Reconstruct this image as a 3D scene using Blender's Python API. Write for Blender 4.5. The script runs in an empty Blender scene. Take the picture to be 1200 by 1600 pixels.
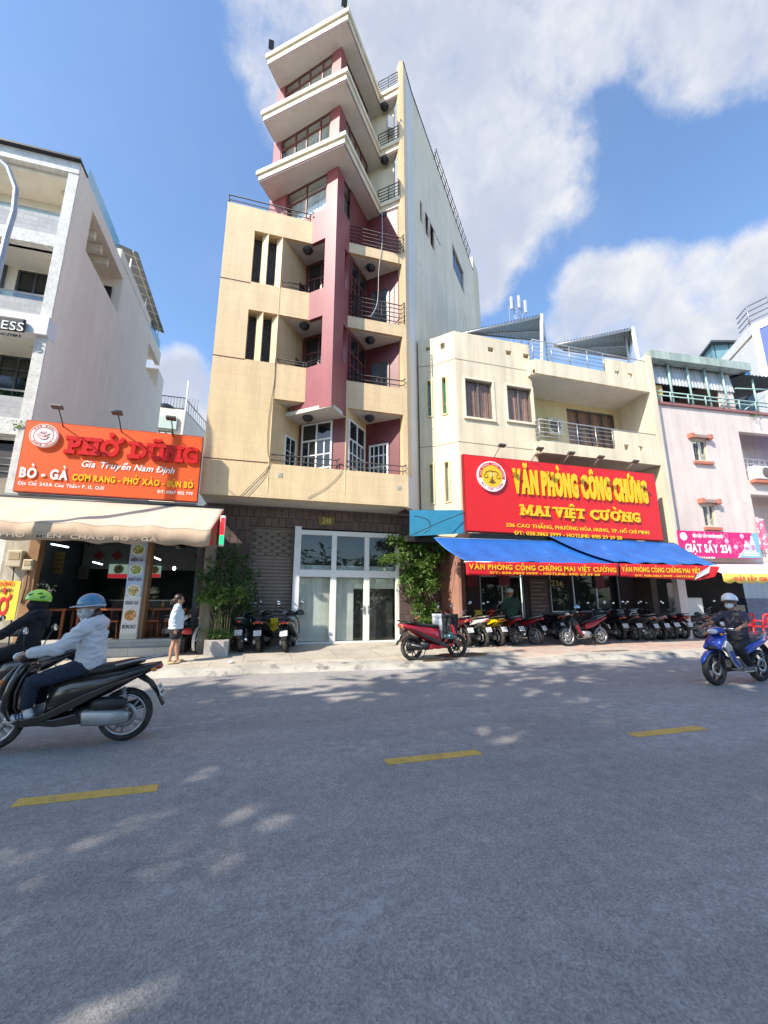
import bpy, bmesh, math, random
from math import sin, cos, pi, radians as R
from mathutils import Vector as V, Matrix, noise as NZ
S = bpy.context.scene; COL = S.collection
rnd = random.Random(7)

# ------------------------------------------------------------------ camera
cd = bpy.data.cameras.new('camera'); cam = bpy.data.objects.new('camera', cd); COL.objects.link(cam)
CH = 1.5; PITCH = R(12.2); YAW = R(15.75); FPX = 645.0
cam.location = (0, 0, CH); cam.rotation_euler = (R(90) + PITCH, 0, -YAW)
cd.sensor_fit = 'HORIZONTAL'; cd.sensor_width = 36; cd.lens = FPX / 1200 * 36; cd.clip_end = 3000; cd.clip_start = .05
S.camera = cam
S.render.resolution_x, S.render.resolution_y = 768, 1024

# ------------------------------------------------------------------ light
SUN_AZ, SUN_EL = R(240), R(42)          # where the sun stands: azimuth clockwise from +Y, elevation
sd = V((sin(SUN_AZ) * cos(SUN_EL), cos(SUN_AZ) * cos(SUN_EL), sin(SUN_EL)))
ld = bpy.data.lights.new('sun', 'SUN'); sun = bpy.data.objects.new('sun', ld); COL.objects.link(sun)
ld.energy = 3.7; ld.angle = R(.55); ld.color = (1, .915, .78)
sun.rotation_euler = sd.to_track_quat('Z', 'Y').to_euler(); sun.location = sd * 60
S.view_settings.view_transform = 'Standard'; S.view_settings.look = 'None'
S.view_settings.exposure = 0.97; S.view_settings.gamma = 1
S.cycles.max_bounces = 6; S.cycles.diffuse_bounces = 3; S.cycles.glossy_bounces = 3; S.cycles.transmission_bounces = 4
S.cycles.transparent_max_bounces = 8; S.cycles.use_denoising = True; S.cycles.caustics_reflective = False; S.cycles.caustics_refractive = False
S.cycles.sample_clamp_indirect = 6

# photo pixel (1200x1600) -> ray -> point on a real plane of the place
cF = V((sin(YAW) * cos(PITCH), cos(YAW) * cos(PITCH), sin(PITCH))); cR = V((cos(YAW), -sin(YAW), 0)); cU = cR.cross(cF)
def ray(x, y): return cF * FPX + cR * (x - 600) - cU * (y - 800)
O = V((0, 0, CH))
def PZ(x, y, z=0): d = ray(x, y); return O + d * ((z - CH) / d.z)
def PY(x, y, Y): d = ray(x, y); return O + d * (Y / d.y)
def PX(x, y, X): d = ray(x, y); return O + d * (X / d.x)
def PV(x, y, p, az):
    d = ray(x, y); n = V((cos(R(az)), -sin(R(az)), 0)); return O + d * ((V((p[0], p[1], 0)) - O).dot(n) / d.dot(n))

# ------------------------------------------------------------------ world: sky and clouds
w = bpy.data.worlds.new('World'); S.world = w; w.use_nodes = True
def world():
    nt = w.node_tree; N = nt.nodes; L = nt.links; N.clear()
    def nd(t, **k):
        n = N.new(t)
        for a, b in k.items(): setattr(n, a, b)
        return n
    def math_(op, a, b=None, clamp=False):
        n = nd('ShaderNodeMath', operation=op, use_clamp=clamp)
        for i, q in enumerate((a, b)):
            if q is None: continue
            if isinstance(q, (int, float)): n.inputs[i].default_value = q
            else: L.new(q, n.inputs[i])
        return n.outputs[0]
    def mr(v, a, b, c, d, smooth=True):
        n = nd('ShaderNodeMapRange', interpolation_type='SMOOTHSTEP' if smooth else 'LINEAR')
        L.new(v, n.inputs[0])
        for i, q in enumerate((a, b, c, d)): n.inputs[i + 1].default_value = q
        return n.outputs[0]
    tc = nd('ShaderNodeTexCoord').outputs['Generated']
    sky = nd('ShaderNodeTexSky', sky_type='NISHITA', sun_disc=False, sun_elevation=SUN_EL, sun_rotation=SUN_AZ, air_density=1.0, dust_density=.6, ozone_density=1.6)
    # noise that bends the cloud outlines
    def vmath(op, a, b):
        n = nd('ShaderNodeVectorMath', operation=op)
        for i, q in enumerate((a, b)):
            if isinstance(q, (tuple, list, V)): n.inputs[i].default_value = q
            else: L.new(q, n.inputs[i])
        return n
    def nzn(vec, scale, detail, rough, off=(0, 0, 0)):
        n = nd('ShaderNodeTexNoise'); L.new(vmath('ADD', vec, off).outputs[0], n.inputs['Vector'])
        n.inputs['Scale'].default_value = scale; n.inputs['Detail'].default_value = detail; n.inputs['Roughness'].default_value = rough
        return n
    wn = nzn(tc, 3.2, 4, .55, (4, 1, 2)); wv = vmath('SUBTRACT', wn.outputs['Color'], (.5, .5, .5)); sc_ = nd('ShaderNodeVectorMath', operation='SCALE'); L.new(wv.outputs[0], sc_.inputs[0]); sc_.inputs['Scale'].default_value = .10
    wp = vmath('ADD', tc, sc_.outputs[0]).outputs[0]
    n1 = nzn(wp, 4.2, 10, .62).outputs[0]; n1s = nzn(wp, 4.2, 5, .58, tuple(V((sd.x, sd.y, sd.z + .3)) * .055)).outputs[0]; n2 = nzn(tc, 13, 8, .65, (3, 2, 4)).outputs[0]; n3 = nzn(tc, 2.2, 4, .5, (9, 6, 7)).outputs[0]
    blobs = [(430, 60, 110), (455, 140, 95), (560, 60, 170), (680, 130, 190), (800, 90, 200), (780, 250, 165), (750, 340, 120), (735, 430, 80),
             (930, 25, 130), (1060, -20, 125), (1180, 0, 120), (1260, -20, 170), (640, -60, 220), (900, -80, 240), (1150, -100, 260),
             (930, 470, 80), (1000, 460, 90), (1090, 470, 100), (1180, 450, 110), (1250, 430, 130), (900, 510, 60), (1000, 520, 80), (1120, 530, 100),
             (285, 600, 55), (300, 650, 70), (235, 640, 50)]
    acc = None
    for x, y, r in blobs:
        c = ray(x, y).normalized()
        e = (ray(x + r, y).normalized() - c).length * .5 + (ray(x, y + r).normalized() - c).length * .5
        vm = nd('ShaderNodeVectorMath', operation='DISTANCE'); L.new(wp2 if False else tc, vm.inputs[0]); vm.inputs[1].default_value = c
        f = mr(vm.outputs['Value'], e * .55, e * 1.35, 1, 0)
        acc = f if acc is None else math_('MAXIMUM', acc, f)
    dens = math_('ADD', acc, math_('MULTIPLY', math_('SUBTRACT', n1, .5), 2.3))
    dens = math_('ADD', dens, math_('MULTIPLY', math_('SUBTRACT', n2, .5), .8))
    inside = mr(acc, .0, .25, 0, 1)
    alpha = math_('MULTIPLY', mr(dens, .26, 1.12, 0, 1), inside)
    veil = math_('MULTIPLY', mr(n3, .48, .74, 0, .20), mr(n1, .35, .7, .2, 1))     # thin high veil
    alpha = math_('MAXIMUM', alpha, veil)
    lit = math_('ADD', math_('MULTIPLY', math_('SUBTRACT', n1, n1s), 2.4), math_('MULTIPLY', mr(dens, .4, 1.5, .6, -.45, False), 1.0))
    thick = mr(math_('ADD', lit, math_('MULTIPLY', math_('SUBTRACT', n2, .5), .25)), -.35, .45, 1, 0)
    cr = nd('ShaderNodeMixRGB'); L.new(thick, cr.inputs[0])
    cr.inputs[1].default_value = (1.0, 1.0, 1.02, 1); cr.inputs[2].default_value = (.63, .70, .87, 1)
    gain = nd('ShaderNodeMixRGB', blend_type='MULTIPLY'); gain.inputs[0].default_value = 1; L.new(sky.outputs[0], gain.inputs[1]); gain.inputs[2].default_value = SKYTINT
    b1 = nd('ShaderNodeBackground'); L.new(gain.outputs[0], b1.inputs[0]); b1.inputs[1].default_value = SKYS
    b2 = nd('ShaderNodeBackground'); L.new(cr.outputs[0], b2.inputs[0]); b2.inputs[1].default_value = CLOUDS
    mx = nd('ShaderNodeMixShader'); L.new(alpha, mx.inputs[0]); L.new(b1.outputs[0], mx.inputs[1]); L.new(b2.outputs[0], mx.inputs[2])
    out = nd('ShaderNodeOutputWorld'); L.new(mx.outputs[0], out.inputs[0])
SKYS = .15; CLOUDS = .48; SKYTINT = (.92, 1.02, 1.10, 1)
world()

# ------------------------------------------------------------------ mesh helper
WL = {}
def norm2(a, b): d = V((b[0] - a[0], b[1] - a[1])); d.normalize(); return d
class MB:
    def __init__(s): s.v = []; s.f = []; s.m = []; s.s = []
    def add(s, vs, fs, m=0, sm=False):
        n = len(s.v); s.v += [V(v) for v in vs]
        for f in fs: s.f.append([i + n for i in f]); s.m.append(m); s.s.append(sm)
        return s
    def box(s, x0, x1, y0, y1, z0, z1, m=0):
        x0, x1 = sorted((x0, x1)); y0, y1 = sorted((y0, y1)); z0, z1 = sorted((z0, z1))
        return s.add([(x, y, z) for z in (z0, z1) for y in (y0, y1) for x in (x0, x1)],
                     [(0, 2, 3, 1), (4, 5, 7, 6), (0, 1, 5, 4), (2, 6, 7, 3), (1, 3, 7, 5), (0, 4, 6, 2)], m)
    def obox(s, c, half, rot=None, m=0):          # centre, half sizes, 3x3 rotation
        rot = rot or Matrix.Identity(3); c = V(c); k = len(s.v)
        s.box(-half[0], half[0], -half[1], half[1], -half[2], half[2], m)
        for i in range(k, len(s.v)): s.v[i] = rot @ s.v[i] + c
        return s
    def prism(s, poly, z0, z1, m=0, mt=None):
        a = sum(poly[i][0] * poly[(i + 1) % len(poly)][1] - poly[(i + 1) % len(poly)][0] * poly[i][1] for i in range(len(poly)))
        if a < 0: poly = poly[::-1]
        n = len(poly); vs = [(p[0], p[1], z0) for p in poly] + [(p[0], p[1], z1) for p in poly]
        s.add(vs, [tuple(range(n))[::-1], tuple(range(n, 2 * n))], m if mt is None else mt)
        return s.add(vs, [(i, (i + 1) % n, n + (i + 1) % n, n + i) for i in range(n)], m)
    def wall(s, a, b, z0, z1, t, holes=(), m=0, mr=None):
        # vertical wall a->b (plan), thickness t to the left of a->b; holes (u0,u1,z0,z1) with u along a->b
        d = norm2(a, b); n = V((-d.y, d.x)); Lw = math.hypot(b[0] - a[0], b[1] - a[1])
        us = sorted({0, Lw, *[min(max(h[0], 0), Lw) for h in holes], *[min(max(h[1], 0), Lw) for h in holes]})
        zs = sorted({z0, z1, *[min(max(h[2], z0), z1) for h in holes], *[min(max(h[3], z0), z1) for h in holes]})
        def solid(i, j):
            if not (0 <= i < len(us) - 1 and 0 <= j < len(zs) - 1): return False
            u = (us[i] + us[i + 1]) / 2; z = (zs[j] + zs[j + 1]) / 2
            return not any(h[0] < u < h[1] and h[2] < z < h[3] for h in holes)
        def p(u, z, k): q = V(a[:2]) + d * u + n * (t * k); return (q.x, q.y, z)
        mr = m if mr is None else mr
        for i in range(len(us) - 1):
            for j in range(len(zs) - 1):
                if not solid(i, j): continue
                u0, u1, w0, w1 = us[i], us[i + 1], zs[j], zs[j + 1]
                s.add([p(u0, w0, 0), p(u1, w0, 0), p(u1, w1, 0), p(u0, w1, 0)], [(0, 1, 2, 3)], m)
                s.add([p(u0, w0, 1), p(u1, w0, 1), p(u1, w1, 1), p(u0, w1, 1)], [(3, 2, 1, 0)], m)
                if not solid(i - 1, j): s.add([p(u0, w0, 0), p(u0, w1, 0), p(u0, w1, 1), p(u0, w0, 1)], [(0, 1, 2, 3)], mr)
                if not solid(i + 1, j): s.add([p(u1, w0, 0), p(u1, w0, 1), p(u1, w1, 1), p(u1, w1, 0)], [(0, 1, 2, 3)], mr)
                if not solid(i, j - 1): s.add([p(u0, w0, 0), p(u0, w0, 1), p(u1, w0, 1), p(u1, w0, 0)], [(0, 1, 2, 3)], mr)
                if not solid(i, j + 1): s.add([p(u0, w1, 0), p(u1, w1, 0), p(u1, w1, 1), p(u0, w1, 1)], [(0, 1, 2, 3)], mr)
        return s
    def tube(s, path, r, n=8, m=0, cap=True, sm=True, flat=1.0):
        path = [V(p) for p in path]; k = len(path); rs = r if isinstance(r, (list, tuple)) else [r] * k
        up = None; rings = []
        for i in range(k):
            t = (path[min(i + 1, k - 1)] - path[max(i - 1, 0)]); t = t.normalized() if t.length > 1e-9 else V((0, 0, 1))
            if up is None: up = V((0, 0, 1)) if abs(t.z) < .9 else V((0, 1, 0))
            a = t.cross(up).normalized(); up = a.cross(t).normalized()
            rings.append([path[i] + (a * cos(2 * pi * j / n) + up * sin(2 * pi * j / n) * flat) * rs[i] for j in range(n)])
        return s.loft(rings, m, cap, sm)
    def loft(s, rings, m=0, cap=True, sm=True, closed=False):
        n = len(rings[0]); k = len(rings); vs = [p for r_ in rings for p in r_]
        fs = []
        for i in range(k if closed else k - 1):
            i2 = (i + 1) % k
            for j in range(n): fs.append((i * n + j, i * n + (j + 1) % n, i2 * n + (j + 1) % n, i2 * n + j))
        s.add(vs, fs, m, sm)
        if cap and not closed:
            s.add(rings[0], [tuple(range(n))[::-1]], m, False); s.add(rings[-1], [tuple(range(n))], m, False)
        return s
    def lathe(s, prof, o=(0, 0, 0), ax='z', n=24, m=0, sm=True, closed=False):
        o = V(o); rings = []
        for r_, h in prof:
            ring = []
            for j in range(n):
                a = 2 * pi * j / n; c, q = r_ * cos(a), r_ * sin(a)
                ring.append(o + (V((c, q, h)) if ax == 'z' else V((q, h, c)) if ax == 'y' else V((h, c, q))))
            rings.append(ring)
        return s.loft(rings, m, False, sm, closed)
    def ell(s, c, r, n=16, k=10, m=0, rot=None, z0=-1., z1=1.):
        c = V(c); r = (r, r, r) if isinstance(r, (int, float)) else r; rings = []
        a0, a1 = math.asin(z0), math.asin(z1)
        for i in range(k + 1):
            f = a0 + (a1 - a0) * i / k; h = sin(f); q = max(cos(f), .002)
            ring = [V((r[0] * q * cos(2 * pi * j / n), r[1] * q * sin(2 * pi * j / n), r[2] * h)) for j in range(n)]
            rings.append([(rot @ p if rot else p) + c for p in ring])
        return s.loft(rings, m, True, True)
    def build(s, name, mats, parent=None, org=None, bevel=0, seg=2, sub=0, fix=True):
        mats = mats if isinstance(mats, (list, tuple)) else [mats]
        off = WL.get(parent.name, V((0, 0, 0))) if parent else V(org or (0, 0, 0))
        me = bpy.data.meshes.new(name); me.from_pydata([v - off for v in s.v], [], s.f)
        for mm in mats: me.materials.append(mm)
        me.polygons.foreach_set('material_index', s.m); me.polygons.foreach_set('use_smooth', s.s)
        uv = me.uv_layers.new(name='uv')
        co = [v - off for v in s.v]; li = 0; dat = [0.0] * (2 * len(me.loops))
        for p in me.polygons:
            nn = p.normal
            if abs(nn.z) > .75:
                for k in p.loop_indices: q = co[me.loops[k].vertex_index]; dat[2 * k] = q.x; dat[2 * k + 1] = q.y
            else:
                t = V((-nn.y, nn.x, 0)); t.normalize()
                for k in p.loop_indices: q = co[me.loops[k].vertex_index]; dat[2 * k] = q.dot(t); dat[2 * k + 1] = q.z
        uv.data.foreach_set('uv', dat)
        if fix and (bevel or sub or any(s.s)):
            bm = bmesh.new(); bm.from_mesh(me); bmesh.ops.remove_doubles(bm, verts=bm.verts, dist=1e-5); bm.to_mesh(me); bm.free()
        o = bpy.data.objects.new(name, me); COL.objects.link(o)
        if parent: o.parent = parent
        else: o.location = off
        WL[o.name] = off
        if bevel:
            b = o.modifiers.new('bevel', 'BEVEL'); b.width = bevel; b.segments = seg; b.limit_method = 'ANGLE'; b.angle_limit = R(40)
        if sub: b = o.modifiers.new('sub', 'SUBSURF'); b.levels = b.render_levels = sub
        return o

def thing(name, label, cat, loc=(0, 0, 0), group=None):
    o = bpy.data.objects.new(name, None); COL.objects.link(o); o.location = loc; o.empty_display_size = .1
    WL[o.name] = V(loc); o['label'] = label; o['category'] = cat
    if group: o['group'] = group
    return o
def tag(o, label, cat, group=None):
    o['label'] = label; o['category'] = cat
    if group: o['group'] = group
    return o
def struct(o): o['kind'] = 'structure'; return o
def dup(o, parent=None, loc=None, rz=None, label=None):
    c = o.copy(); COL.objects.link(c); WL[c.name] = V((0, 0, 0))
    if parent: c.parent = parent
    for ch in list(o.children): dup(ch, c)
    if loc is not None: c.location = loc
    if rz is not None: c.rotation_euler = (0, 0, rz) if isinstance(rz, (int, float)) else rz
    if label: c['label'] = label
    return c

# ------------------------------------------------------------------ materials
MC = {}
def M(name, col, rough=.6, metal=0., var=.1, vs=2.5, bump=0., bs=40., spec=.5, streak=0., tile=None, coat=0., emit=0., fine=0., fs=60., alpha=1., blotch=None):
    if name in MC: return MC[name]
    m = bpy.data.materials.new(name); m.use_nodes = True; nt = m.node_tree; N, L = nt.nodes, nt.links
    b = N['Principled BSDF']; b.inputs['Roughness'].default_value = rough; b.inputs['Metallic'].default_value = metal
    b.inputs['Specular IOR Level'].default_value = spec; b.inputs['Coat Weight'].default_value = coat; b.inputs['Coat Roughness'].default_value = .05
    tc = N.new('ShaderNodeTexCoord'); col = (*col, 1) if len(col) == 3 else col
    cur = None; hgt = None
    if tile:
        bw, rh, mort, mcol, off = tile[:5]
        t = N.new('ShaderNodeTexBrick'); L.new(tc.outputs['UV'], t.inputs['Vector']); t.offset = off; t.offset_frequency = 2
        t.inputs['Scale'].default_value = 1; t.inputs['Brick Width'].default_value = bw; t.inputs['Row Height'].default_value = rh
        t.inputs['Mortar Size'].default_value = mort; t.inputs['Mortar Smooth'].default_value = .3; t.inputs['Bias'].default_value = 0
        k = tile[5] if len(tile) > 5 else .06
        t.inputs['Color1'].default_value = [c * (1 - k) for c in col[:3]] + [1]; t.inputs['Color2'].default_value = [min(1, c * (1 + k)) for c in col[:3]] + [1]
        t.inputs['Mortar'].default_value = (*mcol, 1); cur = t.outputs['Color']; hgt = t.outputs['Fac']
    def noise(scale, detail=5, rgh=.6, sc=None, src='Object'):
        v = tc.outputs[src]
        if sc: mp = N.new('ShaderNodeMapping'); L.new(v, mp.inputs[0]); mp.inputs['Scale'].default_value = sc; v = mp.outputs[0]
        n = N.new('ShaderNodeTexNoise'); L.new(v, n.inputs['Vector']); n.inputs['Scale'].default_value = scale; n.inputs['Detail'].default_value = detail; n.inputs['Roughness'].default_value = rgh
        return n.outputs[0]
    def mul(fac, lo, hi, a=.3, bb=.7, tint=None):
        nonlocal cur
        mr = N.new('ShaderNodeMapRange'); L.new(fac, mr.inputs[0])
        for i, q in enumerate((a, bb, lo, hi)): mr.inputs[i + 1].default_value = q
        mx = N.new('ShaderNodeMixRGB'); mx.blend_type = 'MULTIPLY'; mx.inputs[0].default_value = 1
        if cur is None: mx.inputs[1].default_value = col
        else: L.new(cur, mx.inputs[1])
        L.new(mr.outputs[0], mx.inputs[2]); cur = mx.outputs[0]
    if var: mul(noise(vs), 1 - var, 1 + var)
    if streak: mul(noise(1.3, 6, .65, (2.2, 2.2, .16)), 1 - streak, 1 + streak * .25, .38, .58)
    if fine: mul(noise(fs, 3, .7), 1 - fine, 1 + fine)
    if blotch:
        c2, sc, lo, hi = blotch
        mr = N.new('ShaderNodeMapRange'); L.new(noise(sc, 7, .65), mr.inputs[0])
        for i, q in enumerate((lo, hi, 0, 1)): mr.inputs[i + 1].default_value = q
        mx = N.new('ShaderNodeMixRGB'); L.new(mr.outputs[0], mx.inputs[0])
        if cur is None: mx.inputs[1].default_value = col
        else: L.new(cur, mx.inputs[1])
        mx.inputs[2].default_value = (*c2, 1); cur = mx.outputs[0]
    if cur is None: b.inputs['Base Color'].default_value = col
    else: L.new(cur, b.inputs['Base Color'])
    if bump or (tile and mort):
        bp = N.new('ShaderNodeBump'); bp.inputs['Distance'].default_value = .01
        if tile and not bump:
            iv = N.new('ShaderNodeMath'); iv.operation = 'SUBTRACT'; iv.inputs[0].default_value = 1; L.new(hgt, iv.inputs[1])
            bp.inputs['Strength'].default_value = .5; bp.inputs['Distance'].default_value = .004; L.new(iv.outputs[0], bp.inputs['Height'])
        else: bp.inputs['Strength'].default_value = bump; L.new(noise(bs, 6, .65), bp.inputs['Height'])
        L.new(bp.outputs[0], b.inputs['Normal'])
    if emit: b.inputs['Emission Color'].default_value = col; b.inputs['Emission Strength'].default_value = emit
    if alpha < 1: b.inputs['Alpha'].default_value = alpha
    MC[name] = m; return m
def glassmat(name, tint=(.86, .90, .90), refl=-.01):
    if name in MC: return MC[name]
    m = bpy.data.materials.new(name); m.use_nodes = True; nt = m.node_tree; N, L = nt.nodes, nt.links; N.clear()
    t = N.new('ShaderNodeBsdfTransparent'); t.inputs[0].default_value = (*tint, 1); g = N.new('ShaderNodeBsdfGlossy'); g.inputs['Roughness'].default_value = .015
    ge = N.new('ShaderNodeNewGeometry'); dt = N.new('ShaderNodeVectorMath'); dt.operation = 'DOT_PRODUCT'; L.new(ge.outputs['Normal'], dt.inputs[0]); L.new(ge.outputs['Incoming'], dt.inputs[1])
    def mth(op, a, b=None):
        n = N.new('ShaderNodeMath'); n.operation = op
        for i, q in enumerate((a, b)):
            if isinstance(q, (int, float)): n.inputs[i].default_value = q
            elif q is not None: L.new(q, n.inputs[i])
        return n.outputs[0]
    ad = mth('ADD', mth('MULTIPLY', mth('POWER', mth('SUBTRACT', 1., mth('ABSOLUTE', dt.outputs['Value'])), 5.), .9), .05 + refl).node
    mx = N.new('ShaderNodeMixShader'); L.new(ad.outputs[0], mx.inputs[0]); L.new(t.outputs[0], mx.inputs[1]); L.new(g.outputs[0], mx.inputs[2])
    o = N.new('ShaderNodeOutputMaterial'); L.new(mx.outputs[0], o.inputs[0]); MC[name] = m; return m

# ------------------------------------------------------------------ lettering (built-in font turned into real raised letters, accents added as strokes)
import unicodedata
GC = {}
def glyph(ch, bold):
    if (ch, bold) in GC: return GC[ch, bold]
    c = bpy.data.curves.new('lettering', 'FONT'); c.body = ch; c.size = 1; c.offset = bold; c.extrude = .5; c.resolution_u = 3
    o = bpy.data.objects.new('lettering', c); COL.objects.link(o); dg = bpy.context.evaluated_depsgraph_get(); dg.update()
    me = bpy.data.meshes.new_from_object(o.evaluated_get(dg)); bpy.data.objects.remove(o); bpy.data.curves.remove(c)
    vs = [v.co.copy() for v in me.vertices]; fs = [tuple(p.vertices) for p in me.polygons]; bpy.data.meshes.remove(me)
    x0 = min(p.x for p in vs); vs = [V((p.x - x0, p.y, p.z)) for p in vs]
    GC[ch, bold] = (vs, fs, max(p.x for p in vs), max(p.y for p in vs)); return GC[ch, bold]
def stroke2d(vs, fs, pts, t, d):
    pts = [V(p) for p in pts]
    for i in range(len(pts) - 1):
        a, b = pts[i], pts[i + 1]; u = (b - a).normalized(); n = V((-u.y, u.x)) * (t / 2); a, b = a - u * t * .15, b + u * t * .15; k = len(vs); dd = d + .03 * (i % 3)
        q = (a + n, a - n, b - n, b + n); vs += [V((*p, -.5)) for p in q] + [V((*p, dd)) for p in q]
        fs += [tuple(k + j for j in f) for f in ((3, 2, 1, 0), (4, 5, 6, 7), (0, 1, 5, 4), (1, 2, 6, 5), (2, 3, 7, 6), (3, 0, 4, 7))]
MARK = {0x301: [(-.07, 0), (.08, .15)], 0x300: [(.07, 0), (-.08, .15)], 0x302: [(-.15, 0), (0, .13), (.15, 0)], 0x306: [(-.15, .14), (-.08, .03), (.08, .03), (.15, .14)],
        0x303: [(-.18, .02), (-.08, .10), (.07, .03), (.17, .11)], 0x309: [(-.08, .15), (0, .20), (.08, .14), (0, .07), (0, 0)]}
def text(mb, s, o, U, W, x0, x1, zb, hc, depth, m=0, bold=.0, serif=0., spacing=.085, shear=0., mk_=1.):
    """write s on the plane o + u*U + v*W between u=x0..x1, baseline v=zb, capital height hc, raised by depth"""
    cap = glyph('H', bold)[3]; vs, fs = [], []; x = 0
    for ch in s:
        if ch == ' ': x += .34; continue
        dec = unicodedata.normalize('NFD', ch.replace('Đ', 'D').replace('đ', 'd')); gv, gf, gw, gh = glyph(dec[0], bold)
        if serif and dec[0] == 'M':
            gv, gf, gw = [], [], .86; b_ = .13 + bold
            stroke2d(gv, gf, [(.09, -bold), (.09, cap)], b_, .5); stroke2d(gv, gf, [(.77, -bold), (.77, cap)], b_, .52); stroke2d(gv, gf, [(.11, cap - .06), (.43, .06)], b_ * .9, .55); stroke2d(gv, gf, [(.43, .06), (.75, cap - .06)], b_ * .9, .60)
            for sx in (.07, .79):
                for sy in (-bold + serif / 2, cap - serif / 2): stroke2d(gv, gf, [(sx - .13, sy), (sx + .13, sy)], serif, .66)
        k = len(vs)
        vs += [V((p.x + x, p.y, p.z)) for p in gv]; fs += [tuple(k + i for i in f) for f in gf]; t = .085 + bold * 1.7
        if serif and dec[0] != 'M':
            es = {}
            for f in gf:
                for i in range(len(f)):
                    a, b = f[i], f[(i + 1) % len(f)]; P1, P2 = gv[a], gv[b]
                    if P1.z > .4 and P2.z > .4 and abs(P1.y - P2.y) < .004 and abs(P1.x - P2.x) > .05: es[(round(min(P1.x, P2.x), 2), round(max(P1.x, P2.x), 2), round(P1.y, 2))] = (P1, P2)
            for ie, (P1, P2) in enumerate(es.values()):
                xa, xb = sorted((P1.x, P2.x)); low = abs(P1.y + bold) < .03; tp = abs(P1.y - cap) < .03
                if not (low or tp) or xb - xa > .36 or (low and dec[0] in 'MV') and .25 < (xa + xb) / 2 / gw < .75: continue
                yq = (-bold + serif * .5) if low else (cap - serif * .5); q = serif * .6; stroke2d(vs, fs, [(x + xa - q, yq), (x + xb + q, yq)], serif, .58 + .045 * ie)
        if ch in 'Đđ': yy = cap * (.5 if ch == 'Đ' else .83); stroke2d(vs, fs, [(x - .10, yy), (x + .24, yy)] if ch == 'Đ' else [(x + gw - .3, yy), (x + gw + .06, yy)], t * .8, .64)
        yb = gh + (.06 + t * .4) * mk_; n_top = 0
        for mk in dec[1:]:
            c_ = ord(mk); cx = x + gw / 2
            if c_ == 0x323: stroke2d(vs, fs, [(cx - .05, -.17), (cx + .05, -.17)], .11 + bold, .5)
            elif c_ == 0x31b: stroke2d(vs, fs, [(x + gw - .08, gh - .10), (x + gw + .07, gh - .04), (x + gw + .09, gh + .08)], t, .503)
            elif c_ in MARK:
                dx, dy = (0, 0) if n_top == 0 else (.2, .07)
                stroke2d(vs, fs, [(cx + dx + p[0], yb + dy + p[1] * 1.1 * mk_) for p in MARK[c_]], t * .85 * (.5 + .5 * mk_), .5); n_top += 1
        x += gw + spacing + (.08 if any(ord(q) == 0x31b for q in dec[1:]) else 0)
    if shear: vs = [V((p.x + p.y * shear, p.y, p.z)) for p in vs]
    xa, xb = min(p.x for p in vs), max(p.x for p in vs); kx = (x1 - x0) / (xb - xa); ky = hc / (cap + bold)
    o, U, W = V(o), V(U), V(W); n = U.cross(W).normalized()
    mb.add([o + U * (x0 + (p.x - xa) * kx) + W * (zb + (p.y + bold) * ky) + n * ((p.z + .5) * depth) for p in vs], fs, m)
    return mb
# ================================================================== THE SETTING
YELT = (.06, .26, .004, (.62, .46, .26), 0.0, .025)
m_yel = M('yellow_tile', (.80, .595, .35), .38, tile=YELT, var=.06, vs=1.2, streak=.10, fine=.04, fs=25)
m_yelp = M('yellow_plaster', (.74, .54, .29), .7, var=.07, streak=.12)
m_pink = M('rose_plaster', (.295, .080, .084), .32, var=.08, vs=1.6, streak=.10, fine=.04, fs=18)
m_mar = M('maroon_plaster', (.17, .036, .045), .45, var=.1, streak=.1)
m_soff = M('ceiling_paint', (.66, .63, .58), .8, var=.05, streak=.06, vs=1)
m_fasc = M('fascia_paint', (.74, .66, .50), .6, var=.06, streak=.10)
m_fasc2 = M('fascia_trim', (.22, .14, .20), .6)
m_iron = M('dark_iron', (.025, .025, .028), .45, var=.2)
m_steel = M('galvanised_steel', (.45, .46, .47), .4, metal=.7, var=.15)
m_brown = M('brown_frame', (.16, .045, .035), .4, var=.2)
m_white = M('white_frame', (.80, .80, .78), .35, var=.04, fine=.03)
m_dglass = M('dark_glass', (.015, .02, .022), .06, var=.3, vs=1, spec=.7)
m_gl = glassmat('clear_glass')
m_side = M('pale_side_plaster', (.83, .71, .54), .8, var=.07, vs=.6, streak=.09, fine=.03, fs=30, blotch=((.66, .56, .42), .8, .56, .78))
m_side2 = M('cool_white_plaster', (.72, .71, .70), .8, var=.04, vs=.8, streak=.06)
m_cream = M('cream_plaster', (.74, .645, .47), .75, var=.06, vs=.8, streak=.15, fine=.03, fs=22)
m_cream2 = M('pale_yellow_plaster', (.74, .63, .36), .75, var=.05, streak=.06)
m_conc = M('grey_concrete', (.36, .35, .33), .85, var=.16, vs=3, streak=.1, bump=.3)
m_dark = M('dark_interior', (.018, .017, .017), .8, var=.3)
m_curt = M('pale_curtain', (.82, .88, .86), .9, var=.12, vs=1.5, streak=.2)
m_black = M('black_plastic', (.012, .012, .013), .38, var=.2)
m_corr = M('corrugated_sheet', (.11, .12, .125), .5, metal=.3, var=.15, streak=.1)

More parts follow.
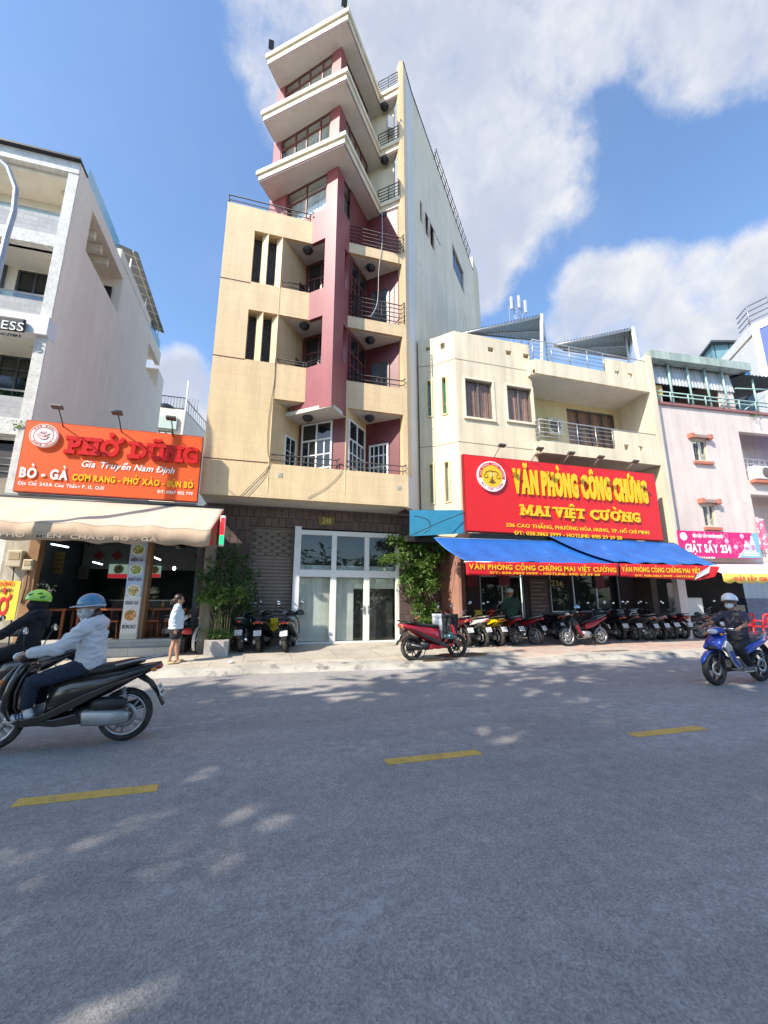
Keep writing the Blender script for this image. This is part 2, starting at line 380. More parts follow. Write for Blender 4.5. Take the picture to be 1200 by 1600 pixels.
# ---- ground, road, pavement
struct(MB().box(-300, 300, -200, 400, -.6, -.03).build('ground', M('earth', (.16, .15, .13), .95, var=.2)))
def road_material():
    m = M('asphalt', (.325, .305, .288), .92, var=0, spec=.25); nt = m.node_tree; N, L = nt.nodes, nt.links; b = N['Principled BSDF']
    tc = N.new('ShaderNodeTexCoord').outputs['Object']
    def nz(s, d=6, r=.6, sc=None):
        v = tc
        if sc: mp = N.new('ShaderNodeMapping'); mp.inputs['Scale'].default_value = sc; L.new(v, mp.inputs[0]); v = mp.outputs[0]
        n = N.new('ShaderNodeTexNoise'); n.inputs['Scale'].default_value = s; n.inputs['Detail'].default_value = d; n.inputs['Roughness'].default_value = r; L.new(v, n.inputs['Vector']); return n.outputs[0]
    def mr(v, a, b_, c, d):
        n = N.new('ShaderNodeMapRange'); L.new(v, n.inputs[0])
        for i, q in enumerate((a, b_, c, d)): n.inputs[i + 1].default_value = q
        return n.outputs[0]
    def mul(a, c, col=None):
        n = N.new('ShaderNodeMixRGB'); n.blend_type = 'MULTIPLY'; n.inputs[0].default_value = 1
        if col: n.inputs[1].default_value = col
        else: L.new(a, n.inputs[1])
        L.new(c, n.inputs[2]); return n.outputs[0]
    def mixc(a, fac, c):
        n = N.new('ShaderNodeMixRGB'); L.new(fac, n.inputs[0]); L.new(a, n.inputs[1]); n.inputs[2].default_value = c; return n.outputs[0]
    vo = N.new('ShaderNodeTexVoronoi'); vo.inputs['Scale'].default_value = 95; L.new(tc, vo.inputs['Vector'])
    bw = N.new('ShaderNodeRGBToBW'); L.new(vo.outputs['Color'], bw.inputs[0])
    c = mul(None, mr(bw.outputs[0], .1, .9, .74, 1.26), (.325, .305, .288, 1))
    c = mul(c, mr(nz(.35, 4), .3, .7, .86, 1.14)); c = mul(c, mr(nz(.9, 5, .65, (.18, 1.6, 1)), .3, .7, .87, 1.12)); c = mul(c, mr(nz(7, 5), .3, .7, .88, 1.12))
    # pale scuffs and specks of worn binder, dark oil spots
    c = mixc(c, mr(mulv(N, L, nz(5.5, 8, .75, (1, 1.6, 1)), nz(.55, 3, .5, (.5, 1.1, 1))), .30, .38, 0, .55), (.48, .47, .46, 1))
    c = mixc(c, mr(nz(1.7, 4, .5), .70, .78, 0, .5), (.07, .07, .07, 1))
    L.new(c, b.inputs['Base Color'])
    bp = N.new('ShaderNodeBump'); bp.inputs['Strength'].default_value = .5; bp.inputs['Distance'].default_value = .006; L.new(vo.outputs['Distance'], bp.inputs['Height']); L.new(bp.outputs[0], b.inputs['Normal'])
    return m
def mulv(N, L, a, b):
    n = N.new('ShaderNodeMath'); n.operation = 'MULTIPLY'; L.new(a, n.inputs[0]); L.new(b, n.inputs[1]); return n.outputs[0]
struct(MB().box(-60, 60, -30, 9.7, -.028, 0).build('road', road_material()))
m_pave = M('worn_pavement', (.46, .41, .335), .9, var=.2, vs=.9, fine=.16, fs=35, bump=.6, bs=22, tile=(1.1, 1.3, .008, (.18, .15, .12), .37, .08), blotch=((.22, .195, .165), 1.5, .56, .72))
m_pave2 = M('red_paving', (.50, .35, .28), .9, tile=(.4, .2, .006, (.30, .24, .2), .5, .12), var=.14, vs=1.4, fine=.1, fs=30, blotch=((.46, .41, .35), 1.1, .50, .62))
m_kerb = M('kerb_concrete', (.40, .37, .32), .9, var=.2, vs=2, bump=.6, bs=14, fine=.1, fs=40, blotch=((.13, .12, .11), 2.6, .52, .66))
def sz(Y): return .115 + (Y - 9.4) * .036
def sidewalk():
    # irregular front lip with a ramp apron, then a gentle rise to the walls
    mb = MB(); xs = [-40 + i * .25 for i in range(321)]
    def lip(x):
        y = 9.62 - .030 * (x + 2) if x < 30 else 8.7
        y += .10 * (NZ.noise(V((x * .55, 3, 0)))) + .03 * NZ.noise(V((x * 2.3, 9, 0)))
        y -= .28 * math.exp(-((x - 4.7) / 1.3) ** 2)
        return y
    rows = []
    for t, z in ((0, 0), (.10, .6), (.42, 1), (.7, 1), (1.0, None), (1.8, None), (2.9, None), (4.0, None), (16, None)):
        r_ = []
        for x in xs:
            y0 = lip(x); y = y0 + t; low = math.exp(-((x - 6.9) / 1.0) ** 2) * .5
            zz = -.005 if z == 0 else (sz(y0 + .45) * z * (1 - low) if z else sz(y))
            zz += .012 * NZ.noise(V((x * 1.7, y * 1.7, 0))) * (1 if t > 0 else 0)
            r_.append((x, y, zz))
        rows.append(r_)
    n = len(xs); vs = [p for r_ in rows for p in r_]; fs = []; 
    for i in range(len(rows) - 1):
        for j in range(n - 1): fs.append(((i * n + j, i * n + j + 1, (i + 1) * n + j + 1, (i + 1) * n + j), i, xs[j]))
    for f, i, x in fs: mb.add([vs[k] for k in f], [(0, 1, 2, 3)], 1 if i < 2 else (2 if x > 6.4 and i >= 3 else 0), True)
    return mb.build('pavement', [m_pave, m_kerb, m_pave2])
struct(sidewalk())
m_line = M('yellow_road_paint', (.62, .40, .09), .8, var=.15, vs=5, fine=.2, fs=70, blotch=((.25, .2, .12), 7, .58, .72))
for px0, px1, yb, yt in (((18, 1260), (245, 1235), 4.09, 4.23), ((606, 1194), (756, 1180), 4.11, 4.25), ((997, 1152), (1104, 1139), 4.12, 4.27)):
    a = PZ(*px0).x; b = PZ(*px1).x
    struct(MB().prism([(a, yb), (b, yb), (b - .01, yt), (a - .01, yt)], .0, .005).build('road_marking', m_line))
struct(MB().prism([(8.7, 9.02), (15, 8.98), (15, 9.35), (8.7, 9.4)], .1, .1165).build('kerb_patch', m_kerb)) if False else None

# ---- helpers for buildings
def rot_of(d): return Matrix(((d.x, -d.y, 0), (d.y, d.x, 0), (0, 0, 1)))     # local x along the wall, local y into it
def window(parent, a, b, z0, z1, fm, pm, cols=(.5,), rows=(), fw=.05, fd=.07, inset=.08, name='window', bars=None, back=None, bm=None, panes=True):
    """framed window between plan points a (left) and b (right, seen from outside)"""
    d = norm2(a, b); L = math.hypot(b[0] - a[0], b[1] - a[1]); r = rot_of(d); n = V((-d.y, d.x, 0))
    mb = MB(); A = V((a[0], a[1], 0))
    def bar(u0, u1, w0, w1, y0=0, y1=fd): 
        c = A + V((d.x, d.y, 0)) * ((u0 + u1) / 2) + n * (inset + (y0 + y1) / 2); mb.obox((c.x, c.y, (w0 + w1) / 2), ((u1 - u0) / 2, (y1 - y0) / 2, (w1 - w0) / 2), r)
    bar(0, fw, z0, z1); bar(L - fw, L, z0, z1); bar(fw, L - fw, z0, z0 + fw); bar(fw, L - fw, z1 - fw, z1)
    for c_ in cols: bar(L * c_ - fw * .5, L * c_ + fw * .5, z0 + fw, z1 - fw, .004, fd - .004)
    for q in rows: zq = z0 + (z1 - z0) * q; bar(fw, L - fw, zq - fw * .5, zq + fw * .5, .008, fd - .008)
    if bars:
        for u0, u1, w0, w1, nx, ny in bars:     # glazing bars inside a region, as fractions
            U0, U1, W0, W1 = L * u0, L * u1, z0 + (z1 - z0) * w0, z0 + (z1 - z0) * w1; t = fw * .34
            for i in range(1, nx): x = U0 + (U1 - U0) * i / nx; bar(x - t, x + t, W0, W1, .012, fd - .02)
            for i in range(1, ny): y = W0 + (W1 - W0) * i / ny; bar(U0, U1, y - t, y + t, .016, fd - .024)
    o = mb.build(name, fm, parent)
    if panes:
        mb = MB(); c = A + n * (inset + fd * .55); p_, q_ = c + V((d.x, d.y, 0)) * .01, c + V((d.x, d.y, 0)) * (L - .01); mb.add([(p_.x, p_.y, z0 + .01), (q_.x, q_.y, z0 + .01), (q_.x, q_.y, z1 - .01), (p_.x, p_.y, z1 - .01)], [(0, 1, 2, 3)])
        mb.build('pane', pm, o)
    if back:
        mb = MB(); c = A + V((d.x, d.y, 0)) * (L / 2) + n * (inset + fd + back); k = 40; pts = []
        for i in range(k + 1):
            u = -L / 2 + L * i / k; off = .018 * sin(i * 1.9) + .01 * sin(i * .7); q = c + V((d.x, d.y, 0)) * u + n * off; pts.append(q)
        mb.add([(p.x, p.y, z) for z in (z0, z1) for p in pts], [(i, i + 1, k + 2 + i, k + 1 + i) for i in range(k)], 0, True)
        mb.build('curtain', bm or m_curt, o)
    return o
def railing(parent, pts, z0, heights, r=.016, posts=(), mat=None, name='railing', pr=.018):
    mb = MB()
    for h in heights: mb.tube([(p[0], p[1], z0 + h) for p in pts], r if h == max(heights) else r * .8, 6)
    for u in posts:
        k = min(int(u * (len(pts) - 1)), len(pts) - 2); f = u * (len(pts) - 1) - k; x = pts[k][0] + (pts[k + 1][0] - pts[k][0]) * f; y = pts[k][1] + (pts[k + 1][1] - pts[k][1]) * f
        mb.tube([(x, y, z0 - .02), (x, y, z0 + max(heights))], pr, 6)
    return mb.build(name, mat or m_iron, parent)
def offset_poly(poly, d):
    a = sum(poly[i][0] * poly[(i + 1) % len(poly)][1] - poly[(i + 1) % len(poly)][0] * poly[i][1] for i in range(len(poly))); sg = 1 if a > 0 else -1
    out = []
    for i in range(len(poly)):
        p, q, r_ = V(poly[i - 1][:2]), V(poly[i][:2]), V(poly[(i + 1) % len(poly)][:2]); d1, d2 = (q - p).normalized(), (r_ - q).normalized()
        n1, n2 = V((d1.y, -d1.x)) * sg, V((d2.y, -d2.x)) * sg; bis = (n1 + n2).normalized(); out.append(tuple(q + bis * (d / max(.3, bis.dot(n1)))))
    return out
def corrugated(mb, c00, c10, c01, c11, n=24, amp=.02, m=0, seg=4, th=.006):
    """sheet between four corners; waves run along c00->c10"""
    c00, c10, c01, c11 = map(V, (c00, c10, c01, c11)); nn = (c10 - c00).cross(c01 - c00).normalized(); N_ = n * seg; vs = []
    for s in (0, 1):
        for i in range(N_ + 1):
            t = i / N_; o = nn * (amp * sin(2 * pi * n * t) + th * s); vs.append(c00.lerp(c10, t) + o); vs.append(c01.lerp(c11, t) + o)
    k = 2 * (N_ + 1); fs = []
    for i in range(N_): fs += [(2 * i, 2 * i + 1, 2 * i + 3, 2 * i + 2), (k + 2 * i, k + 2 * i + 2, k + 2 * i + 3, k + 2 * i + 1)]
    return mb.add(vs, fs, m, True)
def dome_light(parent, p, r=.16):
    mb = MB().lathe([(0, -.22), (.02, -.20), (.03, -.17), (r * .75, -.13), (r, -.07), (r * .95, -.045), (r * 1.05, -.04), (r * .9, 0)], p, 'z', 16)
    return mb.build('ceiling_light', m_iron, parent)

# ================================================================== TOWER (tall narrow building, skewed to the street)
E1 = V((sin(R(40.5)), cos(R(40.5)))); E2 = V((-E1.y, E1.x)); YF = 11.8
tw = thing('apartment_tower', 'tall narrow tower of yellow tiles with a rose corner column and stacked jutting eaves', 'building', (1.2, 12.5, .25))
A = V((-.13, YF)); S0 = V((.82, YF)); C = V((1.535, 11.15)); D = V((2.09, YF)); K = V((.73, 12.8)); B = V((2.97, 12.86)); BR = V((3.93, 12.07)); FI = V((3.98, YF)); FO = V((4.12, YF))
XL = -1.88
# core behind the balconies
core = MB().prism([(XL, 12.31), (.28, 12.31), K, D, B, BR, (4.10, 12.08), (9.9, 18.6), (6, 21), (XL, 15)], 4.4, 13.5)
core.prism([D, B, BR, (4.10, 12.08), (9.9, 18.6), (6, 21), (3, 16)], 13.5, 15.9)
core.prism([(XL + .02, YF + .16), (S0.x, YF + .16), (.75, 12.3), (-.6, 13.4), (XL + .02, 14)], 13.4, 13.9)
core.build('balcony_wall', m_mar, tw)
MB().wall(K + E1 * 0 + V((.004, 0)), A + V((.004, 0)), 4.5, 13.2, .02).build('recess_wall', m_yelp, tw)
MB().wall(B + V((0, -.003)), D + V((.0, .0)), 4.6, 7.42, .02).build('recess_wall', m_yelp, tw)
# tiled front: solid panel, slots with fins, bands in front of the recesses
f = MB()
f.prism([(XL, YF), A, (.28, 12.3), (XL, 12.3)], 5.38, 8.58)
f.box(XL, 4.12, YF, YF + .2, 4.36, 5.38)
for z0, z1 in ((8.58, 10.28), (11.27, 13.18)):
    f.box(XL, -1.0, YF, 12.3, z0, z1)
    for x in (-.56, -.10):
        f.prism([(x, YF), (x + .015, YF + .34), (x - .13, YF + .34), (x - .20, YF + .17)], z0, z1)
f.prism([(XL, YF), A, (.28, 12.3), (XL, 12.3)], 10.28, 11.27); f.prism([(XL, YF), A, (.28, 12.3), (XL, 12.3)], 13.18, 14.05)
for z0, z1 in ((7.42, 8.58), (10.28, 11.27), (13.18, 14.05)): f.box(A.x, S0.x, YF, YF + .14, z0, z1)
f.build('tiled_front', m_yel, tw)
for z, x in ((8.58, -1.0), (11.23, -1.0), (5.41, -.14)): MB().box(XL - .004, x, YF - .006, YF + .03, z - .03, z).build('joint_trim', M('brown_trim', (.15, .05, .04), .6), tw)
g = MB()
m_grille = M('grey_grille', (.10, .10, .10), .7, tile=(.09, .09, .012, (.02, .02, .02), .5, .3), var=.1)
for z0, z1 in ((8.58, 10.28), (11.27, 13.18)): MB().box(-1.0, -.1, YF + .36, YF + .40, z0, z1).build('vent_grille', m_grille, tw)
# slabs / soffits
for zb, zt in ((7.40, 7.6), (10.26, 10.46), (13.16, 13.36)):
    MB().prism([A + V((.03, .14)), S0 + V((0, .14)), V((1.34, 11.46)), V((1.44, 12.22)), K], zb, zt).build('balcony_slab', m_soff, tw)
    MB().prism([D + V((.02, .13)), V((3.97, YF + .13)), BR, B], zb + .005, zt).build('balcony_slab', m_soff, tw)
MB().box(XL + .004, 4.116, YF + .202, 13.0, 4.38, 4.5).build('overhang_soffit', m_soff, tw)
MB().prism([(.27, 12.21), K, D, (2.03, 11.73), C + V((.01, .01)), (.57, 11.99)], 7.08, 7.2).build('prow_soffit', m_soff, tw)
# right balcony parapets, second column of tiles in the shade of the column
for z0, z1 in ((7.42, 8.35), (10.28, 10.70), (13.18, 13.57)):
    MB().box(2.09, 3.985, YF, YF + .12, z0, z1).build('tiled_parapet', m_yel, tw)
# rose corner column (prow)
d1 = (S0 - C).normalized(); d2 = (D - C).normalized(); c = MB()
L1 = (S0 - C).length; L2 = (D - C).length
def lf(u0, u1, z0, z1): c.wall(S0 - d1 * u0, S0 - d1 * u1, z0, z1, .13)
holesL = [(0, L1 - .42, 8.58, 10.26), (0, L1 - .42, 11.27, 13.16)]
c.wall(S0, C, 7.1, 14.35, .13, holesL)
c.wall(C + d2 * .13, D, 7.1, 15.87, .13, [(L2 - .40, L2 - .15, 8.9, 10.2), (L2 - .40, L2 - .15, 11.6, 13.1), (.29, 9, 14.45, 16)])
c.wall(C + d1 * .42, C, 14.35, 15.87, .13)
c.wall(S0 + d1 * .55, S0, 7.1, 7.45, .1)
# upper storeys: wall pieces either side of the windows
TL = 2.98
LEFT = C + d1 * TL
c.wall(LEFT, S0, 13.9, 14.35, .13); c.wall(LEFT, C + d1 * 2.2, 14.35, 15.87, .13)
for z0, z1 in ((16.2, 18.57), (18.95, 21.32)):
    c.wall(LEFT, C, z0, z1, .14, [(TL - 2.62, TL - .36, z0 + .62, z1 + 1)])
    c.wall(C + d2 * .14, B, z0, z1, .14, [(.28, 9, z0 + .35, z1 + 1)])
c.build('corner_column', m_pink, tw)
# inner back wall of upper rooms, dark
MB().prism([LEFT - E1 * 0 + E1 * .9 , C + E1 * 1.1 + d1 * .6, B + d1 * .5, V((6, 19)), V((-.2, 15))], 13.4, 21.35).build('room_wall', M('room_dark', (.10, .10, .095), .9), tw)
MB().wall(LEFT + E1 * 9, LEFT, 13.5, 21.35, .14).build('rear_wall', m_pink, tw)
m_glu = glassmat('upper_glass', (.92, .95, .95), .10)
# windows of the upper storeys
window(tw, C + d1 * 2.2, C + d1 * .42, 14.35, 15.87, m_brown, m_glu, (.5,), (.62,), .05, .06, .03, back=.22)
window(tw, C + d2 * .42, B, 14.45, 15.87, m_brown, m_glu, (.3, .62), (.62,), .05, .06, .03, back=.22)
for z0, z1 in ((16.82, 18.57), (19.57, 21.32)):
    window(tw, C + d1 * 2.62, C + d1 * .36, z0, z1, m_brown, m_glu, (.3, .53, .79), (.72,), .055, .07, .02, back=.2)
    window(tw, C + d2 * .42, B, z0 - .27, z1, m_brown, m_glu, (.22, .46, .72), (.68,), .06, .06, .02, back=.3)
# jutting eaves
EV = [(-1.1, 12.43), (1.62, 10.36), (3.36, 12.46), (3.985, 11.93), (3.985, 12.6), (2.9, 13.5), (.3, 14.1), (-.72, 13.0)]
for z0, h in ((15.85, .42), (18.55, .45), (21.30, .50)):
    e = MB(); e.prism(offset_poly(EV, -.05), z0, z0 + .05, 1, 1); e.prism(offset_poly(EV, -.065), z0 - .004, z0 + .03, 2, 2)
    e.prism(offset_poly(EV, -.02), z0 + .05, z0 + h * .62, 0); e.prism(offset_poly(EV, .045), z0 + h * .62, z0 + h, 0)
    e.build('eave', [m_fasc, m_fasc2, m_soff], tw)
MB().wall((-1.1 + .08, 12.5), (1.62, 10.46), 21.8, 21.86, .2).build('roof_lip', m_fasc, tw)
# side fin and long side wall
fin = MB(); fin.prism([FI, FO, (4.34, 12.06), BR + V((.02, .02))], 5.384, 22.83); fin.build('tiled_fin', m_yel, tw)
G1 = FO + V((sin(R(37)), cos(R(37)))) * 1.05; az2 = R(41.5); G2 = G1 + V((sin(az2), cos(az2))) * 10.9; G3 = G2 + V((sin(az2), cos(az2))) * 1.6
MB().wall(FO, G1, 4.34, 22.83, .15).build('side_wall', m_side2, tw)
def su(px, py): q = PV(px, py, G1, 41.5); return ((V((q.x, q.y)) - G1).length, q.z)
hl = []
for (ax, ay), (bx, by) in (((656, 308), (660.5, 352)), ((664.5, 328), (669.5, 373)), ((672, 345), (678, 392))):
    u0, z1 = su(ax, ay); u1, z0 = su(bx, by); hl.append((u0, u1, z0, z1 - .1))
u0, zt = su(706.5, 379); u1, zb = su(726, 462); hl.append((u0, u1, zb, zt))
for x0, x1, yt, yb in ((718.3, 720.3, 470, 502), (722.5, 724.5, 482, 515), (727, 729, 492, 520)):
    u0, z1 = su(x0, yt); u1, z0 = su(x1, yb); hl.append((u0, u1, z0, z1))
MB().wall(G1, G2, 4.34, 22.83, .2, hl).build('side_wall', m_side, tw)
MB().wall(G2, G3, .2, 23.9, .2).build('side_wall', m_cream, tw)
MB().wall(G2 + V((-.9, .7)), G2, 22.0, 23.9, .15).build('stair_head', m_cream, tw)
for i, h in enumerate(hl):
    P0 = G1 + V((sin(az2), cos(az2))) * h[0]; P1 = G1 + V((sin(az2), cos(az2))) * h[1]
    window(tw, P0, P1, h[2], h[3], m_brown if i < 3 else m_steel, m_dglass, (.5,) if i != 3 else (.33, .66), (), .03 if i != 3 else .05, .05, .06)
    if i in (1, 2):
        n_ = V((cos(az2), -sin(az2))); q = P0 + n_ * .28
        MB().add([(P0.x, P0.y, h[3]), (P1.x, P1.y, h[3]), (P1.x + n_.x * .3, P1.y + n_.y * .3, h[2] + .15), (q.x, q.y, h[2] + .15), (P0.x, P0.y, h[3] + .02), (P1.x, P1.y, h[3] + .02), (P1.x + n_.x * .32, P1.y + n_.y * .32, h[2] + .16), (q.x + .02, q.y, h[2] + .16)],
                 [(0, 1, 2, 3), (4, 7, 6, 5), (2, 6, 7, 3)]).build('window_flap', m_brown, tw)
rl = MB()
n_ = V((cos(az2), -sin(az2)))
for k in range(13):
    q = G1 + V((sin(az2), cos(az2))) * (3.0 + k * .55); rl.tube([(q.x, q.y, 22.7), (q.x + n_.x * .16, q.y + n_.y * .16, 23.25)], .02, 5)
for h in (.25, .45): rl.tube([(*(G1 + V((sin(az2), cos(az2))) * 2.9 + n_ * (.3 * h)), 22.75 + h), (*(G1 + V((sin(az2), cos(az2))) * 9.7 + n_ * (.3 * h)), 22.75 + h)], .018, 5)
rl.build('roof_railing', m_iron, tw)
MB().tube([(FO.x, FO.y, 22.85), (*G1, 22.86), (*G2, 22.86)], .035, 5).build('coping', m_iron, tw)
# railings
railing(tw, [(2.1, YF + .05), (3.97, YF + .05), (4.02, YF - .12)], 13.57, (.15, .30, .45, .60, .75), .018, (.28, .31, .99))
railing(tw, [(2.1, YF + .05), (3.97, YF + .05), (4.02, YF - .12)], 10.70, (.15, .32, .49, .66, .82), .018, (.28, .31, .99))
railing(tw, [(2.1, YF + .05), (3.97, YF + .05), (4.02, YF - .10)], 8.35, (.13, .30), .02, (.0, .27, .31))
railing(tw, [(2.12, YF + .05), (3.97, YF + .05), (4.03, YF - .08)], 5.38, (.13, .30), .02, (.0, .27, .31, .5))
railing(tw, [(-.1, YF + .05), (1.86, YF + .05), (1.92, YF - .08)], 5.38, (.13, .30), .02, (.0, .25, .5))
railing(tw, [(-.1, YF + .05), (S0.x - .02, YF + .07), (1.2, 11.5)], 8.58, (.12, .2), .018, (.0, .47, .53))
railing(tw, [(-.1, YF + .05), (S0.x, YF + .05)], 11.27, (.12, .28), .018, (.0, .62, .98))
railing(tw, [(XL + .02, 12.9), (XL + .02, YF + .06), (S0.x - .02, YF + .06), (S0.x + .03, YF - .06)], 14.05, (.16, .34), .02, (.33, .55, .6, .66))
for z in (16.27, 19.0, 21.8):
    railing(tw, [(3.30, 12.52), (3.97, 11.96)], z, (.12, .26, .40, .54, .7), .018, (.0, .5, 1))
# doors and windows in the recesses
def alongKD(t): return K + (D - K).normalized() * t
def alongDB(t): return D + (B - D).normalized() * t
def alongBR(t): return B + (BR - B).normalized() * t
GRID = [(0, .5, 0.02, .74, 2, 4), (.5, 1, .02, .74, 2, 4)]
window(tw, alongKD(.15), alongKD(1.25), 4.6, 7.05, m_white, m_dglass, (.5,), (.76,), .055, .05, -.05, 'balcony_door', GRID)
window(tw, A + E1 * .62, A + E1 * 1.18, 4.6, 6.5, m_white, m_dglass, (), (), .05, .04, -.06, 'balcony_window', [(0, 1, 0, 1, 2, 4)])
window(tw, D + E1 * .12, D + E1 * 1.2, 4.6, 7.1, m_white, m_dglass, (.5,), (.74,), .055, .05, -.07, 'balcony_door', GRID)
window(tw, alongBR(.16), alongBR(.86), 4.6, 6.6, m_white, m_dglass, (), (), .06, .05, -.05, 'balcony_window', [(0, 1, 0.02, 1, 4, 5)])
m_teal = M('curtained_glass', (.10, .14, .14), .12, var=.35, vs=5, streak=.4)
for z0, z1 in ((7.6, 10.2), (10.46, 13.1)):
    window(tw, alongKD(.12), alongKD(1.2), z0, z1, m_brown, m_dglass, (.5,), (.76,), .06, .05, -.05, 'balcony_door', GRID)
    window(tw, A + E1 * .95, A + E1 * 1.25, z0, z1 - .9, m_brown, m_dglass, (), (), .05, .04, -.06, 'balcony_window', [(0, 1, 0, 1, 2, 4)])
    window(tw, D + E1 * .1, D + E1 * 1.25, z0, z1 - .1, m_brown, m_dglass, (.5,), (.74,), .055, .05, -.05, 'balcony_door', GRID)
    window(tw, alongBR(.2), alongBR(.9), z0, z1 - .55, m_brown, m_teal, (.5,), (), .06, .05, -.05, 'balcony_door')
for p in ((.95, 12.05, 7.08), (.72, 12.05, 10.26), (.72, 12.05, 13.16), (2.95, 12.2, 7.4), (2.95, 12.2, 10.26), (2.95, 12.2, 13.16), (3.55, 12.5, 15.85), (3.55, 12.5, 18.55), (3.55, 12.5, 21.29)): dome_light(tw, p)
MB().box(3.62, 3.86, 12.25, 12.5, 19.9, 20.5).build('air_conditioner', m_white, tw)
for zz in (16.27, 19.0):   # back wall of the roof balconies
    MB().wall(B + V((.0, .4)), BR + V((.0, .4)), zz, zz + 2.3, .1).build('balcony_wall', m_fasc, tw)
for x, z in ((.22, 5.06), (3.82, 4.95)): MB().box(x - .06, x + .06, YF - .012, YF, z - .06, z + .06).build('wall_plate', M('bare_cement', (.4, .4, .38), .9, var=.3, vs=20), tw)

# ---- ground floor of the tower
m_stone = M('brown_stone', (.125, .085, .078), .8, tile=(.21, .42, .016, (.06, .042, .038), .37, .25), var=.22, vs=4, bump=.9, bs=9, fine=.12, fs=30)
MB().wall((-1.9, 13.0), (5.75, 13.0), .15, 4.33, .3, [(1.39, 2.66, 0, 3.75), (2.76, 6.08, 0, 3.75)]).build('stone_wall', m_stone, tw)
sh = MB(); z = .24
while z < 3.72:
    sh.add([(x, y, z + h) for x in (-.52, .77) for y, h in ((13.165, 0), (13.13, .012), (13.118, .04), (13.13, .070), (13.165, .084), (13.165, .105))], [(k + 6, k + 7, k + 1, k) for k in range(5)], 0, False); z += .105
sh.build('roller_shutter', M('brown_shutter', (.25, .20, .165), .5, var=.1, vs=2, streak=.2, fine=.06), tw)
sl = MB()
for r_ in range(7):
    for k in range(7):
        if (r_ + k) % 2 == 0: sl.box(-.46 + k * .175, -.36 + k * .175, 13.118, 13.13, 2.89 + r_ * .105, 2.925 + r_ * .105)
sl.build('shutter_slots', m_dark, tw)
fr = MB(); x0, x1 = .86, 4.18; fy0, fy1 = 13.02, 13.12
fr.box(x0 - .08, x0 + .12, 12.97, 13.2, .2, 3.80); fr.box(x1 - .11, x1, 12.99, fy1, .2, 3.70)
fr.box(x0 + .12, x1 - .11, fy0, fy1, 3.55, 3.70); fr.box(x0 + .12, x1 - .11, fy0, fy1, 2.24, 2.46); fr.box(x0 + .12, x1 - .11, fy0 + .01, fy1, .2, .30)
for x in (2.03, 3.10): fr.box(x - .095, x + .095, fy0 + .003, fy1, .30, 2.24); fr.box(x - .08, x + .08, fy0 + .003, fy1, 2.46, 3.55)
df = fr.build('shopfront_frame', m_white, tw, bevel=.006)
g = MB(); g.add([(.98, 13.07, .3), (4.07, 13.07, .3), (4.07, 13.07, 3.55), (.98, 13.07, 3.55)], [(0, 1, 2, 3)]); g.build('pane', glassmat('shop_glass', (.84, .88, .86), .02), df)
m_film = M('frosted_film', (.72, .74, .69), .8, var=.10, vs=2, streak=.22, fine=.04)
g = MB(); g.box(.98, 2.0, 13.25, 13.27, .3, 2.24); g.box(2.06, 2.72, 13.25, 13.27, .3, 2.24); g.box(2.72, 4.07, 13.25, 13.27, 1.9, 2.24); g.box(.98, 4.07, 13.25, 13.27, 2.46, 2.62); g.build('window_film', m_film, tw)
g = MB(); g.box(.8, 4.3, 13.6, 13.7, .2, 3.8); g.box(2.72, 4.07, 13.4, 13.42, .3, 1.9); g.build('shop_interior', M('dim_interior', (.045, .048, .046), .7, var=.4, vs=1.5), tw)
g = MB(); 
for x in (3.02, 3.16): g.box(x - .018, x + .018, 12.995, 13.03, 1.12, 1.36)
g.tube([(3.02, 12.98, 1.26), (2.93, 12.97, 1.26)], .012, 6); g.tube([(3.16, 12.98, 1.26), (3.25, 12.97, 1.26)], .012, 6); g.build('door_handle', m_steel, df)
pq = thing('number_plaque', 'small gold number plaque on the dark stone above the white door', 'sign', (2.18, 12.98, 3.95))
pa_, pb_ = PY(498, 820.5, 12.97), PY(523, 807, 12.97); MB().box(pa_.x, pb_.x, 12.965, 12.998, pa_.z, pb_.z).build('plate', M('brass_plate', (.16, .10, .03), .35, metal=.7, var=.3, vs=8), pq, bevel=.004)
t = MB(); text(t, '240', (0, 12.965, 0), (1, 0, 0), (0, 0, 1), pa_.x + .12, pb_.x - .12, pa_.z + .06, pb_.z - pa_.z - .12, .008, 0, .02); t.build('lettering', M('brass_letters', (.42, .28, .07), .3, metal=.8), pq)
# loose cables on the facade
m_cab = M('black_cable', (.02, .02, .02), .5)
def cable(name, label, pts, r=.008, mat=None):
    cv = []
    pts = [V(p) for p in pts]
    for i in range(len(pts) - 1):
        p0, p1, p2, p3 = pts[max(i - 1, 0)], pts[i], pts[i + 1], pts[min(i + 2, len(pts) - 1)]
        for k in range(6):
            t = k / 6; cv.append(.5 * ((2 * p1) + (p2 - p0) * t + (2 * p0 - 5 * p1 + 4 * p2 - p3) * t * t + (3 * p1 - p0 - 3 * p2 + p3) * t ** 3))
    cv.append(pts[-1]); o = MB().tube(cv, r, 5).build(name, mat or m_cab, None, tuple(pts[0])); return tag(o, label, 'cable')
F_ = lambda x, y: tuple(PY(x, y, YF - .02))
cable('facade_cable', 'thin cable hanging down the left edge of the yellow tiled recess', [F_(430, 560), F_(428, 600), F_(420, 650), F_(418, 700), F_(421, 726), F_(400, 750), F_(372, 778)], .007)
cable('facade_cable', 'thin cable looping below the left balcony rail on yellow tiles', [F_(421, 727), F_(410, 748), F_(385, 775)], .006)
cable('facade_cable', 'thin cable sagging across the tiles beside the middle balcony rails', [F_(535, 735), F_(525, 748), F_(505, 765), F_(480, 778)], .006)
cable('facade_cable', 'pale cable hanging past the right balconies from the lowest eave', [F_(597, 330), F_(597, 380), F_(592, 420), F_(590, 470), F_(581, 492), F_(575, 494)], .011, M('pale_cable', (.5, .5, .48), .6))
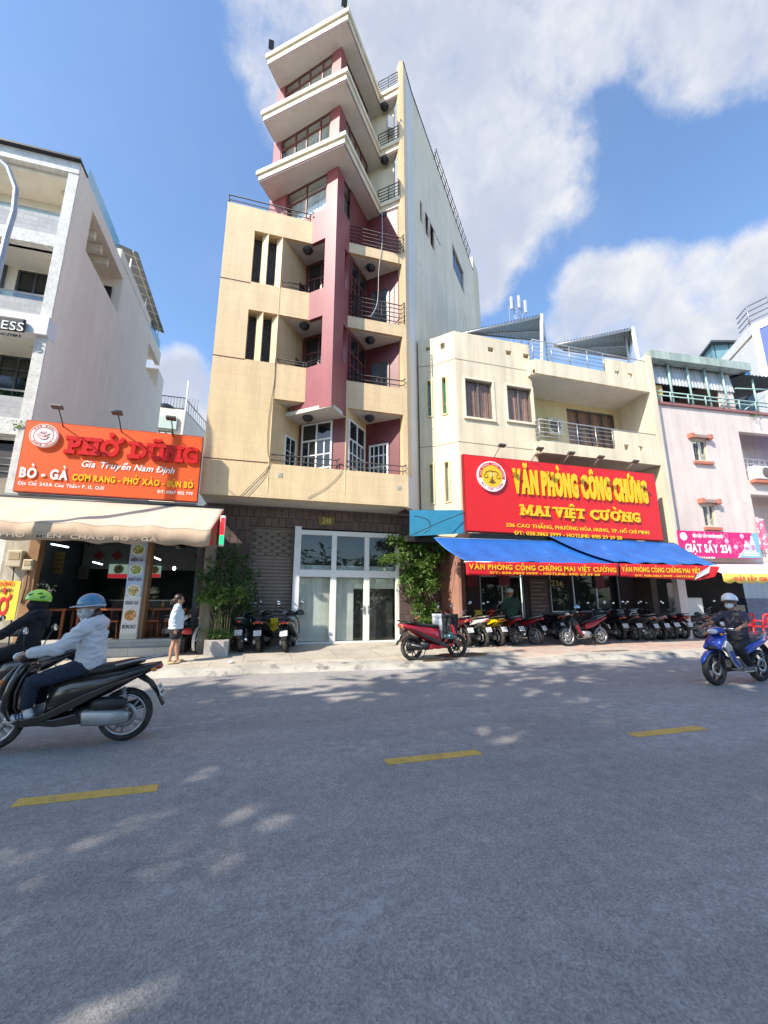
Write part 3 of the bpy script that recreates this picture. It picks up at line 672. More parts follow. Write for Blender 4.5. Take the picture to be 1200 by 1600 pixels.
cable('facade_cable', 'thin straight cable dropping beside the tiled fin', [F_(622, 330), F_(623, 430), F_(624, 500)], .007)
for k, (x, y, lb) in enumerate(((1.52, 10.5, 'small black floodlight on the front corner of the tower roof'), (-.95, 12.4, 'small black floodlight on the left corner of the tower roof'))):
    fl = thing('floodlight', lb, 'floodlight', (x, y, 21.8)); MB().tube([(x, y, 21.8), (x, y, 22.15)], .018, 6).build('bracket', m_iron, fl)
    MB().obox((x - .03, y - .06, 22.22), (.1, .05, .13), Matrix.Rotation(.5, 3, 'X')).build('lamp_head', m_black, fl, bevel=.01)
# ================================================================== helpers for signs
def textP(mb, s, p, az, bl, br, top, depth, m=0, **k):
    """lettering on the vertical plane through p along azimuth az; corners read off the photograph"""
    U = V((sin(R(az)), cos(R(az)), 0)); o = V((p[0], p[1], 0)); a, b, t = (PV(*q, p, az) for q in (bl, br, top))
    return text(mb, s, o, U, V((0, 0, 1)), (a - o).dot(U), (b - o).dot(U), (a.z + b.z) / 2, t.z - a.z, depth, m, **k)
def ringtext(mb, s, c, U, W, r, a0, a1, h, depth, m=0, inside=False, bold=.02):
    """letters set round a circle from angle a0 to a1 (degrees, clockwise from the top)"""
    n = len(s); nn = U.cross(W).normalized()
    for i, ch in enumerate(s):
        if ch == ' ': continue
        a = R(a0 + (a1 - a0) * (i + .5) / n); rad = U * sin(a) + W * cos(a); tan = U * cos(a) - W * sin(a)
        if inside: tan, up = -tan, -rad
        else: up = rad
        wch = h * (.35 if ch in 'I1' else .75)
        text(mb, ch, c + rad * r - up * (h / 2), tan, up, -wch / 2, wch / 2, 0, h, depth, m, bold=bold)
def disc(mb, c, U, W, r0, r1, d0, d1, m=0, n=40):
    nn = U.cross(W).normalized(); P_ = lambda r_, d, i: c + (U * cos(2 * pi * i / n) + W * sin(2 * pi * i / n)) * r_ + nn * d
    for i in range(n):
        j = i + 1
        mb.add([P_(r0, d1, i), P_(r1, d1, i), P_(r1, d1, j), P_(r0, d1, j)], [(0, 1, 2, 3)], m)
        mb.add([P_(r1, d0, i), P_(r1, d0, j), P_(r1, d1, j), P_(r1, d1, i)], [(0, 1, 2, 3)], m)
UX = V((1, 0, 0)); UZ = V((0, 0, 1))
def spot(label, base, head, group, mat=None):
    t = thing('spotlight', label, 'spotlight', base, group)
    MB().tube([base, V(base).lerp(V(head), .5) + V((0, 0, .03)), head], .014, 6).build('arm', mat or m_iron, t)
    MB().obox(V(head) + V((0, -.05, .0)), (.115, .07, .03), Matrix.Rotation(R(-18), 3, 'X')).build('lamp_head', M('lamp_grey', (.07, .07, .07), .4), t, bevel=.008)
    return t

# ================================================================== WHITE BUILDING, far left
wb = thing('white_building', 'white four storey building with open balconies and a long blank side wall', 'building', (-8, 14, .2))
m_wh = M('white_render', (.90, .83, .69), .8, var=.05, vs=.7, streak=.05, fine=.03, fs=25, blotch=((.74, .68, .56), .7, .58, .80))
m_rough = M('rough_white_render', (.66, .65, .62), .9, var=.15, vs=5, bump=.9, bs=16, fine=.18, fs=18)
m_gtile = M('grey_split_tile', (.42, .42, .43), .8, tile=(.36, .16, .012, (.34, .34, .34), .4, .09), var=.1, vs=6, bump=.4, bs=30)
m_grail = glassmat('green_rail_glass', (.62, .78, .74), .08)
XW = -6.14
def wz(px, py): return PX(px, py, XW)
MB().wall((XW, 12.2), (XW, 22.4), .15, 14.5, .22, [(1.05, 4.1, 12.42, 13.98), (8.1, 10.4, 12.4, 13.8)]).build('side_wall', m_wh, wb)
MB().box(XW - .2, XW + .02, 15.8, 20.1, 14.5, 14.9).build('roof_parapet', m_wh, wb)
MB().box(XW - 1.2, XW - .02, 22.4, 23.6, .2, 13.6).build('rear_wall', m_wh, wb)
g = MB()
g.box(XW - .12, XW - .10, 12.9, 15.75, 14.5, 15.2); g.build('glass_rail', m_grail, wb)
g = MB(); g.box(XW - .12, XW - .10, 20.3, 22.4, 14.5, 15.2); g.build('glass_rail', m_grail, wb)
# terrace behind the long opening: beams under the roof slab and the back wall
tb = MB()
for y in (13.5, 14.1, 14.7, 15.3): tb.box(-9, XW - .22, y, y + .16, 13.7, 13.99)
tb.build('roof_beam', m_wh, wb)
MB().box(-12, XW - .22, 12.35, 22.3, 14.0, 14.45).build('roof_slab', m_wh, wb)
MB().box(-9.5, XW - .22, 16.32, 16.5, 11, 14).build('terrace_wall', m_wh, wb)
window(wb, (-7.0, 16.30), (-6.45, 16.30), 12.3, 13.5, m_iron, m_dglass, (.5,), (), .04, .05, -.05)
MB().box(-12, XW - .22, 12.4, 22.2, 11.46, 11.9).build('floor_slab', m_soff, wb)
MB().box(-12, XW - .22, 12.4, 22.2, 8.56, 9.1).build('floor_slab', m_soff, wb)
MB().box(-12, XW - .22, 12.4, 22.2, 5.5, 6.1).build('floor_slab', m_soff, wb)
# front: columns, beams, tiled balcony walls
c = MB(); c.box(XW - .27, XW - .004, 12.16, 12.45, .15, 14.1); c.build('front_column', m_rough, wb)
c = MB(); c.box(-12, XW - .002, 12.14, 12.5, 14.1, 14.5); c.build('roof_beam', m_rough, wb)
MB().box(-12, XW + .03, 12.0, 12.6, 14.5, 14.56).build('coping', m_iron, wb)
for z0, z1, y in ((11.46, 11.86, 12.18), (5.7, 6.15, 12.18)): MB().box(-12, XW - .27, y, 12.5, z0, z1).build('front_beam', m_rough, wb)
for z0, z1 in ((11.86, 12.5), (9.13, 9.66), (6.15, 6.75)): MB().box(-12, XW - .27, 12.2, 12.32, z0, z1).build('tiled_balcony_wall', m_gtile, wb)
for z0, z1 in ((12.5, 12.62), (9.66, 9.84), (6.75, 6.92)):
    g = MB(); g.box(-12, XW - .27, 12.25, 12.262, z0 + .01, z1); g.build('glass_rail', m_grail, wb)
    MB().tube([(-12, 12.256, z1 + .03), (XW - .27, 12.256, z1 + .03)], .022, 6).build('hand_rail', m_steel, wb)
MB().box(-12, XW + .01, 12.05, 12.5, 8.57, 9.13).build('sign_band', M('sign_band_white', (.74, .74, .76), .5, var=.03), wb)
for z0, z1 in ((6.15, 8.56), (9.1, 11.46), (11.9, 14.0)):
    MB().wall((-12, 13.4), (XW - .22, 13.4), z0, z1, .12, [(12 - 7.84, 12 - 7.0, z0 + .3, z1 - .02)] if z0 < 11 else []).build('balcony_back_wall', m_wh, wb)
window(wb, (-7.84, 13.4), (-7.0, 13.4), 9.4, 11.45, M('grey_frame', (.06, .07, .08), .4), m_dglass, (.55,), (.62,), .06, .06, .03)
window(wb, (-9.0, 13.395), (-8.1, 13.395), 9.4, 11.45, MC['grey_frame'], m_dglass, (.55,), (.62,), .06, .06, -.06)
window(wb, (-7.84, 13.4), (-7.0, 13.4), 6.45, 8.54, MC['grey_frame'], m_dglass, (.55,), (.8,), .06, .06, .03)
for z in (13.99, 11.45, 8.55): MB().lathe([(0, -.05), (.1, -.045), (.13, -.01), (.13, 0)], (-6.75, 12.9, z), 'z', 14).build('ceiling_light', m_fasc, wb)
# ground storey with dark roller front beside the shop
MB().wall((-12, 12.4), (XW - .02, 12.4), .15, 5.6, .15, [(3.5, 5.5, .2, 4.6)]).build('front_wall', M('dark_cladding', (.035, .035, .04), .6, var=.2), wb)
sl = MB()
for k in range(4): sl.tube([(-9, 12.3, 4.55 + k * .18), (XW - .25, 12.3, 4.55 + k * .18)], .018, 6)
sl.build('grille', m_steel, wb)
# roof shelter with dark panels
s_ = MB(); s_.add([(-6.0, 17.0, 15.9), (-6.0, 22.0, 15.55), (-8.2, 22.0, 16.2), (-8.2, 17.0, 16.6), (-6.0, 17.0, 15.84), (-6.0, 22.0, 15.49), (-8.2, 22.0, 16.14), (-8.2, 17.0, 16.54)], [(0, 1, 2, 3), (4, 7, 6, 5), (0, 4, 5, 1), (1, 5, 6, 2), (2, 6, 7, 3), (3, 7, 4, 0)])
s_.build('roof_shelter', M('dark_panels', (.03, .035, .045), .3, tile=(.9, .55, .02, (.3, .3, .3), 0, .2), var=.1), wb)
p_ = MB()
for y in (17.1, 19.5, 21.8): p_.tube([(-6.25, y, 14.4), (-6.25, y, 15.6)], .035, 6)
p_.build('shelter_post', m_white, wb)
ws = thing('computer_shop_sign', 'dark rounded shop sign ending in ESS on the white band of the left building', 'sign', (-7.2, 12.0, 8.8))
a, b = PY(-60, 490, 12.0), PY(38, 522, 12.0)
MB().box(a.x, b.x, 11.93, 12.03, b.z + .03, b.z + .42).build('plate', M('sign_black', (.02, .02, .025), .35), ws, bevel=.05, seg=4)
t = MB(); textP(t, 'ESS', (0, 11.925), 90, (1, 514), (36, 517), (2, 501), .012, bold=.0); t.build('lettering', M('sign_letters_white', (.8, .8, .8), .4), ws)
t = MB(); textP(t, 'COMPUTERS', (0, 12.02), 90, (-14, 522), (33, 526.5), (-14, 518.5), .025, bold=.03); t.build('small_lettering', m_black, ws)
# small rear building
rb = thing('rear_house', 'small pale house with a railed roof behind the orange sign', 'building', (-6, 26, .2))
Yr = 26.0
a = PY(225, 638, Yr); q1 = V((PY(289, 641, Yr).x, Yr)); az_ = 12; zt = PY(289, 641, Yr).z
MB().prism([(-9, Yr), q1, q1 + V((sin(R(az_)), cos(R(az_)))) * 9, (-9, Yr + 9)], .2, zt).build('house_wall', m_wh, rb)
MB().box(-9, q1.x - .35, Yr - .14, Yr - .004, zt - 1.35, zt - .55).build('wall_panel', M('pale_green_panel', (.52, .64, .60), .6, var=.05), rb)
window(rb, (-7.0, Yr - .02), (-5.95, Yr - .02), zt - 4.2, zt - 1.5, m_iron, m_curt, (.3, .65), (), .05, .05, -.06)
rp = [(-9, Yr + .1), tuple(q1 + V((-.08, .1))), tuple(q1 + V((sin(R(az_)), cos(R(az_)))) * 8 + V((-.08, 0)))]
rr = MB()
for h in (.12, .85): rr.tube([(p[0], p[1], zt + h) for p in rp], .03, 6)
for i in range(26): rr.tube([(-9 + i * .17, Yr + .1, zt), (-9 + i * .17, Yr + .1, zt + .85)], .012, 5)
for i in range(22):
    q = q1 + V((sin(R(az_)), cos(R(az_)))) * (i * .36); rr.tube([(q.x - .08, q.y, zt), (q.x - .08, q.y, zt + .85)], .012, 5)
rr.build('railing', m_iron, rb)
MB().ell((q1.x - 1.35, Yr + 1.2, zt + .05), (.7, .7, .75), 18, 8, z0=0.).build('water_tank', m_black, rb)
MB().tube([(q1.x + .02, Yr + .05, zt - 4), (q1.x + .02, Yr + .05, zt + 2.0)], .05, 6).build('drain_pipe', m_white, rb)

# ================================================================== NOODLE SHOP between the white building and the tower
ns = thing('noodle_shop', 'open fronted noodle shop with a dark interior under the orange sign', 'shop', (-4, 14, .2))
m_orpost = M('varnished_post', (.36, .20, .10), .5, var=.15, vs=3, streak=.2)
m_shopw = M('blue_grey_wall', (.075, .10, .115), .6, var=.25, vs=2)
m_step = M('tiled_step', (.50, .48, .44), .7, tile=(.6, .3, .008, (.3, .28, .25), .5, .08), var=.1, streak=.1)
FLZ = .56
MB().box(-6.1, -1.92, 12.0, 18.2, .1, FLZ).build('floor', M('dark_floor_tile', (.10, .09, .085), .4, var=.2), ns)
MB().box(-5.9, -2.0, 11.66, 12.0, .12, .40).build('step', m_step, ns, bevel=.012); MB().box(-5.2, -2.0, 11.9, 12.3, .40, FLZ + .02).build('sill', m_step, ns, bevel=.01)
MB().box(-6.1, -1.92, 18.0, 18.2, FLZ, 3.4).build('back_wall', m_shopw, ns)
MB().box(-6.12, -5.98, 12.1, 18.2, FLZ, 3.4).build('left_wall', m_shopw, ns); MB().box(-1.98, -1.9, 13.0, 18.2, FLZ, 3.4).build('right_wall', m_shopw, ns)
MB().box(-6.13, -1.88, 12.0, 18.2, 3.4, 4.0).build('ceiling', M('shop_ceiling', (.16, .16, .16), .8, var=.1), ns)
MB().box(-6.13, -1.89, 11.55, 12.0, 3.62, 4.02).build('lintel', m_conc, ns)
l0, l1 = PY(62, 850, 12.1), PY(73, 850, 12.1)
MB().prism([(-5.62, 12.02), (-5.40, 12.02), (-5.40, 12.25), (-5.62, 12.25)], .3, 3.62).build('side_post', m_orpost, ns, bevel=.008)
MB().prism([(-6.13, 12.06), (-5.62, 12.06), (-5.62, 12.2), (-6.13, 12.2)], .15, 3.6).build('front_wall', M('streaked_beige_wall', (.50, .45, .36), .8, var=.2, streak=.3), ns)  # beige with darker vertical streaks
MB().box(-1.62, -1.35, 11.95, 12.25, .15, 3.6).build('side_post', M('stained_post', (.32, .28, .21), .8, var=.2, vs=3, streak=.3), ns, bevel=.008)
MB().box(-3.40, -3.02, 11.95, 12.35, .3, 3.6).build('pillar', M('pillar_tile', (.60, .58, .53), .6, var=.1, streak=.12), ns, bevel=.006)
MB().box(-3.01, -2.94, 12.05, 12.4, FLZ, 3.5).build('door_jamb', m_orpost, ns)
MB().box(-5.9, -2.0, 15.9, 16.0, 2.55, 3.4).build('bulkhead', M('bulkhead_grey', (.20, .22, .23), .7), ns)
# menu board on the pillar
mbd = thing('menu_board', 'tall narrow blue menu board with bowls of noodles on the shop pillar', 'menu board', (-3.2, 11.93, 1.8))
m_mb = M('menu_blue', (.42, .55, .72), .5, var=.06); m_mw = M('menu_white', (.72, .72, .70), .5, var=.05)
MB().box(-3.39, -3.03, 11.925, 11.948, 1.62, 2.98).build('panel', m_mb, mbd); MB().box(-3.39, -3.03, 11.925, 11.948, .72, 1.615).build('panel', m_mw, mbd)
def bowl(c, r, cols, parent, nm='bowl_picture'):
    q = MB(); C_ = V(c); rr_ = random.Random(int(c[2] * 97)); disc(q, C_, UX, UZ, 0, r, 0, .004, 0, 22); disc(q, C_, UX, UZ, 0, r * .8, 0, .006, 1, 20)
    for k in range(16):
        a = rr_.random() * 6.28; d = rr_.random() ** .5 * r * .66; w_ = r * (.10 + .16 * rr_.random()); q.ell(C_ + V((cos(a) * d, -.007, sin(a) * d)), (w_, .004, w_ * .55), 8, 4, 2 + k % 3, Matrix.Rotation(rr_.random() * 3, 3, 'Y'))
    q.build(nm, [M('dish_rim', (.75, .75, .72), .3), M('dish_' + cols, {'green': (.30, .42, .12), 'orange': (.60, .24, .06), 'cream': (.62, .5, .25)}[cols], .4), M('food_green', (.10, .33, .04), .5), M('food_pale', (.75, .66, .40), .5), M('food_red', (.42, .09, .03), .5)], parent)
for z, k, c_ in ((2.80, .155, 'green'), (2.29, .15, 'green'), (1.76, .16, 'cream'), (1.16, .165, 'orange')): bowl((-3.21, 11.922, z), k, c_, mbd)
t = MB()
for s, z in (('MIẾN GÀ', 2.50), ('PHỞ BÒ', 2.0), ('CHÁO GÀ', 1.42), ('BÚN BÒ', .84)): text(t, s, (0, 11.923, 0), UX, UZ, -3.36, -3.06, z, .085, .006, 0, bold=.02, serif=.1)
t.build('lettering', M('menu_brown', (.10, .05, .12), .5), mbd)
# lit pictures, tubes and furniture inside
def lightbox(px0, px1, py0, py1, Y, lab, cols):
    a, b = PY(px0, py1, Y), PY(px1, py0, Y); t = thing('lit_menu', lab, 'lit menu', ((a.x + b.x) / 2, Y, a.z)); 
    MB().box(a.x, b.x, Y, Y + .06, a.z, b.z).build('box', M('menu_glow', (.28, .42, .34), .5, emit=.32), t); MB().box(a.x, b.x, Y - .006, Y, a.z, a.z + (b.z - a.z) * .3).build('red_strip', M('menu_red', (.42, .02, .03), .5, emit=.4), t)
    n_ = 2 if b.x - a.x > .6 else 1
    for k in range(n_): bowl((a.x + (b.x - a.x) * (k + .5) / n_, Y - .004, a.z + (b.z - a.z) * .64), (b.z - a.z) * .33, cols, t)
lightbox(168, 202, 882, 903, 15.8, 'lit menu picture pair on the back of the noodle shop, left of the pillar', 'green')
lightbox(231, 252, 884, 902, 15.8, 'single lit menu picture on the back of the noodle shop, right of the pillar', 'cream')
m_tube = M('tube_glow', (.85, .95, 1.0), .5, emit=2.2)
for (ax, ay, bx, by, Y, lb) in ((80, 850, 107, 855, 13.6, 'fluorescent tube nearest the left post of the noodle shop'), (145, 878, 160, 882, 15.2, 'dim fluorescent tube deep in the shop beside the lit menu pair'), (239, 870, 251, 875, 14.4, 'fluorescent tube just right of the shop pillar')):
    a, b = PY(ax, ay, Y), PY(bx, by, Y); o = MB().tube([a, b], .022, 8).build('fluorescent_tube', m_tube, None, tuple(a)); tag(o, lb, 'lamp', 'tube lamps in the noodle shop')
a = PY(272, 888, 15.0); o = MB().ell(a, (.05, .05, .06), 12, 8).build('light_bulb', M('bulb_glow', (1, .97, .9), .5, emit=6), None, tuple(a)); tag(o, 'round white bulb glowing at the right of the noodle shop', 'lamp')
m_wood = M('red_brown_wood', (.30, .095, .035), .35, var=.2, vs=4)
def table(x0, x1, y, lab):
    t = thing('wooden_table', lab, 'table', ((x0 + x1) / 2, y, FLZ), 'tables of the noodle shop')
    MB().box(x0, x1, y - .35, y + .35, FLZ + .70, FLZ + .755).build('tabletop', m_wood, t, bevel=.006)
    for x in (x0 + .06, x1 - .06):
        for yy in (y - .29, y + .29): MB().box(x - .03, x + .03, yy - .03, yy + .03, FLZ, FLZ + .70).build('leg', m_wood, t)
table(-4.65, -3.5, 12.95, 'red brown wooden table left of the shop pillar'); table(-2.92, -2.05, 12.95, 'red brown wooden table right of the shop pillar'); table(-5.75, -4.85, 12.9, 'dark wooden table at the left end of the noodle shop'); table(-4.4, -2.4, 14.6, 'long wooden table in the second row inside the noodle shop')
def stool(x, y, lab):
    t = thing('wooden_stool', lab, 'stool', (x, y, FLZ), 'stools of the noodle shop')
    MB().box(x - .15, x + .15, y - .15, y + .15, FLZ + .42, FLZ + .46).build('seat', m_wood, t, bevel=.006)
    for sx in (-1, 1):
        for sy in (-1, 1): MB().tube([(x + sx * .15, y + sy * .15, FLZ), (x + sx * .12, y + sy * .12, FLZ + .42)], .02, 6).build('leg', m_wood, t)
for i, (x, lb) in enumerate(((-4.15, 'wooden stool farthest left of the pillar under the shop table'), (-3.72, 'wooden stool close to the left side of the shop pillar'), (-2.78, 'wooden stool close to the right side of the shop pillar'), (-2.35, 'wooden stool behind the standing woman in the shop'))): stool(x, 12.45, lb)
m_rdia = M('red_diamond', (.25, .02, .02), .5)
for px, lb in ((155, 'red paper diamond over the shop bulkhead on the left'), (183, 'red paper diamond over the shop bulkhead beside the pillar'), (311, 'red paper diamond over the shop bulkhead at the right')):
    a = PY(px, 868, 15.88); o = MB().obox(a, (.12, .004, .12), Matrix.Rotation(R(45), 3, 'Y')).build('paper_diamond', m_rdia, None, tuple(a)); tag(o, lb, 'decoration', 'red paper diamonds in the noodle shop')
# electric meters by the left post
m_met = M('meter_plastic', (.55, .48, .36), .5, var=.1)
for (x, z, s, lb) in ((-5.83, 2.50, .15, 'larger cream electric meter box on the left shop wall'), (-5.54, 2.36, .10, 'smaller cream electric meter box on the shop post')):
    t = thing('electric_meter', lb, 'electric meter', (x, 11.98, z)); MB().box(x - s, x + s, 11.9, 12.06, z - s * 1.3, z + s * 1.3).build('case', m_met, t, bevel=.02); MB().box(x - s * .7, x + s * .7, 11.89, 11.90, z - s * .2, z + s).build('cover', M('meter_cover', (.42, .33, .20), .3), t, bevel=.01)
    MB().tube([(x, 11.98, z - s * 1.3), (x + .02, 11.98, z - .5), (x - .03, 12.0, z - .9)], .015, 6).build('conduit', m_cab, t)
# ---- shop awning
aw = thing('tan_awning', 'worn beige awning with faded lettering over the noodle shop', 'awning', (-3.5, 11, 3.2))
m_can = M('beige_canvas', (.56, .465, .365), .85, var=.08, vs=2, fine=.05, fs=40, blotch=((.52, .42, .34), 2.2, .60, .75))
aL, aR = -6.3, -1.3; n_ = 40; top = []; 
for i in range(n_ + 1):
    x = aL + (aR - aL) * i / n_; s_ = .02 * sin(i * 1.1) + .015 * sin(i * .47)
    top.append([(x + .12 * (1 - k / 6) * (1 if i > n_ / 2 else -.2), 11.45 - 1.25 * k / 6, 3.9 - .78 * (k / 6) - .05 * sin(pi * k / 6) + s_ * (k / 6)) for k in range(7)])
mb = MB(); vs = [p for r_ in top for p in r_]; mb.add(vs, [(i * 7 + k, (i + 1) * 7 + k, (i + 1) * 7 + k + 1, i * 7 + k + 1) for i in range(n_) for k in range(6)], 0, True)
cano = mb.build('canopy', m_can, aw); cano.modifiers.new('solid', 'SOLIDIFY').thickness = .008
mb = MB(); vs = []
for i in range(n_ + 1):
    x, y, z = top[i][6]; sc = .035 * abs(sin(i * pi / 5)); vs += [(x, y - .002, z - .002), (x, y - .008 - .008 * sin(i * 1.7), z - .17), (x, y + .0 + .015 * sin(i * 2.1), z - .36 - sc * .6)]
mb.add(vs, [(i * 3 + k, i * 3 + k + 1, (i + 1) * 3 + k + 1, (i + 1) * 3 + k) for i in range(n_) for k in range(2)], 0, True)
val = mb.build('valance', M('tan_canvas', (.54, .39, .27), .85, var=.1, vs=2, streak=.1, blotch=((.40, .30, .22), 3, .58, .72)), aw); val.modifiers.new('solid', 'SOLIDIFY').thickness = .006
t = MB(); text(t, 'PHỞ  MIẾN  CHÁO  BÒ - GÀ', (0, 10.165, 0), UX, UZ, -5.3, -2.4, 2.80, .09, .004, bold=.01); t.build('faded_lettering', M('faded_blue', (.38, .34, .30), .8, blotch=((.55, .44, .34), 4, .45, .6)), aw)
mb = MB(); mb.add([(aR + .12, 11.45, 3.9), (aR, 10.2, 3.12), (aR, 10.2, 2.75), (aR + .12, 11.45, 2.95)], [(0, 1, 2, 3)]); o = mb.build('side_flap', M('dark_red_canvas', (.32, .05, .03), .8), aw); o.modifiers.new('solid', 'SOLIDIFY').thickness = .006
MB().tube([(aL, 11.46, 3.9), (aR + .1, 11.46, 3.9)], .05, 8).build('roller', m_iron, aw)
# ---- orange sign
YO = 11.4; og = thing('orange_shop_sign', 'big orange noodle shop signboard with raised red lettering', 'sign', (-3.9, YO, 4.0))
m_or = M('orange_board', (.84, .10, .010), .5, var=.03); x0, x1 = PY(32, 712, YO).x, PY(311.5, 735, YO).x
MB().box(-5.84, -1.87, YO, YO + .14, 4.05, 5.82).build('board', m_or, og); MB().box(-5.86, -1.855, YO + .004, YO + .12, 4.03, 5.84).build('frame', M('sign_frame_red', (.30, .03, .01), .5), og)
m_red = M('red_letter', (.62, .01, .012), .35); m_wl = M('white_letter', (.85, .84, .82), .4); m_yl = M('yellow_letter', (.90, .50, .01), .4)
PO = (0, YO); t = MB(); textP(t, 'PHỞ DŨNG', PO, 90, (100, 711), (308.5, 724), (103.5, 683.5), .055, bold=.055, serif=.17, mk_=.75); t.build('large_lettering', [m_red], og)
t = MB(); textP(t, 'Gia Truyền Nam Định', PO, 90, (127.5, 730), (272.5, 740), (130, 720), .012, shear=.25, bold=.018); t.build('italic_lettering', m_wl, og)
t = MB(); textP(t, 'BÒ - GÀ', PO, 90, (30, 746.5), (105.6, 750.5), (31.5, 730.5), .03, bold=.04); t.build('white_lettering', m_wl, og)
t = MB(); textP(t, 'CƠM RANG - PHỞ XÀO - BÚN BÒ', PO, 90, (112.5, 751.6), (301.5, 762.4), (114, 741.4), .02, bold=.035); t.build('yellow_lettering', m_yl, og)
t = MB(); textP(t, 'Địa Chỉ: 242A Cao Thắng P. 12, Q.10', PO, 90, (27, 758), (162.6, 764.5), (27.6, 752.5), .006, bold=.02, serif=.0); textP(t, 'ĐT: 0967 922 799', PO, 90, (245.4, 771), (301, 773.5), (246, 766), .006, bold=.03); t.build('small_lettering', m_wl, og)
lc = PY(70.5, 682, YO); lg = MB(); disc(lg, lc, UX, UZ, 0, .295, 0, .07, 0); disc(lg, lc, UX, UZ, .20, .212, .07, .074, 1); disc(lg, lc, UX, UZ, .27, .28, .07, .074, 1)
ringtext(lg, 'PHỞ DŨNG', lc + V((0, -.07, 0)), UX, UZ, .24, -58, 58, .045, .005, 1, bold=.0); ringtext(lg, 'SINCE 2011', lc + V((0, -.07, 0)), UX, UZ, .24, 235, 125, .04, .005, 1, True, bold=.0)
q = lambda u, v: lc + V((u, -.072, v))
lg.tube([q(-.13, -.0), q(-.09, -.06), q(-.02, -.095), (q(.06, -.085)), q(.11, -.03)], [.008, .014, .016, .014, .006], 6, 1, flat=.4); lg.tube([q(-.16, .02), q(.0, -.03), q(.13, -.02)], .008, 6, 1, flat=.4)
lg.tube([q(.02, -.01), q(.13, .07)], .006, 5, 1); lg.tube([q(.0, -.015), q(.12, .03)], .006, 5, 1)
for k in range(3): lg.tube([q(-.08 + k * .05, .01), q(-.10 + k * .05, .05), q(-.05 + k * .05, .08), q(-.07 + k * .05, .13)], .008, 5, 1, flat=.4)
lg.build('round_emblem', [m_wl, m_red], og)
for px, hx, lb in ((99, 88, 'spotlight over the left end of the orange sign'), (190, 181, 'spotlight over the middle of the orange sign'), (270, 265, 'spotlight over the right end of the orange sign')):
    b_ = PY(px, 664 + (px - 42) * .09, YO + .05); h_ = PY(hx + 3, 637 + (hx - 88) * .10, 10.85); spot(lb, b_, h_, 'spotlights over the orange sign')
# vertical led sign at the awning corner
ls = thing('led_sign', 'slim lit red and green vertical sign at the awning corner', 'sign', (-1.05, 10.9, 3.1))
a, b = PY(341, 853, 10.9), PY(351, 806, 10.9)
MB().box(a.x, b.x + .03, 10.86, 11.0, a.z, b.z).build('case', m_white, ls, bevel=.01); MB().box(a.x + .02, b.x + .02, 10.85, 10.862, a.z + .28, b.z - .06).build('red_panel', M('led_red', (.8, .02, .02), .5, emit=.9), ls); MB().box(a.x + .02, b.x + .02, 10.85, 10.862, a.z + .04, a.z + .26).build('green_panel', M('led_green', (.02, .75, .22), .5, emit=.9), ls)
# yellow street board at the left edge
yb = thing('street_board', 'yellow and red pavement board reading PHO at the left edge', 'sign', (-6.0, 11.1, .3))
a = PY(-30, 968, 11.0); b = PY(33, 908, 11.0)
br_ = MB(); c0, c1, c2, c3 = PY(-40, 974, 10.9), PY(22, 968, 10.9), PY(33, 908, 11.1), PY(-34, 905, 11.1); nn = V((0, .03, 0))
br_.add([c0, c1, c2, c3, c0 + nn, c1 + nn, c2 + nn, c3 + nn], [(0, 1, 2, 3), (4, 7, 6, 5), (0, 4, 5, 1), (1, 5, 6, 2), (2, 6, 7, 3), (3, 7, 4, 0)]); br_.build('panel', M('board_yellow', (.85, .52, .02), .5, var=.05), yb)
t = MB(); W_ = (c3 - c0).normalized(); U_ = (c1 - c0).normalized(); o_ = c0 - nn * .1; Lw = (c1 - c0).length; Lh = (c3 - c0).length
text(t, 'PHỞ DŨNG', o_, U_, W_, Lw * .18, Lw * .93, Lh * .80, Lh * .10, .004, 0, bold=.01, shear=.2); t.build('lettering', m_red, yb); t = MB(); text(t, 'PHỞ', o_, U_, W_, Lw * .1, Lw * .9, Lh * .12, Lh * .42, .006, 0, bold=.03, shear=.1); t.build('large_lettering', m_red, yb); t = MB(); text(t, 'NAM ĐỊNH', o_, U_, W_, Lw * .3, Lw * .9, Lh * .65, Lh * .09, .004, 0, bold=.02)
t.build('small_lettering', m_black, yb)
for k in (0, 1): MB().tube([c0.lerp(c1, .1 + .8 * k) + V((0, .05, 0)), c0.lerp(c1, .1 + .8 * k) + V((0, .15, -(c0.z - sz(11))))], .015, 6).build('leg', m_iron, yb)
# ================================================================== CREAM OFFICE BUILDING
cb = thing('cream_office_building', 'cream three storey corner house with round-off left side behind the red signboard', 'building', (9.5, 13, .2))
YC = 11.8; c0 = V((5.91, YC)); q = PV(676.6, 524.7, c0, -42.5); c1 = V((q.x, q.y)); q = PV(653, 534, c1, -62); c2 = V((q.x, q.y)); ZT = 10.88
def cz(px, py): return PY(px, py, YC)
w1a, w1b = cz(726, 591), cz(772, 656); w2a, w2b = cz(791, 602), cz(834, 661)
MB().wall(c0, (8.96, YC), 3.3, ZT, .25, [(w1a.x - c0.x, w1b.x - c0.x, w1b.z, w1a.z), (w2a.x - c0.x, w2b.x - c0.x, w2b.z, w2a.z)] + [(cz(x, 0).x - c0.x, cz(x + 7, 0).x - c0.x, cz(x, y + 7).z, cz(x, y).z) for x, y in ((730, 536), (752, 540), (773.5, 544), (794.5, 548.5), (815, 552.5))]).build('front_wall', m_cream, cb)
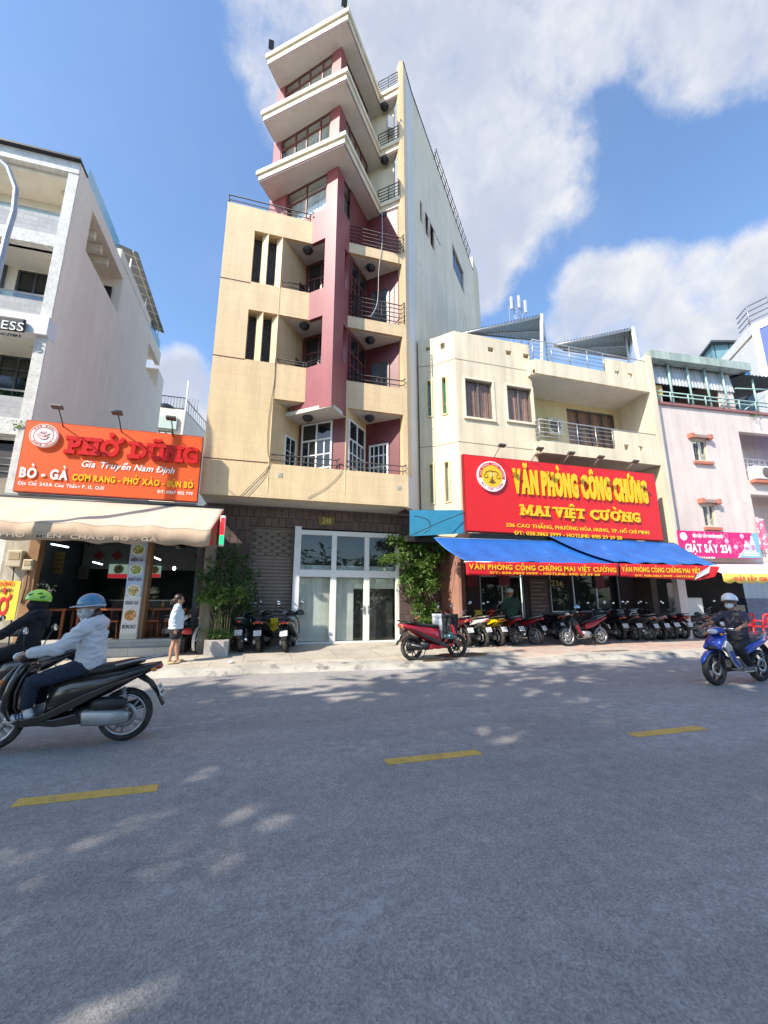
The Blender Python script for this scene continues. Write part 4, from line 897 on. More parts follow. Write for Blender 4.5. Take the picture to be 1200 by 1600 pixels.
def seg(a, b, name, lo, hi, blk):
    az = math.degrees(math.atan2(b.x - a.x, b.y - a.y)); L = (b - a).length
    def u(px, py): p_ = PV(px, py, a, az); return ((V((p_.x, p_.y)) - a).length, p_.z)
    hs = []
    for (ax, ay), (bx, by) in (lo, hi, blk):
        u0, z1 = u(ax, ay); u1, z0 = u(bx, by); hs.append((min(u0, u1), max(u0, u1), z0, z1))
    MB().wall(b, a, 3.3, ZT, .2, [(L - h[1], L - h[0], h[2], h[3]) for h in hs]).build(name, m_cream, cb)
    d = (b - a).normalized()
    for h, mm in zip(hs[:2], (M('pale_slit_glass', (.42, .46, .45), .2, var=.2), M('green_slit_glass', (.03, .22, .15), .15, var=.3))):
        window(cb, a + d * h[1], a + d * h[0], h[2], h[3], m_cream, mm, (), (.36, .68) if mm.name.startswith('pale') else (.3,), .018, .05, .10, 'slit_window')
        mb = MB(); t_ = .045
        e0, e1 = a + d * (h[1] + t_), a + d * (h[0] - t_)
        mb.wall(e0, e1, h[2] - t_, h[3] + t_, .03, [(t_, (e1 - e0).length - t_, h[2], h[3])]); ob = mb.build('window_surround', m_cream2, cb); n = V((-(e1 - e0).y, (e1 - e0).x)).normalized(); ob.location += V((-n.x * .03, -n.y * .03, 0))
seg(c0, c1, 'chamfer_wall', ((695, 723), (703, 783)), ((690.5, 591), (698.5, 646)), ((688, 537), (695, 544)))
seg(c1, c2, 'chamfer_wall', ((671, 726), (678, 786)), ((667.5, 596), (674.5, 650)), ((665.5, 543), (672, 550)))
tr = MB()
for z in (9.80, 6.72):
    for a, b in ((c0, (9.0, YC)), (c1, c0), (c2, c1)): tr.wall(a, b, z - .02, z, .02)
o = tr.build('joint_line', M('joint_grey', (.28, .24, .18), .8), cb); o.location += V((-.004, -.006, 0))
MB().prism([c2 + V((.0, .25)), c1 + V((.1, .25)), c0 + V((.1, .27)), (8.9, YC + .27), (8.9, 18), (7, 18)], 9.9, 10.0).build('roof_slab', m_conc, cb)
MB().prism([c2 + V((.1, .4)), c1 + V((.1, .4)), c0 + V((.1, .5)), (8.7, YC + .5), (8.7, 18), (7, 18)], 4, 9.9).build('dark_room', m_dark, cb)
m_win = M('window_frame_grey', (.20, .17, .15), .4); m_wcur = M('brown_pleated_curtain', (.40, .22, .16), .7, var=.25, vs=8, streak=.35)
for a, b in ((w1a, w1b), (w2a, w2b)):
    window(cb, (a.x, YC), (b.x, YC), b.z, a.z, m_win, m_gl, (.5,), (), .045, .06, .08, back=.03, bm=m_wcur)
    mb = MB(); t_ = .07; mb.wall((a.x - t_, YC - .025), (b.x + t_, YC - .025), b.z - t_, a.z + t_, .03, [(t_, t_ + b.x - a.x, b.z, a.z)]); mb.build('window_surround', M('surround_cream', (.80, .72, .55), .7, var=.05), cb)
    MB().box(a.x - .1, b.x + .1, YC - .06, YC, b.z - .10, b.z - .07).build('window_sill', m_cream, cb)
# right half: two recessed balconies
XR_ = 14.12; YB = 13.2
MB().wall((8.96, YB), (XR_, YB), 3.3, ZT - .4, .2, [(11.58 - 8.96, 14.02 - 8.96, 6.95, 9.36)]).build('balcony_back_wall', m_cream2, cb)
MB().box(8.75, 8.96, YC + .25, YB, 3.3, ZT).build('balcony_side_wall', m_cream2, cb)
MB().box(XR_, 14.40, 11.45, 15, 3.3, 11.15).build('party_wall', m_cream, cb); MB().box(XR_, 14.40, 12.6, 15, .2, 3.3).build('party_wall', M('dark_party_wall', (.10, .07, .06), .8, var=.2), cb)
for z0, z1 in ((9.56, 9.72), (6.54, 6.70)): MB().box(8.90, XR_ - .002, 11.5, YB, z0, z1).build('balcony_slab', m_soff, cb)
for zb, z1, z2 in ((9.70, 10.11, 10.68), (6.68, 6.96, 7.70)):
    mb = MB(); mb.wall((8.90, 11.48), (12.12, 11.48), zb - .16, z1, .12); mb.build('balcony_parapet', m_cream, cb)
    mb = MB(); mb.wall((12.12, 11.48), (XR_, 11.48), zb - .16, z2, .12, [(.38, .60, zb + .3, zb + .52), (1.02, 1.24, zb + .3, zb + .52)]); mb.build('balcony_parapet', m_cream, cb)
    mb = MB(); mb.wall((8.90, 11.6), (8.90, YC + .02), zb - .16, z1, .1); mb.build('balcony_parapet', m_cream, cb)
    rp_ = [(8.86, 11.75), (8.88, 11.54), (12.12, 11.54)]
    mb = MB(); 
    for h in (.18, .34, .50, .66, .80): mb.tube([(8.92, 11.78, z1 + h - .0), (8.90, 11.52, z1 + h), (12.12 if h < .7 else XR_, 11.52, z1 + h)], .022 if h > .7 else .014, 6)
    for x in (8.90, 9.7, 10.5, 11.3, 12.05): mb.tube([(x, 11.52, z1 - .02), (x, 11.52, z1 + .8)], .02, 6)
    mb.build('railing', m_steel, cb)
window(cb, (11.58, YB), (14.02, YB), 6.95, 9.36, M('blue_grey_frame', (.10, .12, .15), .4), m_gl, (.25, .5, .75), (), .05, .06, .05, 'balcony_door', back=.06, bm=m_wcur)
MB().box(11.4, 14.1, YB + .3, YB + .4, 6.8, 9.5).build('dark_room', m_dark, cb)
# things on the balcony
for k, (z, lb) in enumerate(((7.95, 'upper air conditioner unit beside the cream balcony door'), (6.98, 'lower air conditioner unit beside the cream balcony door'))):
    ac = thing('air_conditioner', lb, 'air conditioner', (10.75, 13.0, z), 'air conditioners on the cream balcony')
    MB().box(10.42, 11.12, 12.9, 13.16, z, z + .72).build('case', M('ac_cream', (.70, .64, .50), .5, var=.05), ac, bevel=.03); MB().lathe([(0, 0), (.24, 0), (.26, .012), (.24, .02)], (10.72, 12.885, z + .37), 'y', 22).build('fan_grille', M('ac_grille', (.28, .25, .20), .5, tile=(.03, .03, .008, (.08, .07, .06), 0, .1)), ac)
MB().tube([(9.06, 12.2, 7.0), (9.06, 12.2, 9.2), (9.2, 12.2, 9.35)], .04, 8).build('drain_pipe', m_white, cb)
MB().tube([PY(985, 650, 12.9), PY(992, 670, 12.9), PY(998, 700, 12.9)], .02, 6).build('wall_cable', m_cream2, cb)
wl_ = thing('wall_lamp', 'dark wall lantern at the right end of the cream balcony', 'lamp', (13.9, 12.6, 9.0)); p_ = PY(994, 634, 12.4)
MB().lathe([(0, -.2), (.07, -.15), (.13, 0), (.1, .1), (.03, .18), (0, .2)], p_, 'z', 12).build('lantern', m_iron, wl_); MB().tube([p_ + V((0, 0, .1)), p_ + V((.1, .1, .12)), V((XR_, p_.y + .1, p_.z + .05))], .02, 6).build('arm', m_iron, wl_)
# corrugated shelters on the roof
def shelter(pts, lb, nm='metal_canopy'):
    t = thing(nm, lb, 'canopy', pts[0]); mb = MB(); corrugated(mb, *pts, n=26, amp=.03); mb.build('sheet', m_corr, t)
    a, b, c, d = map(V, pts); fr = MB(); dn = V((0, 0, -.07))
    for s, e in ((a, b), (c, d), (a, c), (b, d)): fr.tube([s + dn, e + dn], .045, 6)
    fr.tube([a.lerp(c, .5) + dn, b.lerp(d, .5) + dn], .03, 6); fr.build('beam', m_steel, t); return t, a, b, c, d
p0, p1_, p2_, p3_ = PY(714, 521, 12.6), PY(846, 491.5, 12.6), PY(733, 519, 17), PY(853, 532, 17)
t, a, b, c, d = shelter((p0, p1_, p2_, p3_), 'dark corrugated roof shelter left over the cream parapet'); MB().tube([b, (b.x - .25, b.y, 10.0)], .07, 8).build('post', m_white, t); MB().tube([d, (d.x, d.y, 10)], .05, 8).build('post', m_white, t)
p0, p1_, p2_, p3_ = PY(866, 537.5, 12.6), PY(988, 512, 12.6), PY(880, 545, 16), PY(984, 560, 16)
t, a, b, c, d = shelter((p0, p1_, p2_, p3_), 'grey corrugated roof shelter right over the cream balcony'); MB().tube([b, (b.x + .05, b.y - .1, 10.3)], .08, 8).build('post', m_white, t); MB().tube([b + V((.2, .6, 0)), (b.x + .3, b.y + .6, 10.3)], .05, 8).build('post', m_white, t)
# far telecom mast
an = thing('telecom_mast', 'lattice mast with white antenna panels behind the cream roof', 'mast', (14, 20, 10)); Ya = 24.
a0, a1 = PY(797, 505, Ya), PY(808, 468, Ya); mb = MB()
for dx in (-.35, .35):
    for dy in (0, .6): mb.tube([(a1.x + dx, Ya + dy, 10), (a1.x + dx, Ya + dy, a1.z - .2)], .035, 6)
for k in range(9):
    z = a1.z - .4 - k * .6; mb.tube([(a1.x - .35, Ya, z), (a1.x + .35, Ya, z - .55)], .02, 5); mb.tube([(a1.x + .35, Ya, z), (a1.x - .35, Ya, z - .55)], .02, 5)
mb.build('lattice', m_steel, an)
for dx, z in ((-.62, a1.z), (.6, a1.z - .05), (.05, a1.z + .25)): MB().box(a1.x + dx - .09, a1.x + dx + .09, Ya - .2, Ya - .05, z - 1.1, z).build('antenna_panel', M('antenna_grey', (.50, .50, .52), .5), an, bevel=.02)
# ---- ground storey of the cream building: dark recessed office front
m_ptan = M('brown_pink_plaster', (.42, .21, .15), .8, var=.1, streak=.1)
MB().wall((5.76, 13.3), (14.1, 13.3), .15, 3.3, .15, [(1.5, 3.3, .25, 2.75), (4.4, 7.6, 1.1, 2.8)]).build('shop_wall', M('shade_dimmed_wall', (.055, .032, .030), .7, var=.2), cb)  # deep shade under the awning is put into this wall colour
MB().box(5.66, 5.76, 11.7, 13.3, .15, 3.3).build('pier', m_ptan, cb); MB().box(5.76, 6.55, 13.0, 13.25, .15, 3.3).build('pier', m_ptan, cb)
MB().box(4.12, 14.1, 11.9, 13.3, 3.3, 3.5).build('shop_soffit', m_dark, cb)  # near-black colour stands in for the shade up here
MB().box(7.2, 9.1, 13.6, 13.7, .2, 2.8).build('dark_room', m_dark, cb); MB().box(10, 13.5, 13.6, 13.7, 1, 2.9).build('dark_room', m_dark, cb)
window(cb, (7.27, 13.3), (9.06, 13.3), .25, 2.75, m_steel, m_gl, (.5,), (.85,), .05, .06, .04, 'glass_door'); window(cb, (10.17, 13.3), (13.35, 13.3), 1.1, 2.8, m_steel, m_gl, (.33, .66), (), .05, .06, .04)
for x0, x1, z0, z1, cl, lb in ((6.75, 7.15, 2.0, 2.5, (.25, .02, .03), 'red notice on the dark office wall left of the glass door'), (8.0, 8.45, 2.05, 2.5, (.25, .03, .04), 'red notice inside the glass office door'), (9.25, 10.0, .9, 2.3, (.13, .07, .06), 'tall brown notice board with pale lines on the office wall'), (12.2, 12.6, 2.0, 2.5, (.22, .02, .05), 'red notice on the right office window')):
    t = thing('notice', lb, 'notice', ((x0 + x1) / 2, 13.28, z0)); MB().box(x0, x1, 13.27, 13.285, z0, z1).build('sheet', M('notice_%d' % (x0 * 10), cl, .6, var=.1), t)
    if x0 > 9 and x0 < 10:
        mb = MB()
        for k in range(9): mb.box(x0 + .08, x1 - .08 - .2 * (k % 3) / 2, 13.262, 13.27, z1 - .15 - k * .14, z1 - .12 - k * .14)
        mb.build('printed_lines', M('notice_print', (.35, .27, .22), .6), t)
hn = thing('house_number', 'dim gold house number 236 under the awning', 'sign', (9.6, 13.28, 2.5)); t = MB(); textP(t, '236', (0, 13.27), 90, (861, 915.5), (880, 916), (861, 907), .015, serif=.1, bold=.02); t.build('lettering', M('dim_brass', (.40, .30, .10), .4, metal=.4), hn)
# teal canvas at the corner between the tower and the red sign
tc_ = MB(); a, b, c, d = PY(640, 797, 11.75), PY(728, 797, 11.35), PY(728, 833, 11.35), PY(640, 838, 11.75); nn = V((.01, .03, 0))
tc_.add([a, b, c, d, a + nn, b + nn, c + nn, d + nn], [(3, 2, 1, 0), (4, 5, 6, 7), (0, 1, 5, 4), (1, 2, 6, 5), (2, 3, 7, 6), (3, 0, 4, 7)]); o = tc_.build('teal_canvas', M('teal_sheet', (.02, .20, .34), .55, var=.12, vs=3), None, tuple(a)); tag(o, 'flat teal blue sheet between the tower and the red sign', 'sheet')
for k, (pts, lb) in enumerate((([(640, 838), (690, 815), (728, 800)], 'black wire rising across the teal sheet'), ([(646, 806), (668, 812), (672, 825), (663, 833)], 'looped black wire hanging at the left of the teal sheet'))):
    cable('wire', lb, [tuple(PY(x, y, 11.25)) for x, y in pts], .012)
# ---- red signboard
YR = 11.2; rs = thing('red_office_sign', 'huge red notary office signboard with raised yellow lettering', 'sign', (9.5, YR, 3.5))
m_rb = M('red_board', (.72, .012, .012), .45, var=.04, vs=1); m_ye = M('sign_yellow', (.88, .52, .012), .4, var=.03); xa, xb = 5.78, 13.38
MB().box(xa, xb, YR, YR + .12, 3.60, 6.02).build('board', m_rb, rs)
MB().wall((xa - .03, YR + .02), (xb + .03, YR + .02), 3.57, 6.05, .13, [(.03, .03 + xb - xa, 3.6, 6.02)]).build('frame', M('sign_frame_dark', (.25, .01, .01), .5), rs)
PR = (0, YR); t = MB(); textP(t, 'VĂN PHÒNG CÔNG CHỨNG', PR, 90, (802.5, 772), (1012.5, 787), (797.5, 732.5), .05, bold=.062, spacing=.075, mk_=.55); t.build('large_lettering', m_ye, rs)
t = MB(); textP(t, 'MAI VIỆT CƯỜNG', PR, 90, (812.5, 805), (1000, 817), (812, 788.5), .045, bold=.045, serif=.14, spacing=.14); t.build('serif_lettering', m_ye, rs)
t = MB(); textP(t, '236 CAO THẮNG, PHƯỜNG HÒA HƯNG, TP. HỒ CHÍ MINH', PR, 90, (791, 823), (1014.5, 835), (791.5, 817.2), .012, bold=.025); textP(t, 'ĐT: 028.3863 3999 - HOTLINE: 0915 29 29 28', PR, 90, (803.5, 835), (972, 843.5), (804, 829.2), .012, bold=.025); t.build('small_lettering', m_ye, rs)
lc = PY(767, 745, YR); lg = MB(); disc(lg, lc, UX, UZ, .0, .50, 0, .06, 0); disc(lg, lc, UX, UZ, 0, .36, .06, .068, 1)
for i in range(24):
    a0, a1 = R(-100 + 200 * i / 24), R(-100 + 200 * (i + 1) / 24); pp = [lc + V((sin(a) * r_, -.064, cos(a) * r_)) for a, r_ in ((a0, .36), (a0, .46), (a1, .46), (a1, .36))]; lg.add(pp, [(3, 2, 1, 0)], 2)
ringtext(lg, 'VĂN PHÒNG CÔNG CHỨNG'.replace('Ă', 'A').replace('Ò', 'O').replace('Ô', 'O').replace('Ứ', 'U'), lc + V((0, -.066, 0)), UX, UZ, .41, -92, 92, .055, .006, 0, bold=.01); ringtext(lg, 'MAI VIET CUONG', lc + V((0, -.062, 0)), UX, UZ, .42, 240, 120, .06, .006, 2, True, bold=.01)
q = lambda u, v: lc + V((u, -.075, v))
lg.tube([q(0, -.08), q(0, .2)], .014, 6, 3, flat=.5); lg.tube([q(-.22, .13), q(-.1, .18), q(0, .16), q(.1, .18), q(.22, .13)], .011, 6, 3, flat=.5)
for s in (-1, 1):
    lg.tube([q(s * .22, .13), q(s * .28, -.01)], .006, 4, 3); lg.tube([q(s * .22, .13), q(s * .16, -.01)], .006, 4, 3); lg.tube([q(s * .15, -.01), q(s * .17, -.05), q(s * .22, -.06), q(s * .27, -.05), q(s * .29, -.01)], .012, 5, 3, flat=.5)
lg.add([q(-.08, .1), q(0, .13), q(.08, .1), q(.06, .0), q(0, -.05), q(-.06, .0)], [(5, 4, 3, 2, 1, 0)], 4); lg.add([q(-.14, -.2), q(.02, -.25), q(.14, -.19), q(-.02, -.14)], [(0, 1, 2, 3)], 3); lg.add([q(-.08, -.13), q(.04, -.16), q(.08, -.12), q(-.04, -.09)], [(0, 1, 2, 3)], 3)
lg.build('round_emblem', [m_wl, m_ye, m_rb, M('emblem_brown', (.20, .07, .01), .5), M('emblem_pale', (.85, .66, .25), .5)], rs)
for k, (bx, by, hx, hy, lb) in enumerate(((772, 712, 783, 697, 'spotlight over the left end of the red sign, beside the emblem'), (830, 718, 842, 702, 'spotlight second from the left over the red sign'), (878, 724, 891, 709, 'spotlight over the middle of the red sign'), (924, 730, 937, 715, 'spotlight second from the right over the red sign'), (976, 735, 991, 722, 'spotlight over the right end of the red sign'))):
    spot(lb, PY(bx, by + 3, YR + .05), PY(hx, hy, 10.75), 'spotlights over the red sign', m_steel)
MB().box(6.0, 14.0, 11.32, 11.5, 3.38, 3.55).build('sign_beam', m_iron, cb)
# ---- blue awning with two red banners
m_blue = M('blue_tarpaulin', (.018, .115, .40), .5, var=.2, vs=1.6, fine=.08, fs=30, blotch=((.16, .26, .50), 1.8, .60, .80))
ba = thing('blue_awning', 'blue tarpaulin awning sloping over the parked motorbikes', 'awning', (9.5, 10.7, 3))
def sheet(a, b, c, d, nu, nv, f):
    a, b, c, d = map(V, (a, b, c, d)); vs = []
    for i in range(nu + 1):
        for j in range(nv + 1): u, v = i / nu, j / nv; vs.append(a.lerp(b, u).lerp(c.lerp(d, u), v) + f(u, v))
    return vs, [(i * (nv + 1) + j, (i + 1) * (nv + 1) + j, (i + 1) * (nv + 1) + j + 1, i * (nv + 1) + j + 1) for i in range(nu) for j in range(nv)]
def ripple(k): return lambda u, v: V((0, 0, -.07 * sin(pi * v) + v * (.022 * sin(u * 37 + k) + .018 * sin(u * 17 + k * 2) + .02 * NZ.noise(V((u * 9, v * 4, k))))))
for a, b, c, d, k in (((677, 840), (880, 846), (725, 877), (1000, 884), 1.), ((855, 838), (1056, 851), (960, 880), (1124, 885), 4.)):
    mb = MB(); off = .0 if k == 1 else .035; mb.add(*sheet(PY(*a, 11.25) + V((0, 0, off)), PY(*b, 11.25) + V((0, 0, off)), PY(*c, 10.15) + V((0, 0, off)), PY(*d, 10.15) + V((0, 0, off)), 60, 10, ripple(k)), 0, True); o = mb.build('canopy', m_blue, ba); o.modifiers.new('solid', 'SOLIDIFY').thickness = .006
mb = MB(); mb.tube([PY(725, 878, 10.17), PY(1000, 884, 10.17)], .03, 6); mb.tube([PY(680, 841, 11.3), PY(1056, 852, 11.3)], .035, 6); mb.tube([PY(1000, 884, 10.17), PY(1122, 886, 10.17)], .03, 6); mb.build('frame', m_steel, ba)
for x in (690, 1052): pass
m_ban = M('red_banner', (.62, .010, .015), .6, var=.08, vs=2); PBn = (0, 10.1)
def banner(tl, tr, bl, br, lb, s1, s2, k):
    t = thing('red_banner', lb, 'banner', tuple(PY(*tl, 10.12)), 'red banners along the blue awning'); mb = MB(); mb.add(*sheet(PY(*tl, 10.12), PY(*tr, 10.12), PY(*bl, 10.12), PY(*br, 10.12), 50, 6, lambda u, v: V((0, .012 * sin(u * 31 + k) * v + .008 * sin(u * 70), .006 * sin(u * 40)))), 0, True)
    mb.build('cloth', m_ban, t).modifiers.new('solid', 'SOLIDIFY').thickness = .004
    mb = MB(); textP(mb, *s1[:1], PBn, 90, *s1[1:], .004, bold=.03, spacing=.11); textP(mb, *s2[:1], PBn, 90, *s2[1:], .004, bold=.025, spacing=.1); mb.build('lettering', m_ye, t)
banner((727.5, 877.5), (967, 880.5), (729, 899), (967.5, 900), 'red banner under the left half of the blue awning', ('VĂN PHÒNG CÔNG CHỨNG MAI VIỆT CƯỜNG', (733, 890.8), (963, 893), (733, 882.5)), ('ĐT: 028.3863 3999 - HOTLINE: 0915 29 29 28', (765.5, 897.5), (937, 898.7), (765.5, 894)), 1)
banner((969, 880.5), (1108, 884), (970, 901), (1095, 907), 'red banner under the right half of the blue awning, folded at its end', ('VĂN PHÒNG CÔNG CHỨNG MAI VIỆT', (972, 893), (1095, 896.5), (972, 885)), ('ĐT: 028.3863 3999 - HOTLINE', (992, 900), (1085, 903), (992, 897)), 3)
mb = MB(); a, b, c, d = PY(1108, 885, 10.1), PY(1125, 886, 10.0), PY(1117, 901, 10.05), PY(1095, 906, 10.14); mb.add([a, b, c, d], [(3, 2, 1, 0)]); o = mb.build('canopy_corner', m_ban, ba); o.modifiers.new('solid', 'SOLIDIFY').thickness = .004
mb = MB(); mb.add([PY(1090, 896, 10.09), PY(1110, 884, 10.09), PY(1108, 895, 10.04), PY(1085, 906, 10.09)], [(3, 2, 1, 0)]); o = mb.build('lining_fold', M('grey_lining', (.45, .45, .46), .7), ba); o.modifiers.new('solid', 'SOLIDIFY').thickness = .004
# fridge and pole under the awning end
fz = thing('white_cabinet', 'white metal cabinet standing behind the parked motorbikes on the right', 'cabinet', (15.0, 12.7, .24)); a, b = PY(1063, 972, 12.6), PY(1089, 934, 12.6)
MB().box(a.x, b.x, 12.4, 12.9, .24, b.z).build('body', M('cabinet_white', (.55, .58, .58), .4, var=.05), fz, bevel=.02); MB().box(a.x + .04, b.x - .04, 12.385, 12.4, .4, b.z - .06).build('door', M('cabinet_door', (.62, .65, .65), .3), fz, bevel=.008)
MB().tube([(b.x - .1, 12.36, .8), (b.x - .1, 12.36, 1.2)], .012, 6).build('handle', m_steel, fz)
rbn = thing('roll_banner', 'pale upright banner with a round crest beside the white cabinet', 'banner', (14.2, 12.9, .2)); a, b = PY(1050, 972, 12.9), PY(1066, 911, 12.9); MB().box(a.x, b.x, 12.9, 12.92, .3, b.z).build('sheet', M('banner_cream', (.42, .36, .32), .6, var=.1), rbn)
lg = MB(); disc(lg, V(((a.x + b.x) / 2, 12.897, b.z - .28)), UX, UZ, .08, .15, 0, .004, 0, 20); 
for k in range(6): lg.box(a.x + .08, b.x - .08, 12.893, 12.9, b.z - .6 - k * .12, b.z - .57 - k * .12)
lg.build('print', M('banner_print', (.35, .14, .10), .6), rbn)

# ================================================================== PINK HOUSE
pb = thing('pink_house', 'pale pink plastered house with a corrugated roof shed and two small framed windows', 'building', (17.5, 12.5, .2))
AZP = 94.6; p0 = (14.45, 11.8); UP = V((sin(R(AZP)), cos(R(AZP)))); NP = V((UP.y * -1, UP.x)); NP = V((-UP.y, UP.x))
m_pk = M('pale_pink_plaster', (.65, .555, .515), .85, var=.07, vs=1, streak=.10, fine=.05, fs=18, blotch=((.50, .40, .37), 1.4, .62, .75)); m_terra = M('terracotta_trim', (.48, .17, .11), .8, var=.12)
def pp(px, py): q = PV(px, py, p0, AZP); return ((V((q.x, q.y)) - V(p0)).dot(UP), q.z)
def at(u, d=0): q = V(p0) + UP * u + NP * d; return (q.x, q.y)
u1, z1 = pp(1081, 686.5); u2, z2 = pp(1108, 721); v1, y1 = pp(1097, 788); v2, y2 = pp(1121, 823); r0, rz1 = pp(1153.5, 674); _, rz0 = pp(1166, 750); _, s1 = pp(1170.5, 772)
MB().wall(at(0), at(8), .15, 9.28, .22, [(u1, u2, z2, z1), (v1, v2, y2, y1), (r0, 7.2, rz0, rz1), (r0, 7.2, 3.2, s1), (.35, 8, .1, 2.95)]).build('front_wall', m_pk, pb)
MB().wall(at(-.05, -.08), at(8, -.08), 9.25, 9.36, .35).build('coping', M('maroon_coping', (.28, .12, .12), .8), pb)
for (a_, b_, zl, zh) in ((u1, u2, z2, z1), (v1, v2, y2, y1)):
    wf_ = window(pb, at(a_), at(b_), zl, zh, M('cream_frame', (.62, .55, .42), .5), m_gl, (.5,), (), .05, .06, .05, back=.25, bm=M('dim_lace', (.16, .15, .14), .8))
    mb = MB()
    for k in range(1, 5): mb.tube([(*at(a_, .11), zl + (zh - zl) * k / 5), (*at(b_, .11), zl + (zh - zl) * k / 5)], .012, 5)
    for k in (1, 2): mb.tube([(*at(a_ + (b_ - a_) * k / 3, .11), zl), (*at(a_ + (b_ - a_) * k / 3, .11), zh)], .010, 5)
    mb.build('window_bars', m_steel, wf_)
    MB().wall(at(a_ - .12, -.10), at(b_ + .12, -.10), zl - .15, zl - .04, .12).build('window_sill', m_terra, pb)
    MB().wall(at(a_ - .05, -.16), at(b_ + .05, -.16), zh + .05, zh + .17, .17).build('window_hood', M('grey_hood', (.34, .22, .2), .8), pb)
    for uu in (a_ - .2, b_ + .02): 
        c = V((*at(uu + .09, -.09), zh + .11)); MB().obox(c, (.085, .10, .10), rot_of(UP)).build('hood_bracket', m_terra, pb, bevel=.015)
# recessed balconies at the right
MB().wall(at(r0 - .3, 1.3), at(8, 1.3), 3.0, 9.2, .15).build('balcony_back_wall', m_pk, pb); MB().wall(at(r0 - .01, .22), at(r0 - .01, 1.3), 3, 9.2, .1).build('balcony_side_wall', m_pk, pb)
for z in (6.0, 9.0, 3.0): MB().prism([at(r0, .225), at(8, .225), at(8, 1.3), at(r0, 1.3)], z, z + .2).build('balcony_slab', m_pk, pb)
for zc in (rz0 + .15, 3.35):
    arch = [(*at(r0 + .75 + .62 * cos(a), 1.28), zc + .9 + .62 * sin(a)) for a in [pi * k / 14 for k in range(15)]]; arch = [(arch[0][0], arch[0][1], zc)] + arch + [(arch[-1][0], arch[-1][1], zc)]
    MB().tube(arch, .05, 6).build('arch_trim', m_mar, pb)
    mb = MB()
    for h in (.15, .45, .75, .95): mb.tube([(*at(r0, .1), zc - .15 + h), (*at(7.5, .1), zc - .15 + h)], .018, 6)
    for k in range(8): mb.tube([(*at(r0 + .3 * k, .1), zc - .2), (*at(r0 + .3 * k, .1), zc + .8)], .014, 6)
    mb.build('balcony_rail', m_steel, pb)
ac = thing('air_conditioner', 'air conditioner unit on the upper balcony of the pink house', 'air conditioner', (*at(r0 + .5, -.2), rz0 - .1)); c = V((*at(r0 + .62, -.05), rz0 + .3)); MB().obox(c, (.42, .16, .28), rot_of(UP)).build('case', M('ac_white', (.72, .72, .68), .5, var=.05), ac, bevel=.03)
g_ = MB().lathe([(0, -.01), (.2, -.01), (.22, 0), (.2, .01)], (0, 0, 0), 'y', 22); 
for i in range(len(g_.v)): g_.v[i] = rot_of(UP) @ g_.v[i] + c + V((*(UP * .12 - NP * .17), 0))
g_.build('fan_grille', MC['ac_grille'], ac)
MB().wall(at(r0 + .1, -.2), at(r0 + 1.2, -.2), rz0 - .12, rz0 - .02, .3).build('balcony_ledge', m_terra, pb)
tow = thing('hanging_cloth', 'pink and white cloth hung over the lower balcony rail of the pink house', 'laundry', (*at(r0 + .2, 0), 4)); mb = MB(); a, b, c, d = PV(1180, 808, at(0, -.05), AZP), PV(1192, 812, at(0, -.05), AZP), PV(1188, 860, at(0, -.12), AZP), PV(1202, 862, at(0, -.12), AZP)
mb.add(*sheet(a, b, c, d, 12, 12, lambda u, v: V((0, -.04 * sin(u * 9), .02 * sin(v * 7)))), 0, True); mb.build('cloth', M('pink_cloth', (.70, .12, .22), .8, blotch=((.8, .7, .66), 5, .5, .6)), tow).modifiers.new('solid', 'SOLIDIFY').thickness = .01
# roof shed
m_mint = M('mint_steel', (.34, .50, .46), .5, var=.1)
_, gz = pp(1008, 562); gz = 11.2
mb = MB(); mb.wall(at(0, -.35), at(4.95, -.35), 11.1, 11.45, .4); mb.build('gutter', M('green_gutter', (.36, .43, .39), .6, streak=.25), pb)
mb = MB(); corrugated(mb, (*at(.15, .0), 10.2), (*at(4.3, .0), 10.2), (*at(.15, .12), 11.1), (*at(4.3, .12), 11.1), 26, .03); mb.build('shed_panel', M('grey_corrugated', (.46, .48, .49), .5, metal=.2, var=.1, streak=.2), pb)
MB().prism([at(0, -.05), at(5, -.05), at(5, 5), at(0, 5)], 11.12, 11.2).build('shed_roof', m_corr, pb)
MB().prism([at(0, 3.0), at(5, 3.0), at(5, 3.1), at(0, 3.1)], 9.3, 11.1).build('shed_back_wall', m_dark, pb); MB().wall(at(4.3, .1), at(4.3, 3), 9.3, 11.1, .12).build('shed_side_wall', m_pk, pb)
MB().wall(at(3.55, .06), at(4.3, .06), 9.36, 10.3, .08).build('shed_pier', m_pk, pb)
for k, uu in enumerate((0.05, 1.05, 2.0, 2.9, 3.8)): MB().tube([(*at(uu, -.06), 9.36), (*at(uu - .02 * k, -.06), 11.1)], .045, 6).build('shed_post', m_mint, pb)
mb = MB()
for h in (.25, .42): mb.tube([(*at(.05, -.1), 9.36 + h), (*at(8, -.1), 9.36 + h)], .028, 6)
for k in range(10): mb.tube([(*at(.05 + k * .85, -.1), 9.36), (*at(.05 + k * .85, -.1), 9.78)], .028, 6)
mb.build('roof_railing', m_mint, pb)
mb = MB(); c00 = V((*at(4.7, -.2), 10.95)); corrugated(mb, c00, V((*at(7.6, -.5), 10.85)), V((*at(4.5, 2.5), 11.6)), V((*at(7.6, 2.5), 11.5)), 16, .03); mb.build('side_roof', M('dark_green_sheet', (.06, .09, .10), .5, var=.2), pb)
mb = MB()
for uu in (5.3, 6.35): mb.tube([(*at(uu, -.06), 9.36), (*at(uu, -.06), 10.9)], .04, 6)
mb.tube([(*at(4.3, -.06), 10.35), (*at(6.4, -.06), 10.5)], .03, 6); mb.tube([(*at(4.6, -.06), 9.4), (*at(6.3, -.06), 10.5)], .03, 6); mb.build('side_frame', m_mint, pb)
